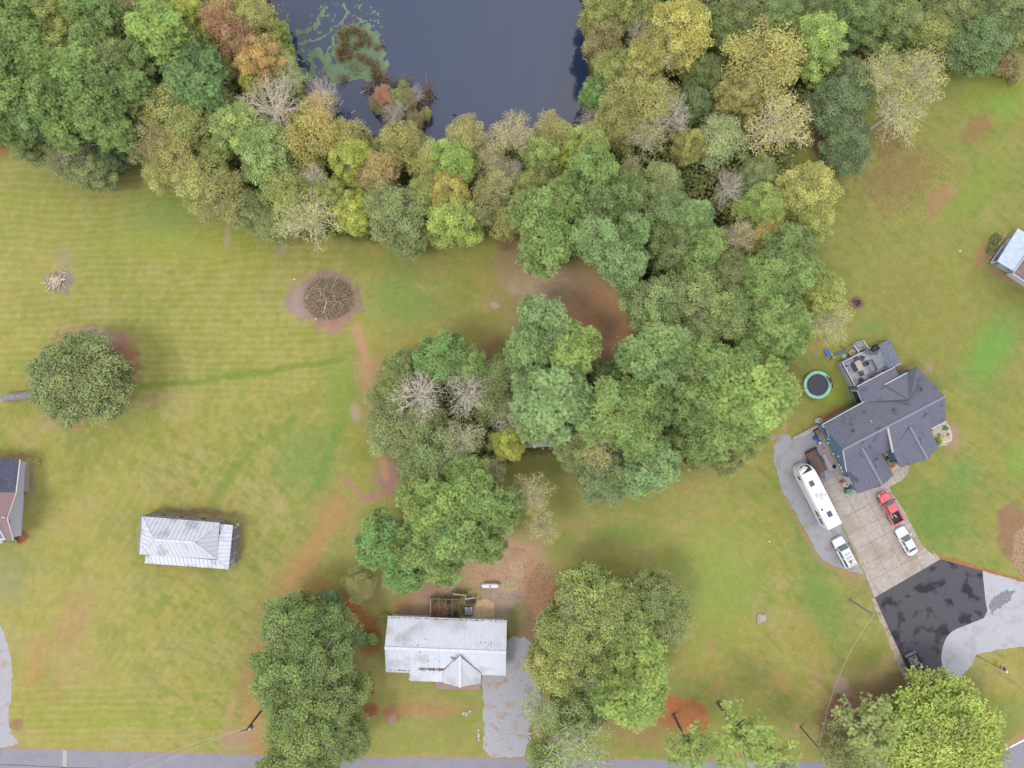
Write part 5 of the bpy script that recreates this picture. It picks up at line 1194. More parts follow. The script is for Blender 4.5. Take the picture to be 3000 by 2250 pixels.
# rear wings
face([(2511, 1133, 3.2), (2621, 1076, 3.2), (2635, 1103, 3.9), (2591, 1128, 4.0), (2663, 1170, 5.6), (2533, 1177, 3.25)], 'porch_roof')
face([(2591, 1127, 4.15), (2658, 1092, 4.5), (2688, 1073, 5.7), (2663, 1169, 5.8)], 'rear_roof')
face([(2688, 1073, 5.7), (2703, 1094, 3.3), (2664, 1169, 5.8)], 'rear_roof')
MB().bar(G(2591, 1127, 4.2), G(2658, 1091.5, 4.55), .14, .1).build('fascia', m_trim, gh)
for a0, b0 in (((2408, 1244, 3.25), (2532, 1176, 3.25)), ((2511, 1132, 3.25), (2621, 1075, 3.25)), ((2469, 1319, 6.3), (2479.5, 1381, 3.3)), ((2408, 1245.5, 3.28), (2414, 1252, 3.6)), ((2772, 1234, 3.2), (2727, 1257, 3.2))):
    MB().bar(G(*a0), G(*b0), .13, .12).build('trim', m_trim, gh)
# walls: footprint in ground units from the plot's centre
W0 = (892, 120)
def off(p, a_, b_): return (p[0] + .887 * a_ + .463 * b_, p[1] - .463 * a_ + .887 * b_)
def fp(pts): return [U(x, y) for x, y in pts]
body = fp([W0, off(W0, 298, 0), off(W0, 298, 139), off(W0, 0, 139)])
MB().prism(body, 0, 3.1).build('wall', m_blue, gh)
for s0 in (0, 290):
    a0, b0, c0 = U(*off(W0, s0, 2), 3.1), U(*off(W0, s0, 137), 3.1), U(*off(W0, s0, 69), 6.0)
    n = Vector((-.887, -.463, 0)) * (.0 if s0 == 0 else -.0)
    MB().add([a0, b0, c0, a0 + Vector((.2, .1, 0)), b0 + Vector((.2, .1, 0)), c0 + Vector((.2, .1, 0))], [(0, 1, 2), (5, 4, 3), (0, 3, 4, 1), (1, 4, 5, 2), (2, 5, 3, 0)]).build('gable_wall', m_blue, gh)
MB().prism(fp([off(W0, -1.2, -1), off(W0, 0, -1.5), off(W0, 0, 212), off(W0, -1.2, 212)]), 0, .5).build('foundation', m_brick, gh)
MB().prism(fp([off(W0, 0, -2.4), off(W0, 160, -2.4), off(W0, 160, -1), off(W0, 0, -1)]), 0, .45).build('foundation', m_brick, gh)
w1 = fp([off(W0, .5, 139), off(W0, 104, 139), off(W0, 104, 200), off(W0, .5, 212)]); MB().prism(w1, 0, 3.1).build('wall', m_blue, gh)
MB().prism(fp([(1088, 185), (1184, 136), (1208, 183), (1112, 232)]), 0, 3.1).build('wall', m_blue, gh)
MB().prism(fp([(983, 12), (1086, -42), (1100, -10), (1110, 20), (1005, 62)]), 0, 3.1).build('wall', m_blue, gh)
MB().prism(fp([(1100, -17), (1154, -44), (1172, -8), (1118, 20)]), 0, 3.4).build('wall', m_blue, gh)
def wallbox(a_, b_, z0, z1, ln, name, mat, side=0, out=.12):
    """a small fitting on the left wall (side 0) or on the garden wall (side 1)"""
    c0 = U(*(off(W0, -1.0, a_) if side == 0 else off(W0, a_, -1.0))); d_ = Vector((.463, -.887, 0)) if side == 0 else Vector((.887, .463, 0)); n_ = Vector((-.887, -.463, 0)) if side == 0 else Vector((-.463, .887, 0))
    p_, q_ = c0 - d_ * ln / 2, c0 + d_ * ln / 2
    return MB().prism([p_, q_, q_ + n_ * out, p_ + n_ * out], z0, z1).build(name, mat, gh)
wallbox(18, 0, 2.2, 2.9, 1.6, 'window', m_trim); wallbox(18, 0, 2.3, 2.8, 1.4, 'pane', m_glass, out=.15)
for a_, z_ in ((42, 1.9), (56, 1.2), (92, .9), (97, 2.3), (128, .9), (134, 1.2), (140, 1.0), (150, .8)): wallbox(a_, 0, z_, z_ + .18, .22, 'vent', m_carwhite, out=.14)
wallbox(176, 0, .2, 2.3, 1.3, 'door', m_trim)
for a_ in (30, 78, 118): wallbox(a_, 0, 1.6, 2.4, .8, 'window', m_trim, 1); wallbox(a_, 0, 1.7, 2.3, .6, 'pane', m_glass, 1, .15)
for a0, b0, zl, zh in (((1088, -47.5), (1110, -59), 2.0, 3.0), ((1006, -4), (1026, -14.5), 1.6, 2.6), ((1040, -22), (1062, -33.5), 1.6, 2.6), ((1125, -29), (1144, -39), 1.6, 2.9)):
    p_, q_ = U(*a0), U(*b0); n_ = Vector((-.463, .887, 0)) * .1
    f = MB().prism([p_, q_, q_ + n_, p_ + n_], zl, zh).build('window', m_trim, gh); MB().prism([p_.lerp(q_, .12) + n_, q_.lerp(p_, .12) + n_, q_.lerp(p_, .12) + n_ * 1.2, p_.lerp(q_, .12) + n_ * 1.2], zl + .12, zh - .12).build('pane', m_glass, f)
q = fp([(983, 12), (1004, 60)]); n_ = Vector((-.887, -.463, 0)) * .1
f = MB().prism([q[0].lerp(q[1], .1), q[0].lerp(q[1], .95), q[0].lerp(q[1], .95) + n_, q[0].lerp(q[1], .1) + n_], 1.0, 2.9).build('window', m_trim, gh)
MB().prism([q[0].lerp(q[1], .18) + n_, q[0].lerp(q[1], .88) + n_, q[0].lerp(q[1], .88) + n_ * 1.3, q[0].lerp(q[1], .18) + n_ * 1.3], 1.2, 2.75).build('pane', m_glass, f)
MB().slab([G(2583, 1327, .3), G(2612, 1312, .3), G(2636, 1358, .3), G(2608, 1368, .3)], .3).build('porch_floor', m_conc2, gh)
for px, py in ((2605, 1352), (2622, 1357)):
    p = G(px, py); MB().box((p.x, p.y, 1.7), (.2, .2, 2.9)).build('porch_post', m_trim, gh)
for vx, vy, vz in ((2500, 1262, 5.2), (2620, 1200, 5.5), (2700, 1140, 5.0), (2570, 1345, 4.9)):
    v_ = G(vx, vy, vz); MB().box((v_.x, v_.y, vz + .05), (.35, .35, .25), R(28)).build('roof_vent', m_dkgrey, gh)
pipe = G(2545, 1233, 4.5); MB().tube([(pipe.x, pipe.y, 4.3), (pipe.x, pipe.y, 5.4)], .07, 8).build('vent_pipe', m_carwhite, gh)
# flower pots and things at the porch
def pot(px, py, r, c, label, cat='flower pot', h=.35, leaf=True):
    p = G(px, py); t = thing('flower_pot', label, cat, p)
    MB().lathe((p.x, p.y, .05), [(r * .5, 0), (r * .7, h), (r * .72, h + .02)], 12).build('pot', plain('clay', alb(150, 96, 76), .8), t)
    rs = np.random.RandomState(int(px)); D = nrm(rs.normal(0, 1, (160, 3))); D[:, 2] = abs(D[:, 2]); V_, F_ = leaves(D * r * .9 + np.array([0, 0, h]), D, .09, rs, .5, .8)
    o = bpy.data.objects.new('blossoms', npmesh('blossoms', V_, F_, [m_leaf], tints(160, 4, rs, .6, .5))); COL.objects.link(o); o.parent = t; o.color = (*alb(*c, k=1.6), 1)
pot(2614, 1369.5, .34, (240, 190, 20), 'round yellow chrysanthemum on the walkway between the front wings')
pot(2606, 1329, .22, (236, 60, 110), 'pink flower pot at the porch corner')
pot(2619, 1347, .26, (232, 150, 160), 'pale pink flower pot at the porch edge')
pot(2596, 1342, .3, (80, 120, 70), 'green potted plant left on the porch')
hb = thing('bench', 'dark bench across the porch entrance', 'bench', G(2619, 1354)); a0, b0 = G(2611, 1354, .75), G(2628, 1358, .75)
MB().bar(a0, b0, .25, .06).build('seat', m_black, hb); [MB().box((q_.x, q_.y, .5), (.06, .2, .5)).build('leg', m_black, hb) for q_ in (a0, b0)]
# rock bed
rb = thing('rock_bed', 'bed of pale stones with shrubs at the right end of the grey-roofed house', 'rock bed', G(2755, 1280))
bed = [(2724, 1262), (2745, 1245), (2770, 1235), (2781, 1250), (2790, 1272), (2788, 1292), (2770, 1303), (2752, 1306), (2738, 1290)]
MB().slab([G(x, y) + Vector((0, 0, .03)) for x, y in bed], .05).build('gravel', m_stone, rb)
rs = np.random.RandomState(8); base = None
for i in range(150):
    x, y = rs.uniform(2722, 2792), rs.uniform(1236, 1306)
    if not inpoly(np.array([x]), np.array([y]), bed)[0]: continue
    mb = MB(); r_ = rs.uniform(.1, .24); mb.lathe((0, 0, 0), [(r_ * .8, 0), (r_, r_ * .3), (r_ * .6, r_ * .6)], 6); mb.v = [(v[0] * rs.uniform(.7, 1.3), v[1] * rs.uniform(.7, 1.3), v[2]) for v in mb.v]
    o = mb.build('stone', m_stone if i % 4 else m_tanstone, rb, world=False); o.location = G(x, y) - G(2755, 1280) + Vector((0, 0, .03))
for px, py, d, h, c, lb in ((2773, 1255, 16, 1.0, (96, 132, 84), 'round green shrub in the stone bed, upper right'), (2760, 1285, 19, 1.0, (206, 206, 50), 'bright yellow shrub in the stone bed'), (2748, 1294, 24, 1.2, (92, 130, 72), 'dark green shrub beside the yellow one in the stone bed'),
                            (2731, 1264, 12, .7, (196, 196, 60), 'small yellow shrub at the house corner in the stone bed'), (2752, 1273, 9, .5, (120, 146, 80), 'tiny green shrub in the middle of the stone bed'), (2779, 1273, 8, .5, (130, 140, 88), 'tiny green shrub at the right rim of the stone bed'),
                            (108, 1352, 16, 1.0, (150, 190, 50), 'small bright green bush at the corner of the left white house'), (35, 1585, 24, 1.0, (140, 170, 84), 'pale green flowering bush at the front corner of the left white house')):
    tree('shrub', px, py, d, h, c, lb, 'shrub')

# deck of the grey-roofed house
gd_ = thing('grey_deck', 'grey wooden deck with white railing behind the grey-roofed house', 'deck', G(2530, 1070))
z = 1.1
dko = [(2464, 1063), (2520, 1034), (2547, 1020), (2574, 1012), (2603, 1078), (2508, 1130)]
ax = Vector((.463, -.887, 0)); ay = Vector((.887, .463, 0)); O3 = G(2464, 1063, z)
def dl(a_, b_, zz=0): return O3 + ax * a_ + ay * b_ + Vector((0, 0, zz))
dp2 = [((G(x, y, z) - O3).dot(ax), (G(x, y, z) - O3).dot(ay)) for x, y in dko]
a_ = min(p[0] for p in dp2); a_end = max(p[0] for p in dp2); step = .28
while a_ < a_end - .1:
    lo, hi = 1e9, -1e9
    win = [(a_ + .006, -20), (a_ + step - .006, -20), (a_ + step - .006, 20), (a_ + .006, 20)]
    c = clip_poly(dp2, win)
    if len(c) >= 3: MB().slab([dl(p[0], p[1]) for p in c], .05).build('board', m_deckgrey, gd_)
    a_ += step
sk = [G(2456, 1061, .5), G(2508, 1032, .5)]
rail(gd_, [GX(2468, 1061.8, z + .9), GX(2521.5, 1033.8, z + .9)], z, z + .95, m_trim)
rail(gd_, [GX(2468, 1061.8, z + .9), GX(2504, 1129, z + .9)], z, z + .95, m_trim)
rail(gd_, [GX(2521.5, 1033.8, z + .9), GX(2502, 1012, z + .4)], z - .5, z + .5, m_trim)
rail(gd_, [GX(2548.5, 1019.8, z + .9), GX(2528.6, 998, z + .4)], z - .5, z + .5, m_trim)
pts = [GX(2460, 1063, z), GX(2515, 1034, z)]; MB().bar(pts[0] + Vector((0, 0, .6)), pts[1] + Vector((0, 0, .6)), .04, 1.0).build('skirt', m_deckgrey, gd_)
pts = [GX(2460, 1063, z), GX(2496, 1133, z)]; MB().bar(pts[0] + Vector((0, 0, .6)), pts[1] + Vector((0, 0, .6)), .04, 1.0).build('skirt', m_deckgrey, gd_)
for i in range(7):
    t0 = i / 7; zz = z - .05 - .14 * (7 - i) + .14
    q0 = Vector((2496, 1008)).lerp(Vector((2514, 1030)), t0); q1 = Vector((2521, 997)).lerp(Vector((2541, 1018)), t0); q2 = Vector((2521, 997)).lerp(Vector((2541, 1018)), t0 + .13); q3 = Vector((2496, 1008)).lerp(Vector((2514, 1030)), t0 + .13)
    MB().slab([G(q0[0], q0[1], zz), G(q1[0], q1[1], zz), G(q2[0], q2[1], zz), G(q3[0], q3[1], zz)], .14).build('stair_tread', m_deckgrey, gd_)
for px, py in ((2468, 1061.8), (2521.5, 1033.8), (2502, 1012), (2528.6, 998), (2548.5, 1019.8), (2504, 1129), (2486, 1095), (2495, 1048)):
    p = GX(px, py, z + .9); MB().box((p.x, p.y, 1.1), (.14, .14, 2.1)).build('post', m_trim, gd_)
# metal roofed shelter at the deck
sh = thing('metal_shelter_roof', 'grey corrugated metal shelter roof over the right end of the deck', 'shelter', G(2605, 1040))
rp = [G(2574, 1012, 2.7), G(2602.6, 994.5, 2.9), G(2642, 1066.5, 2.9), G(2602, 1079, 2.7)]
MB().slab(rp, .03).build('underside', m_dkgrey, sh); ribbed(rp, rp[3] - rp[0], .9, 4, sh, noise_mat('grey_sheet', alb(116, 122, 144), alb(134, 140, 162), 3, .5), 'roof_panel', .05, .09, lift=.02)
for px, py in ((2576, 1014), (2601, 998), (2638, 1066), (2604, 1076)):
    p = GX(px, py, 2.7); MB().box((p.x, p.y, 1.35), (.12, .12, 2.6)).build('post', m_greywood, sh)
# deck furniture
tb = thing('patio_table', 'tan rectangular patio table on the grey deck', 'table', G(2517.5, 1071, z))
MB().slab([G(2503, 1061, z + .75), G(2518, 1053, z + .75), G(2532, 1078.5, z + .75), G(2517, 1088.5, z + .75)], .05).build('tabletop', plain('table_tan', alb(190, 178, 164), .7), tb)
for px, py in ((2506, 1062), (2517, 1056), (2529, 1078), (2517, 1085)):
    p = GX(px, py, z + .7); MB().box((p.x, p.y, z + .37), (.06, .06, .7)).build('leg', m_dkgrey, tb)
def chair(px, py, ang, label, w_=.6, d_=.6, mat=None, name='patio_chair'):
    p = G(px, py, z + .4); t = thing(name, label, 'chair', (p.x, p.y, z), R(ang), 'dark chairs on the grey deck'); mt = mat or m_dkgrey
    MB().box((0, 0, .42), (w_, d_, .06)).build('seat', mt, t, world=False); MB().box((0, -d_ / 2, .72), (w_, .05, .5)).build('backrest', mt, t, world=False)
    for a, b in ((-1, -1), (1, -1), (1, 1), (-1, 1)): MB().box((a * (w_ / 2 - .04), b * (d_ / 2 - .04), .2), (.04, .04, .4)).build('leg', m_black, t, world=False)
    for a in (-1, 1): MB().box((a * w_ / 2, 0, .62), (.05, d_ * .9, .04)).build('armrest', m_black, t, world=False)
chair(2508, 1052, 200, 'dark chair at the top left end of the tan patio table')
chair(2524, 1051, 160, 'dark chair at the top right corner of the tan patio table')
chair(2535, 1066, 118, 'dark chair on the right side of the tan patio table')
chair(2502, 1076, -62, 'wide dark chair on the left side of the tan patio table', 1.3, .6)
chair(2523, 1094, 20, 'dark chair at the lower end of the tan patio table')
chair(2480, 1066, 208, 'wide grey lounge seat in the deck corner by the white railing', 1.4, .8, m_grey)
chair(2479, 1080, -62, 'grey lounge seat along the left railing of the deck', 1.0, .7, m_grey)
chair(2553, 1072, 118, 'long grey lounge seat on the right half of the deck', 1.8, .8, m_grey)
fp_ = thing('fire_bowl', 'round black bowl near the house end of the deck', 'fire bowl', G(2519, 1113, z)); p = G(2519, 1113, z)
MB().lathe((p.x, p.y, z), [(.2, 0), (.32, .3), (.36, .45), (.3, .46)], 16).build('bowl', m_black, fp_); MB().lathe((p.x, p.y, z + .4), [(.28, 0), (.1, .16)], 16).build('lid', m_dkgrey, fp_)
gr = thing('grill', 'black covered grill at the top right of the grey deck', 'grill', G(2556, 1020, z)); p = G(2556, 1020, z)
mb = MB(); mb.tube([p + ay * x + Vector((0, 0, .75)) for x in (-.6, -.5, 0, .5, .6)], [.2, .42, .5, .42, .2], 14); mb.build('cover', m_black, gr, True); [MB().box((p + ay * s_ + Vector((0, 0, .2))), (.08, .4, .5)).build('leg', m_black, gr) for s_ in (-.4, .4)]

# ------------------------------------------------------------------ yard things
tr_ = thing('trampoline', 'round trampoline with mint green pad on the lawn left of the deck', 'trampoline', G(2395, 1128)); p = GX(2395.3, 1127.6, .9)
MB().lathe((p.x, p.y, .88), [(1.62, 0), (1.62, .02)], 40).build('mat', plain('trampoline_mat', alb(74, 74, 88), .9), tr_)
mb = MB(); k = 40; vs = []
for r_, zz in ((1.72, .90), (2.2, .90), (2.2, .98), (1.72, .98)): vs += [(p.x + r_ * math.cos(2 * math.pi * j / k), p.y + r_ * math.sin(2 * math.pi * j / k), zz) for j in range(k)]
mb.add(vs, [(a * k + j, a * k + (j + 1) % k, ((a + 1) % 4) * k + (j + 1) % k, ((a + 1) % 4) * k + j) for a in range(4) for j in range(k)]); mb.build('pad', m_mint, tr_)
for j in range(6):
    a = R(j * 60 + 15); c_, s_ = math.cos(a), math.sin(a)
    MB().tube([(p.x + 2.1 * c_, p.y + 2.1 * s_, 0), (p.x + 2.1 * c_, p.y + 2.1 * s_, .9)], .04, 6).build('leg', m_dkgrey, tr_)
    MB().tube([(p.x + 2.24 * c_, p.y + 2.24 * s_, .4), (p.x + 2.24 * c_, p.y + 2.24 * s_, 2.3)], .035, 6).build('net_pole', m_mint, tr_)
MB().slab([(p.x + 1.2, p.y + 1.6, 1.02), (p.x + 2.1, p.y + .9, 1.02), (p.x + 2.7, p.y - .3, .4), (p.x + 2.1, p.y - .6, 1.0), (p.x + 1.95, p.y + .2, 1.02)], .02).build('net', m_black, tr_)
MB().slab([(p.x - 1.5, p.y + .7, .915), (p.x - .9, p.y + 1.3, .915), (p.x - 1.1, p.y - .3, .915), (p.x - .9, p.y - 1.3, .915), (p.x - 1.45, p.y - .7, .915)], .01).build('net', m_black, tr_)
def barrel(px, py, r, h, mat, mtop, name, label, cat):
    p = G(px, py); t = thing(name, label, cat, p); MB().lathe((p.x, p.y, 0), [(r * .92, 0), (r, h * .1), (r, h * .92), (r * .94, h)], 20).build('body', mat, t); MB().lathe((p.x, p.y, h), [(r * .9, .0), (r * .3, .03)], 20).build('lid', mtop, t); return t
barrel(2393, 1231, .42, 1.0, m_carwhite, m_grey, 'water_tank', 'white round tank standing on the grass at the corner of the blue house wall', 'tank')
barrel(2386, 1284, .33, .9, m_blueplastic, plain('dark_blue', (.01, .05, .3), .4), 'barrel', 'bright blue barrel on the gravel beside the blue wall', 'barrel')
barrel(2398, 1297, .3, .6, m_grey, m_trim, 'bucket', 'grey white bucket below the blue barrel', 'bucket')
barrel(2411, 1316.5, .17, .35, plain('orange_plastic', (.75, .12, .02), .5), plain('orange2', (.8, .16, .03), .5), 'container', 'small orange container on the gravel near the ladder', 'container')
barrel(2462, 1410, .2, .5, m_redlamp, m_redlamp, 'fuel_can', 'small red can by the garage wall', 'can')
bx = thing('white_box', 'white square box beside the garage corner', 'box', G(2473, 1418)); p = G(2473, 1418); MB().box((p.x, p.y, .4), (.65, .6, .8), R(-28)).build('body', m_carwhite, bx); MB().box((p.x, p.y, .83), (.45, .4, .05), R(-28)).build('lid', m_grey, bx)
bn = thing('trash_bin', 'green wheeled trash bin at the front corner of the garage', 'trash bin', G(2479, 1436)); p = G(2479, 1436)
MB().box((p.x, p.y, .5), (.75, .65, .95), R(10)).build('body', plain('green_plastic', alb(88, 136, 110), .6), bn); MB().box((p.x + .03, p.y, 1.02), (.85, .72, .07), R(10)).build('lid', plain('green_lid', alb(104, 154, 126), .6), bn); [MB().tube([(p.x + s_ - .04, p.y - .36, .12), (p.x + s_ + .04, p.y - .36, .12)], .12, 10).build('wheel', m_tyre, bn) for s_ in (-.3, .3)]
ty = thing('tyre', 'black spare tyre lying by the blue wall', 'tyre', G(2443, 1367)); p = G(2443, 1367); MB().lathe((p.x, p.y, 0), [(.3, 0), (.34, .08), (.3, .2), (.18, .2)], 20).build('rubber', m_tyre, ty); MB().lathe((p.x, p.y, .15), [(.16, 0), (.12, .05)], 14).build('rim', m_dkgrey, ty)
ladder(2412, 1332, 2438, 1378, .75, 12, 'ladder', 'red edged ladder lying on the gravel beside the brown trailer', plain('red_rail', alb(206, 130, 132), .6), m_trim)
ct = thing('wooden_crate', 'brown crate with a grate against the blue wall corner', 'crate', G(2391, 1266)); p = G(2391, 1266); MB().box((p.x, p.y, .35), (.9, .7, .7), R(-62)).build('box', m_oldwood, ct); [MB().box((p + Vector((.463, -.887, 0)) * (k * .22 - .33) + Vector((0, 0, .72))), (.06, .6, .04), R(-62)).build('slat', m_tan, ct) for k in range(4)]
# retaining wall and lumber
rw = thing('retaining_wall', 'low pale wall running from the house corner along the gravel pad', 'wall', G(2355, 1263)); a0, b0 = G(2320, 1284), G(2391, 1248)
n = 8
for i in range(n): MB().bar(a0.lerp(b0, (i + .03) / n) + Vector((0, 0, .2)), a0.lerp(b0, (i + .97) / n) + Vector((0, 0, .2)), .36, .4).build('block', m_conc, rw)
for i, (x0_, y0_, x1_, y1_, m_) in enumerate(((2337, 1280, 2378, 1259, m_oldwood), (2340, 1282, 2379, 1262, m_tan), (2349, 1277, 2377, 1263, m_carwhite))):
    tag(MB().bar(G(x0_, y0_, .15), G(x1_, y1_, .15), .18 if i < 2 else .12, .1).build('board', m_), ['dark board lying along the low pale wall', 'tan board lying beside the low pale wall', 'white trim board lying on the gravel by the low wall'][i], 'board')
# flat trailer with brown planks
DT = 117.6
def at(px, py, z_=0): v = G(px, py, z_); return (v.x, v.y, 0)
tl = thing('utility_trailer', 'flat utility trailer with brown plank bed parked beside the motorhome', 'trailer', at(2391, 1352.5, .7), R(DT))
for i in range(7): MB().box((0, -.72 + i * .24, .68), (3.9, .225, .06)).build('plank', noise_mat('trailer_planks', alb(112, 88, 80), alb(136, 112, 96), 3, .95, c3=alb(98, 74, 70), s3=.5) if i == 0 else bpy.data.materials['trailer_planks'], tl, world=False)
for s_ in (-1, 1):
    MB().box((0, s_ * .88, .66), (3.95, .07, .14)).build('side_rail', m_black, tl, world=False)
    w_ = MB(); w_.tube([(-.3, s_ * 1.05 - .1, .33), (-.3, s_ * 1.05 + .1, .33)], .33, 16); wo_ = w_.build('wheel', m_tyre, tl, world=False)
    MB().box((-.3, s_ * 1.05, .7), (.95, .26, .05)).build('fender', m_dkgrey, tl, world=False)
MB().box((2.0, 0, .95), (.08, 2.1, .7)).build('front_rack', m_black, tl, world=False)
MB().bar((-1.95, -.4, .5), (-3.1, 0, .45), .08).bar((-1.95, .4, .5), (-3.1, 0, .45), .08).build('tongue', m_dkgrey, tl, world=False)
# ------------------------------------------------------------------ vehicles
def loft(secs, name, mat, parent):
    mb = MB(); k = 10
    for x, hw, z0, z1 in secs:
        h = z1 - z0; mb.v += [(x, y, zz) for y, zz in ((-hw * .85, z0), (-hw * .99, z0 + .2 * h), (-hw, z0 + .6 * h), (-hw * .95, z0 + .88 * h), (-hw * .75, z1), (hw * .75, z1), (hw * .95, z0 + .88 * h), (hw, z0 + .6 * h), (hw * .99, z0 + .2 * h), (hw * .85, z0))]
    n = len(secs)
    for i in range(n - 1):
        for j in range(k): mb.f.append((i * k + j, i * k + (j + 1) % k, (i + 1) * k + (j + 1) % k, (i + 1) * k + j))
    mb.f.append(tuple(range(k))); mb.f.append(tuple(range(n * k - 1, n * k - k - 1, -1)))
    o = mb.build(name, mat, parent, True, world=False); me = o.data
    import bmesh; bm = bmesh.new(); bm.from_mesh(me); bmesh.ops.recalc_face_normals(bm, faces=bm.faces); bm.to_mesh(me); bm.free()
    return o
def cabin(parent, xb0, xb1, xt0, xt1, hb, ht, zb, zt, mat):
    """greenhouse from base rectangle xb0..xb1 (front first) to roof rectangle xt0..xt1"""
    b = [Vector((xb0, -hb, zb)), Vector((xb0, hb, zb)), Vector((xb1, hb * .97, zb)), Vector((xb1, -hb * .97, zb))]
    t = [Vector((xt0, -ht, zt)), Vector((xt0, ht, zt)), Vector((xt1, ht * .96, zt)), Vector((xt1, -ht * .96, zt))]
    MB().add(b + t, [(0, 1, 5, 4), (1, 2, 6, 5), (2, 3, 7, 6), (3, 0, 4, 7), (4, 5, 6, 7), (3, 2, 1, 0)]).build('pillar_frame', mat, parent, world=False)
    plate(MB(), [b[0], b[1], t[1], t[0]], .02, .015, .07).build('windshield', m_carglass, parent, world=False)
    plate(MB(), [b[2], b[3], t[3], t[2]], .02, .015, .1).build('rear_window', m_carglass, parent, world=False)
    for q in ([b[1], b[2], t[2], t[1]], [b[3], b[0], t[0], t[3]]):
        m0, m1 = q[0].lerp(q[1], .49), q[3].lerp(q[2], .49); m2, m3 = q[0].lerp(q[1], .52), q[3].lerp(q[2], .52)
        plate(MB(), [q[0].lerp(q[1], .05), m0, m1, q[3].lerp(q[2], .03)], .02, .015, .08).build('side_window', m_carglass, parent, world=False)
        plate(MB(), [m2, q[1].lerp(q[0], .05), q[2].lerp(q[3], .03), m3], .02, .015, .08).build('side_window', m_carglass, parent, world=False)
    c = sum(t, Vector()) / 4; t2 = [p.lerp(c, .04) + Vector((0, 0, .05)) for p in t]; t1 = [p.lerp(c, -.01) + Vector((0, 0, -.01)) for p in t]
    MB().add(t1 + t2, [(0, 1, 5, 4), (1, 2, 6, 5), (2, 3, 7, 6), (3, 0, 4, 7), (4, 5, 6, 7)]).build('roof', mat, parent, world=False)
def wheels(parent, xs_, hw, r=.34, w_=.22):
    for x in xs_:
        for s_ in (-1, 1):
            o = MB().tube([(x, s_ * (hw - w_), r), (x, s_ * (hw + .02), r)], r, 18).build('wheel', m_tyre, parent, world=False)
            MB().tube([(x, s_ * (hw + .01), r), (x, s_ * (hw + .035), r)], r * .6, 12).build('rim', m_chrome, o, world=False)
def mirrors(parent, x, hw, z_, mat):
    for s_ in (-1, 1): MB().box((x, s_ * (hw + .1), z_), (.14, .26, .17)).build('mirror', mat, parent, world=False)
def lamps(parent, xf, xr, hw, zf, zr_, w_=.35):
    for s_ in (-1, 1):
        MB().box((xf, s_ * (hw - w_ / 2 - .08), zf), (.3, w_, .14), s_ * R(-12)).build('headlight', m_lamp, parent, world=False)
        MB().box((xr, s_ * (hw - w_ / 2 - .03), zr_), (.1, w_ * .7, .2)).build('taillight', m_redlamp, parent, world=False)
sdn = thing('sedan', 'white four-door sedan parked on the concrete slabs near the asphalt', 'car', at(2659, 1587, 1.0), R(DT + 1), 'vehicles parked at the grey-roofed house')
loft([(2.38, .55, .35, .62), (2.25, .78, .25, .74), (1.7, .88, .2, .88), (.9, .91, .2, .98), (0, .92, .2, 1.0), (-1.3, .91, .2, 1.02), (-2.0, .86, .25, .98), (-2.33, .7, .32, .86)], 'body', m_carwhite, sdn)
cabin(sdn, 1.05, -1.75, .25, -1.05, .8, .62, .95, 1.42, m_carwhite); wheels(sdn, (1.45, -1.4), .88, .32); mirrors(sdn, .75, .9, 1.0, m_carwhite); lamps(sdn, 2.1, -2.28, .86, .72, .8)
suv = thing('suv', 'white suv with roof rack parked on the gravel beside the driveway', 'car', at(2477, 1620, 1.3), R(DT), 'vehicles parked at the grey-roofed house')
loft([(2.5, .6, .4, .85), (2.38, .84, .3, 1.0), (1.8, .94, .25, 1.12), (1.2, .96, .25, 1.15), (0, .97, .25, 1.18), (-1.6, .97, .25, 1.18), (-2.35, .93, .3, 1.15), (-2.5, .86, .35, 1.0)], 'body', m_carwhite, suv)
cabin(suv, 1.35, -2.4, .65, -2.15, .88, .72, 1.12, 1.78, m_carwhite); wheels(suv, (1.55, -1.5), .94, .38); mirrors(suv, 1.0, .95, 1.2, m_black); lamps(suv, 2.3, -2.46, .92, .9, 1.0)
for k in range(6): MB().box((-.95, -.45 + k * .18, 1.88), (2.3, .035, .05)).build('roof_rail', m_trim, suv, world=False)
for k in range(4): MB().box((-1.9 + k * .62, 0, 1.86), (.05, 1.1, .04)).build('crossbar', m_grey, suv, world=False)
MB().box((-1.35, .1, 1.92), (.5, .2, .08)).build('luggage_strap', plain('maroon', (.15, .02, .03), .6), suv, world=False)
def pickup(name, label, pos, rz, paint, bedm, roofm=None, L1=2.85):
    t = thing(name, label, 'pickup truck', pos, rz, 'vehicles parked at the grey-roofed house')
    loft([(L1, .62, .45, .95), (L1 - .12, .86, .35, 1.08), (L1 - .8, .97, .3, 1.2), (1.2, .99, .3, 1.24), (0, 1.0, .3, 1.24), (-.75, 1.0, .3, 1.24)], 'body', paint, t)
    MB().box((-1.78, 0, .52), (2.1, 1.9, .36)).build('bed_floor', bedm, t, world=False)
    for s_ in (-1, 1): MB().box((-1.78, s_ * .93, .92), (2.1, .13, .62)).build('bed_side', paint, t, world=False)
    MB().box((-2.8, 0, .9), (.1, 1.98, .62)).build('tailgate', paint, t, world=False); MB().box((-2.95, 0, .5), (.2, 1.9, .2)).build('bumper', m_chrome, t, world=False)
    MB().box((L1 - .03, 0, .52), (.25, 1.5, .22)).build('bumper', m_chrome, t, world=False)
    cabin(t, 1.45, -.72, .8, -.6, .9, .74, 1.2, 1.78, roofm or paint); wheels(t, (1.85, -1.75), .97, .4, .26); mirrors(t, 1.1, 1.0, 1.25, m_black); lamps(t, L1 - .2, -2.83, .95, .95, 1.0)
    t.scale = (.93, .95, .95)
    return t
pk = pickup('pickup_truck', 'red crew cab pickup truck with black bed liner on the driveway', at(2612, 1489, 1.2), R(DT + .5), m_red, m_black)
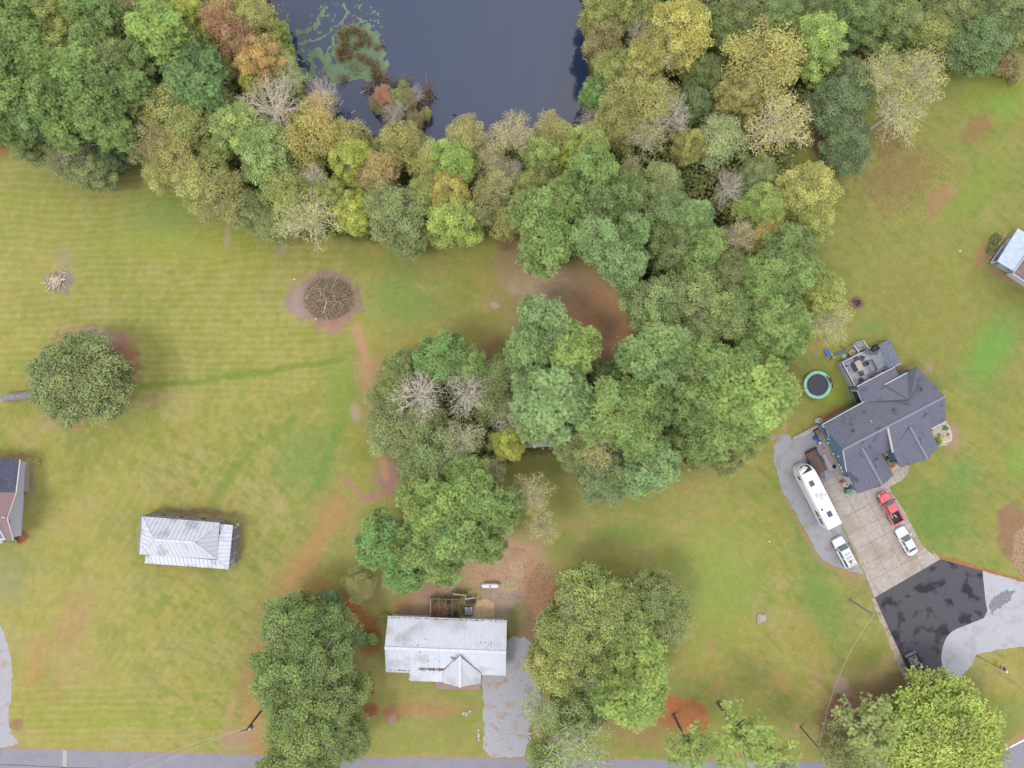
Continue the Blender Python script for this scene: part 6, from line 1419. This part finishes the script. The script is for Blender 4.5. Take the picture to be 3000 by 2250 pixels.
MB().box((-.1, 0, 1.85), (.06, 1.2, .05)).build('marker_lights', m_tan, pk, world=False); MB().box((-1.3, .45, .8), (.9, .18, .12)).build('cargo_board', m_newwood, pk, world=False); MB().box((-1.6, -.1, .8), (.7, .1, .1), .5).build('cargo_tool', m_chrome, pk, world=False)
for s_ in (-1, 1): MB().box((.5, s_ * 1.05, .42), (1.9, .16, .07)).build('running_board', m_chrome, pk, world=False)
p2_ = pickup('pickup_truck', 'dark blue pickup truck with pale load half hidden under the yellow-green tree', at(2696, 1966, 1.2), R(DT + 180 - 1.5), m_navy, m_navy)
MB().box((-1.78, 0, .78), (1.9, 1.6, .14)).build('load', noise_mat('pale_load', alb(150, 140, 140), alb(196, 184, 180), 5, .9, c3=alb(90, 70, 56), s3=1.2), p2_, world=False)
rv = thing('motorhome', 'long white motorhome with dark curved front window beside the gravel pad', 'motorhome', at(2401.5, 1455, 3.3), R(DT - .8))
mb = MB(); rings = []
for x, hw, zt in ((-5.2, 1.16, 3.35), (-5.1, 1.2, 3.45), (3.6, 1.2, 3.45), (4.2, 1.16, 3.35), (4.75, 1.02, 3.05), (5.1, .8, 2.6), (5.28, .5, 2.1)):
    mb.v += [(x, y, zz) for y, zz in ((-hw, .6), (-hw * 1.0, zt - .12), (-hw * .96, zt), (hw * .96, zt), (hw, zt - .12), (hw, .6))]
for i in range(6):
    for j in range(6): mb.f.append((i * 6 + j, i * 6 + (j + 1) % 6, (i + 1) * 6 + (j + 1) % 6, (i + 1) * 6 + j))
mb.f += [(5, 4, 3, 2, 1, 0), tuple(range(36, 42))]; mb.build('body', m_carwhite, rv, world=False)
MB().add([(4.2, -.86, 3.38), (4.2, .86, 3.38), (4.78, .8, 3.08), (5.1, .6, 2.66), (5.2, .3, 2.5), (5.2, -.3, 2.5), (5.1, -.6, 2.66), (4.78, -.8, 3.08)], [(0, 7, 6, 5, 4, 3, 2, 1)]).build('front_window', m_glass, rv, world=False)
for x, y, w_ in ((2.4, .25, .7), (-3.0, -.1, .7)): MB().box((x, y, 3.5), (.85, w_, .1), 0).build('roof_vent', plain('smoked_lid', (.06, .065, .09), .25) if x > 0 else bpy.data.materials['smoked_lid'], rv, world=False)
for x, y, sx, sy, m_ in ((.35, .35, .6, .45, m_trim), (.2, -.35, .5, .45, m_trim), (-1.4, .5, .2, .2, m_carwhite), (-.2, -.1, .12, .12, m_grey), (-.35, .1, .1, .1, m_grey), (-.5, -.3, .12, .12, m_grey)): MB().box((x, y, 3.52), (sx, sy, .12)).build('roof_unit', m_, rv, world=False)
MB().lathe((-1.9, .65, 3.45), [(.16, 0), (.16, .08), (.1, .1)], 12).build('vent_cap', m_black, rv, world=False); MB().lathe((-.1, -.85, 3.45), [(.09, 0), (.09, .1)], 10).build('vent_cap', m_black, rv, world=False)
MB().bar((3.0, 1.3, 3.1), (-1.9, 1.3, 3.1), .2, .16).build('awning', m_trim, rv, world=False)
for x in (-2.6, -3.9, 3.6): MB().box((x, 1.22, 2.2), (1.0 if x < 0 else .6, .04, .7)).build('side_window', m_glass, rv, world=False)
for x in (3.2, -2.0, 0.8): MB().box((x, -1.22, 2.2), (1.0, .04, .7)).build('side_window', m_glass, rv, world=False)
wheels(rv, (-.9, -1.9), 1.16, .42, .3); MB().box((-4.2, 0, .5), (.1, 1.6, .5)).build('jack_stand', m_dkgrey, rv, world=False)
for s_ in (-.8, .8): MB().box((3.9, s_, .3), (.1, .1, .6)).build('jack_stand', m_dkgrey, rv, world=False)
# toys by the deck stairs
sl = thing('toy_slide', 'blue plastic toy slide lying on the grass by the woods', 'toy slide', at(2421, 1034)); p = G(2421, 1034)
MB().box((p.x, p.y, .2), (.42, 1.1, .12), R(28)).build('chute', m_blueplastic, sl); [MB().box((p.x + s_ * .2, p.y + s_ * .1, .3), (.05, 1.1, .18), R(28)).build('side_rail', m_blueplastic, sl) for s_ in (-1, 1)]
sg = thing('swing_frame', 'collapsed grey and blue swing frame on the grass by the deck stairs', 'swing frame', at(2440, 1038))
for x0_, y0_, x1_, y1_, m_ in ((2432, 1040, 2478, 1025, m_grey), (2436, 1034, 2442, 1048, m_trim), (2430, 1036, 2444, 1044, m_grey), (2461, 1015, 2480, 1025, m_dkgrey), (2434, 1055, 2440, 1040, m_dkgrey), (2446, 1040, 2478, 1028, m_blueplastic), (2445, 1048, 2435, 1034, m_trim)):
    MB().tube([G(x0_, y0_, .25), G(x1_, y1_, .35)], .06, 8).build('tube', m_, sg)
tp = thing('toy_table', 'cream coloured toy sand table beside the deck stairs', 'toy table', at(2492, 1033)); p = G(2492, 1033)
MB().lathe((p.x, p.y, .1), [(.4, 0), (.52, .3), (.5, .36), (.2, .3)], 14).build('basin', m_tan, tp); MB().lathe((p.x, p.y, .35), [(.18, 0), (.1, .05)], 12).build('lid', m_oldwood, tp)
tu = thing('toy_pool', 'round pale blue toy ring with blue centre by the deck', 'toy', at(2471.5, 1044.5)); p = G(2471.5, 1044.5)
MB().lathe((p.x, p.y, 0), [(.3, 0), (.38, .12), (.3, .25)], 18).build('ring', plain('pale_blue', alb(186, 214, 230), .5), tu); MB().lathe((p.x, p.y, .22), [(.12, 0), (.08, .06)], 12).build('centre', plain('teal', alb(30, 130, 170), .5), tu)
fr = thing('fire_ring', 'small fire ring with dark ash on the lawn near the yellow-green trees', 'fire ring', at(2510, 888)); p = G(2510, 888)
for j in range(9):
    a = j * 2 * math.pi / 9; MB().box((p.x + .55 * math.cos(a), p.y + .55 * math.sin(a), .12), (.32, .2, .24), a + 1.57).build('stone', noise_mat('sooty_stone', alb(96, 84, 88), alb(140, 120, 116), 4) if j == 0 else bpy.data.materials['sooty_stone'], fr)
MB().lathe((p.x, p.y, .02), [(.5, 0), (.3, .1)], 14).build('ash', m_black, fr)

# ------------------------------------------------------------------ poles, wires, flag
def pole(name, label, cat, b, t, h, r, mat): 
    p0, p1 = G(*b), G(t[0], t[1], h); e = thing(name, label, cat, p0, group='utility poles'); MB().tube([p0, p1], [r, r * .7], 10).build('pole', mat, e); return e, p1
m_pole = noise_mat('pole_wood', alb(150, 142, 140), alb(186, 178, 172), 5); m_darkpole = noise_mat('dark_pole_wood', alb(66, 56, 56), alb(92, 80, 76), 5)
e1, t1 = pole('utility_pole', 'pale wooden pole on the lawn left of the asphalt lot', 'utility pole', (2490, 1757), (2560, 1802), 7.3, .16, m_pole)
MB().bar(t1 + Vector((-.3, .2, -.4)), t1 + Vector((.3, -.2, -.4)), .1).build('bracket', m_grey, e1)
e2, t2 = pole('utility_pole', 'thin greenish pole on the lawn above the bottom road, right side', 'utility pole', (2344, 2129), (2399, 2192), 6.8, .12, m_mosswood)
MB().box(t2 + Vector((.1, -.1, -.3)), (.3, .3, .5)).build('bracket', m_grey, e2)
e3, t3 = pole('utility_pole', 'dark power pole with transformer left of the big oaks', 'power pole', (800, 2037), (722, 2139), 10.6, .17, m_darkpole)
MB().lathe(G(738, 2127, 8.8), [(.25, 0), (.3, .1), (.3, .8), (.22, .95)], 16).build('transformer', m_grey, e3); MB().bar(t3 + Vector((-.9, -.2, -.25)), t3 + Vector((.3, .1, -.25)), .12).build('crossarm', m_greywood, e3)
[MB().lathe(t3 + Vector((-.8 + k * .25, -.18 + k * .05, -.18)), [(.05, 0), (.07, .1), (.03, .2)], 8).build('insulator', m_black, e3) for k in range(4)]
def wire(a_, b_, sag, label, r=.018, group=None):
    a_, b_ = Vector(a_), Vector(b_); pts = [a_.lerp(b_, i / 24) - Vector((0, 0, sag * 4 * (i / 24) * (1 - i / 24))) for i in range(25)]
    return tag(MB().tube(pts, r, 5).build('cable', m_wire), label, 'cable', group)
wire(t1, t2, 2.2, 'thick pale cable sagging between the two right hand poles', .028)
wire(t3 + Vector((-.1, 0, -.8)), G(280, 2290, 9.5), 1.2, 'upper overhead wire from the power pole to the lower left', .022)
wire(t3 + Vector((-.8, 0, -.2)), G(300, 2320, 10.2), 1.2, 'lower overhead wire from the power pole to the lower left', .022)
fpz = thing('flagpole', 'thin flagpole leaning view with white ball on the lawn corner at lower right', 'flagpole', G(2863, 1921)); tp_ = G(2948, 1967.5, 6.4)
fpz['label'] = 'thin dark flagpole with white ball on the lawn below the white gravel'
b0 = G(2863, 1921); MB().tube([b0, tp_], [.05, .035], 8).build('pole', m_dkgrey, fpz); MB().lathe(tp_, [(.05, 0), (.14, .08), (.14, .2), (.05, .28)], 12).build('ball', m_carwhite, fpz)
def flag(t0, t1_, cols, label, dx):
    p0, p1 = b0.lerp(tp_, t0), b0.lerp(tp_, t1_); t = thing('flag', label, 'flag', p1)
    for i, c in enumerate(cols):
        z0_, z1_ = i / len(cols), (i + 1) / len(cols); mb = MB(); vs = []
        for zz in (z0_, z1_):
            for k in range(7): q = p1.lerp(p0, zz); vs.append(q + Vector((dx[0] * k * .12, dx[1] * k * .12 + .05 * math.sin(k * 1.9), -k * k * .012)))
        mb.add(vs, [(k, k + 1, k + 8, k + 7) for k in range(6)]); mb.add([Vector(v) + Vector((.008, .012, 0)) for v in vs], [(k + 7, k + 8, k + 1, k) for k in range(6)]); mb.build('stripe', plain('flag_' + '_'.join(map(str, c)), alb(*c), .8) if True else None, t)
flag(.72, .96, [(70, 76, 130), (206, 120, 130), (226, 220, 226), (206, 120, 130), (226, 220, 226)], 'limp striped red, white and blue flag at the top of the flagpole', (.5, .5))
flag(.55, .70, [(216, 214, 40), (206, 204, 50)], 'yellow flag hanging below the striped flag', (.5, .9))

# ------------------------------------------------------------------ piles on the lawn, log, hut
rs = np.random.RandomState(5)
fl_ = thing('firewood_pile', 'burn pile of split logs on grey ash in the left lawn', 'log pile', G(172, 822))
for i in range(60):
    a = rs.uniform(0, 6.28); r_ = abs(rs.normal(0, 17)); x, y = 168 + math.cos(a) * r_ * 1.3, 823 + math.sin(a) * r_ * .8; l = rs.uniform(.25, .75); an = rs.uniform(0, 3.14)
    c = G(x, y, rs.uniform(.08, .5)); dv = Vector((math.cos(an), math.sin(an), rs.uniform(-.25, .25))) * l
    c = G(x, y, 0) + Vector((0, 0, max(.1, .55 - r_ * .02) * rs.uniform(.5, 1))); MB().tube([c - dv, c + dv], [.07, .06], 6).build('log', m_log if i % 2 else m_ashwood, fl_)
bp = thing('brush_pile', 'large round pile of cut branches and twigs on bare soil in the lawn', 'brush pile', G(962, 876))
for i in range(280):
    a = rs.uniform(0, 6.28); r_ = math.sqrt(rs.rand()) * 70; x, y = 966 + math.cos(a) * r_, 876 + math.sin(a) * r_ * .86
    h = max(.05, 2.3 * (1 - (r_ / 76) ** 2)) * rs.uniform(.3, 1); c = G(x, y) + Vector((0, 0, h)); an = -a + rs.normal(0, .7); l = rs.uniform(.4, 1.4); dv = Vector((math.cos(an), math.sin(an), rs.uniform(-.35, .1))) * l
    s2 = Vector((-dv.y, dv.x, 0)) * rs.uniform(-.25, .25)
    w_ = rs.uniform(.012, .034) if i % 16 else .07
    MB().tube([c - dv, c + s2, c + dv], [w_, w_ * .8, w_ * .3], 5, False).build('branch', m_branch if i % 5 else m_ashwood, bp)
mb = MB()
for i in range(2600):
    a = rs.uniform(0, 6.28); r_ = math.sqrt(rs.rand()) * 72; x, y = 962 + math.cos(a) * r_, 876 + math.sin(a) * r_ * .84; h = max(.03, 2.1 * (1 - (r_ / 76) ** 2)) * rs.uniform(.2, 1); c = G(x, y) + Vector((0, 0, h))
    an = rs.uniform(0, 6.28); l = rs.uniform(.15, .5); dv = Vector((math.cos(an), math.sin(an), rs.uniform(-.3, .3))) * l; mb.tube([c - dv, c + dv], [.016, .006], 3, False)
o = mb.build('twigs', m_branch, bp); o['kind'] = 'stuff'
n = 1800; a = rs.uniform(0, 6.283, n); r_ = np.sqrt(rs.rand(n)) * 70; P = np.stack([(962 + np.cos(a) * r_ - 1500) * S, (1125 - 876 - np.sin(a) * r_ * .84) * S, 2.0 * (1 - (r_ / 76) ** 2) * rs.rand(n) + .05], 1); o0 = G(962, 876)
V_, F_ = leaves(P - np.array(o0), np.tile([0, 0, 1.], (n, 1)), .1, rs, .7); o = bpy.data.objects.new('dead_leaves', npmesh('dead_leaves', V_, F_, [m_leaf], tints(n, 4, rs, .4, .7))); COL.objects.link(o); o.parent = bp; o.color = (*alb(150, 150, 88, k=1.5), 1); o['kind'] = 'stuff'
tk = thing('fallen_log', 'thick grey fallen trunk lying left of the lone round evergreen', 'log', G(60, 1165))
mb = MB(); pts = [G(12, 1166, .75), G(30, 1164, .8), G(60, 1160, .75), G(90, 1157, .7), G(125, 1154, .65)]; mb.tube(pts, [.62, .72, .66, .6, .5], 14); mb.v = [(v[0] + rs.normal(0, .04), v[1] + rs.normal(0, .04), v[2] + rs.normal(0, .03)) for v in mb.v]; mb.build('trunk', noise_mat('grey_bark', alb(128, 122, 122), alb(172, 166, 164), 6, .95, bump=.8, stretch=(.5, 3, 3)), tk)
mb = MB(); mb.tube([G(14, 1166, .75), G(9, 1166.4, .75)], [.55, .52], 14).build('cut_end', m_ashwood, tk)
hut = thing('tin_roof_shed', 'old shed with rusty tin roof hidden among the central trees', 'shed', G(1575, 1298))
hp = [G(1530, 1291, 2.5), G(1606, 1286, 2.5), G(1608, 1308, 2.2), G(1530, 1313, 2.2)]; MB().prism([G(1536, 1270), G(1604, 1266), G(1604, 1302), G(1534, 1307)], 0, 2.2).build('wall', m_oldwood, hut)
hp0 = [G(1532, 1262, 2.7), G(1606, 1257, 2.7), hp[1], hp[0]]
MB().slab([G(1532, 1262, 2.68), G(1606, 1257, 2.68), G(1608, 1308, 2.18), G(1530, 1313, 2.18)], .06).build('roof_deck', m_oldwood, hut)
ribbed([G(1532, 1262, 2.7), G(1606, 1257, 2.7), G(1608, 1308, 2.2), G(1530, 1313, 2.2)], hp[1] - hp[0], .62, 2, hut, m_rusttin)
wc = thing('well_cover', 'square weathered concrete cover on the open right lawn', 'well cover', G(2231, 1811)); p = G(2231, 1811)
MB().box((p.x, p.y, .1), (1.45, 1.5, .2)).build('slab', m_conc2, wc); MB().box((p.x, p.y, .24), (.9, .9, .08)).build('lid', m_conc, wc)
for px, py, lb in ((2254, 1586, 'white speck of litter on the open lawn left of the suv'), (2812, 735, 'white scrap lying on the lawn left of the blue-roofed porch'), (2410, 2119, 'white scrap under the cable on the leaf litter'), (1177, 1416, 'white scrap on the dirt beside the copse'), (1115, 1334, 'white scrap on the dirt track left of the copse'), (862, 818, 'white scrap at the upper left rim of the brush pile'), (926, 934, 'white scrap at the lower rim of the brush pile')):
    p = G(px, py); t = MB(); t.add([(p.x - .16, p.y - .06, .03), (p.x + .12, p.y - .12, .05), (p.x + .18, p.y + .05, .04), (p.x - .05, p.y + .12, .12), (p.x - .02, p.y, .16)], [(0, 1, 4), (1, 2, 4), (2, 3, 4), (3, 0, 4), (3, 2, 1, 0)])
    tag(t.build('litter', m_carwhite), lb, 'litter', 'white scraps lying on the lawns')

# ------------------------------------------------------------------ house cut by the left edge
lh = thing('left_house', 'white sided house with dark flat and brown shingle roofs at the left edge', 'house', G(20, 1460))
m_dark = noise_mat('dark_roofing', alb(66, 70, 96), alb(84, 86, 112), 2, .7, c3=alb(72, 66, 84), s3=.4); m_brown = noise_mat('brown_shingles', alb(146, 118, 122), alb(172, 142, 142), 6, .9, detail=8, stretch=(1, 3, 1))
F3 = lambda pts, nm, m_, t=.18: MB().slab([G(*p) for p in pts], t).build(nm, m_, lh)
F3([(-120, 1338, 3.3), (58.5, 1345, 3.3), (47.5, 1443, 4.0), (-120, 1440, 4.0)], 'flat_roof', m_dark)
F3([(-120, 1440, 4.02), (47.5, 1443, 4.02), (21, 1518.5, 6.2), (-120, 1512, 6.2)], 'roof', m_brown)
F3([(-120, 1512, 6.2), (21, 1518.5, 6.2), (38.5, 1583.5, 3.4), (-120, 1578, 3.4)], 'roof', m_brown)
MB().bar(G(59.5, 1346, 3.35), G(48, 1443, 4.05), .16, .14).build('rake_trim', m_trim, lh); MB().bar(G(22, 1518, 6.25), G(39.5, 1583, 3.45), .14, .14).build('rake_trim', m_trim, lh); MB().bar(G(48, 1444, 4.1), G(22, 1518, 6.25), .12, .12).build('rake_trim', m_trim, lh)
b0_, b1_ = G(79, 1352), G(65, 1567)
MB().prism([G(-140, 1345), b0_, G(72, 1462), G(-140, 1455)], .3, 3.3).build('wall', m_siding, lh); MB().prism([G(-140, 1440), G(74, 1446), b1_, G(-140, 1560)], .3, 3.6).build('wall', m_siding, lh)
MB().prism([G(-140, 1350), G(87, 1352), G(84, 1440), G(-140, 1440)], 0, .32).build('foundation', m_brick, lh); MB().prism([G(-140, 1440), G(73, 1450), G(66, 1569), G(-140, 1562)], 0, .3).build('foundation', m_brick, lh)
g0, g1, g2 = G(74, 1446), b1_, G(74, 1446).lerp(b1_, .52)
MB().add([(g0.x, g0.y, 3.6), (g1.x, g1.y, 3.6), (g2.x, g2.y, 6.0), (g0.x - .2, g0.y, 3.6), (g1.x - .2, g1.y, 3.6), (g2.x - .2, g2.y, 6.0)], [(0, 2, 1), (3, 4, 5), (0, 3, 5, 2), (2, 5, 4, 1)]).build('gable_wall', m_siding, lh)
c_ = g0.lerp(g1, .62); d_ = (g1 - g0).normalized(); MB().prism([c_ - d_ * .4, c_ + d_ * .4, c_ + d_ * .4 + Vector((.06, 0, 0)), c_ - d_ * .4 + Vector((.06, 0, 0))], 3.0, 4.0).build('gable_vent', m_glass, lh)
vv = G(5, 1516, 6.4); MB().tube([vv, vv + Vector((.5, 0, 0))], .09, 10).build('roof_vent', m_trim, lh)
MB().prism([G(-30, 1570), G(14, 1572), G(14, 1590), G(-30, 1588)], 0, .5).build('front_step', m_trim, lh)
# ------------------------------------------------------------------ house cut by the right edge
rh = thing('right_house', 'house with pale blue metal porch roof and brown roof at the right edge', 'house', G(2960, 790))
m_bluetin = noise_mat('pale_blue_tin', alb(176, 192, 220, 1.3), alb(194, 208, 234, 1.3), 1.5, .45); m_brownr = noise_mat('brown_roofing', alb(120, 106, 108), alb(146, 132, 132), 3, .85)
bt = [G(2982, 669, 3.3), G(3060, 716, 4.0), G(3010, 812, 4.0), G(2970, 794, 3.7), G(2921, 766, 3.3)]
bt = [G(2982, 669, 3.1), G(3052, 712, 4.0), G(2972, 796, 4.0), G(2921, 766, 3.1)]
bt = [G(2982, 669, 3.1), G(3036, 702, 4.0), G(2970, 795, 4.0), G(2921, 766, 3.1)]
MB().slab(bt, .08).build('porch_roof_deck', m_trim, rh); ribbed(bt, bt[3] - bt[0], .9, 3, rh, m_bluetin, 'roof_panel', .04, .07)
F4 = lambda pts, nm, m_, t=.18: MB().slab([G(*p) for p in pts], t).build(nm, m_, rh)
F4([(2966, 801, 4.1), (3036, 702, 4.3), (3250, 830, 5.6), (3190, 960, 4.1), (3010, 830, 4.1)], 'roof', m_brownr)
MB().bar(G(2969, 799, 4.15), G(3036, 702, 4.35), .14, .12).build('trim', m_trim, rh); MB().bar(G(2966, 801, 4.15), G(3012, 832, 4.15), .14, .12).build('trim', m_trim, rh)
q = [G(2945, 805), G(3010, 850), G(3200, 980), G(3250, 860), G(2998, 712)]; MB().prism(q, .3, 4.0).build('wall', m_siding, rh); MB().prism([v + (v - G(3060, 820)).normalized() * .08 for v in q], 0, .3).build('foundation', m_brick, rh)
MB().prism([G(2899, 770), G(2950, 697), G(3000, 728), G(2950, 800)], .02, .4).build('porch_floor', m_deckgrey, rh)
rail(rh, [GX(2901, 771, 1.2), GX(2937, 718, 1.2)], .4, 1.3, m_greywood, m_trim); rail(rh, [GX(2901, 771, 1.2), GX(2921, 766, 1.2)], .4, 1.3, m_trim); rail(rh, [GX(2937, 726, 1.2), GX(2944, 723, 1.2)], .4, 1.3, m_trim)
for px, py in ((2903, 769), (2933, 724), (2950, 698)):
    p = G(px, py); MB().box((p.x, p.y, 1.7), (.14, .14, 2.8)).build('porch_post', m_trim, rh)
rnd = random.Random(3)
rocks('stone_border', 'row of tan stones along the porch of the right edge house', [(2893 + i * 3.6 * .82 + rnd.uniform(-1, 1), 768 - i * 3.6 * 1.32 + rnd.uniform(-1, 1)) for i in range(19)], .17, m_tanstone)
for px, py, d, lb in ((2920, 700, 34, 'dark green bush behind the tan stones, upper one'), (2908, 728, 30, 'dark green bush behind the tan stones, lower one')): tree('shrub', px, py, d, 1.0, (92, 104, 64), lb, 'shrub')

# ------------------------------------------------------------------ reed island in the pond
reg = [(1003, 100, 14, 10, .9), (1010, 130, 12, 26, 1.6), (1000, 160, 12, 24, 1.6), (1035, 90, 22, 10, 1.3), (1065, 105, 14, 14, .8), (1082, 125, 8, 14, .5), (1058, 128, 10, 8, .5), (1042, 134, 8, 10, .4), (1102, 140, 8, 6, .3), (1118, 132, 8, 6, .3),
       (1025, 165, 8, 10, .4), (1055, 168, 18, 10, .6), (1078, 180, 14, 12, .7), (1100, 200, 12, 20, 1.0), (1104, 225, 16, 20, 1.4), (1030, 205, 30, 14, .5), (1005, 230, 14, 12, .5), (1130, 232, 14, 12, .6), (1155, 245, 12, 10, .5), (1192, 240, 14, 14, .6), (1252, 260, 8, 18, .6), (1262, 280, 8, 16, .7), (1075, 260, 18, 12, .7), (1240, 300, 18, 30, 1.2), (1235, 355, 22, 16, 1.3), (1180, 352, 20, 14, .8), (1105, 260, 20, 10, .6), (1130, 285, 30, 30, 1.2), (1175, 270, 30, 20, 1.2), (1200, 330, 34, 26, 1.4), (1145, 335, 26, 16, 1.0)]
rs = np.random.RandomState(12); P = []
for cx, cy, rx, ry, w_ in reg:
    m = int(100 * w_); a = rs.uniform(0, 6.283, m); r_ = np.sqrt(rs.rand(m)); P.append(np.stack([cx + np.cos(a) * r_ * rx, cy + np.sin(a) * r_ * ry], 1))
P = np.concatenate(P); m = len(P); B0 = np.stack([(P[:, 0] - 1500) * S, (1125 - P[:, 1]) * S, np.full(m, WZ)], 1)
D = nrm(rs.normal(0, .35, (m, 3)) + np.array([0, 0, 1.0])); T_ = nrm(np.cross(D, rs.normal(0, 1, (m, 3)))); h = rs.uniform(.5, 1.5, (m, 1)); bend = rs.normal(0, .25, (m, 3)); bend[:, 2] = 0
V_ = np.stack([B0 - T_ * .03, B0 + T_ * .03, B0 + D * h + bend * h + T_ * .05, B0 + D * h + bend * h - T_ * .04], 1).reshape(-1, 3)
o = bpy.data.objects.new('reeds', npmesh('reeds', V_, np.arange(4 * m).reshape(m, 4), [m_leaf], tints(m, 4, rs, .45, .6))); COL.objects.link(o); o.color = (*alb(172, 146, 104, k=1.3), 1); stuff(o, 'brown and green reeds standing in clumps in the pond', 'reeds')
for k_, px, py, d, h, c, lb in (('fine', 1120, 275, 70, 3.2, (178, 104, 90), 'red leaved shrub on the reed island, left'), ('shrub', 1160, 285, 60, 2.4, (124, 150, 74), 'green shrub in the middle of the reed island'), ('fine', 1195, 285, 60, 3, (132, 124, 74), 'olive brown shrub right of the green one on the island'),
                            ('fine', 1105, 300, 60, 2.6, (120, 112, 70), 'dark olive shrub at the left rim of the island'), ('bare', 1155, 325, 90, 4, (182, 172, 164), 'grey leafless shrub on the lower part of the island'), ('fine', 1150, 330, 70, 2.4, (96, 90, 62), 'dark brown shrub under the grey leafless one'),
                            ('shrub', 1206, 312, 22, 1.6, (216, 104, 90), 'small bright red shrub at the right of the island'), ('fine', 1215, 345, 60, 2.6, (128, 112, 76), 'brown shrub at the lower right of the island'), ('bare', 1215, 275, 70, 3, (164, 146, 142), 'leafless twiggy shrub at the upper right of the island'),
                            ('fine', 1245, 330, 40, 2.2, (146, 140, 74), 'small olive shrub at the right rim of the island'), ('fine', 1180, 250, 40, 2, (120, 136, 84), 'small green shrub at the top of the island')):
    tree(k_, px, py, d, h, c, lb, 'shrub', None, 'shrub', (176, 166, 158))
for i, (x0_, y0_, x1_, y1_, lb) in enumerate(((994, 308, 1006, 292, 'pale floating log left of the reed island, upper one'), (1028, 330, 1040, 320, 'short pale floating log left of the reed island'), (992, 328, 1006, 332, 'dark floating log near the left bank'), (1044, 352, 1062, 348, 'thin pale floating log below the short one'), (1055, 270, 1080, 258, 'thin pale stick reaching from the reeds'))):
    tag(MB().tube([G(x0_, y0_, 0) + Vector((0, 0, WZ + .04)), G(x1_, y1_, 0) + Vector((0, 0, WZ + .05))], [.07, .05], 7).build('floating_log', m_ashwood if i != 2 else m_darkpole), lb, 'log')
dkk = thing('duck', 'dark waterfowl swimming right of the reed island', 'duck', G(1331, 335)); p = G(1331, 335); p.z = WZ
mb = MB(); mb.tube([p + Vector((-.28, .1, .1)), p + Vector((-.15, .05, .1)), p + Vector((.05, 0, .12)), p + Vector((.22, -.06, .12)), p + Vector((.3, -.1, .2)), p + Vector((.34, -.12, .3))], [.02, .1, .15, .1, .05, .06], 10); mb.build('body', m_black, dkk, True)
mb = MB(); mb.tube([p + Vector((.36, -.12, .3)), p + Vector((.46, -.15, .28))], [.03, .012], 6).build('beak', m_tan, dkk)
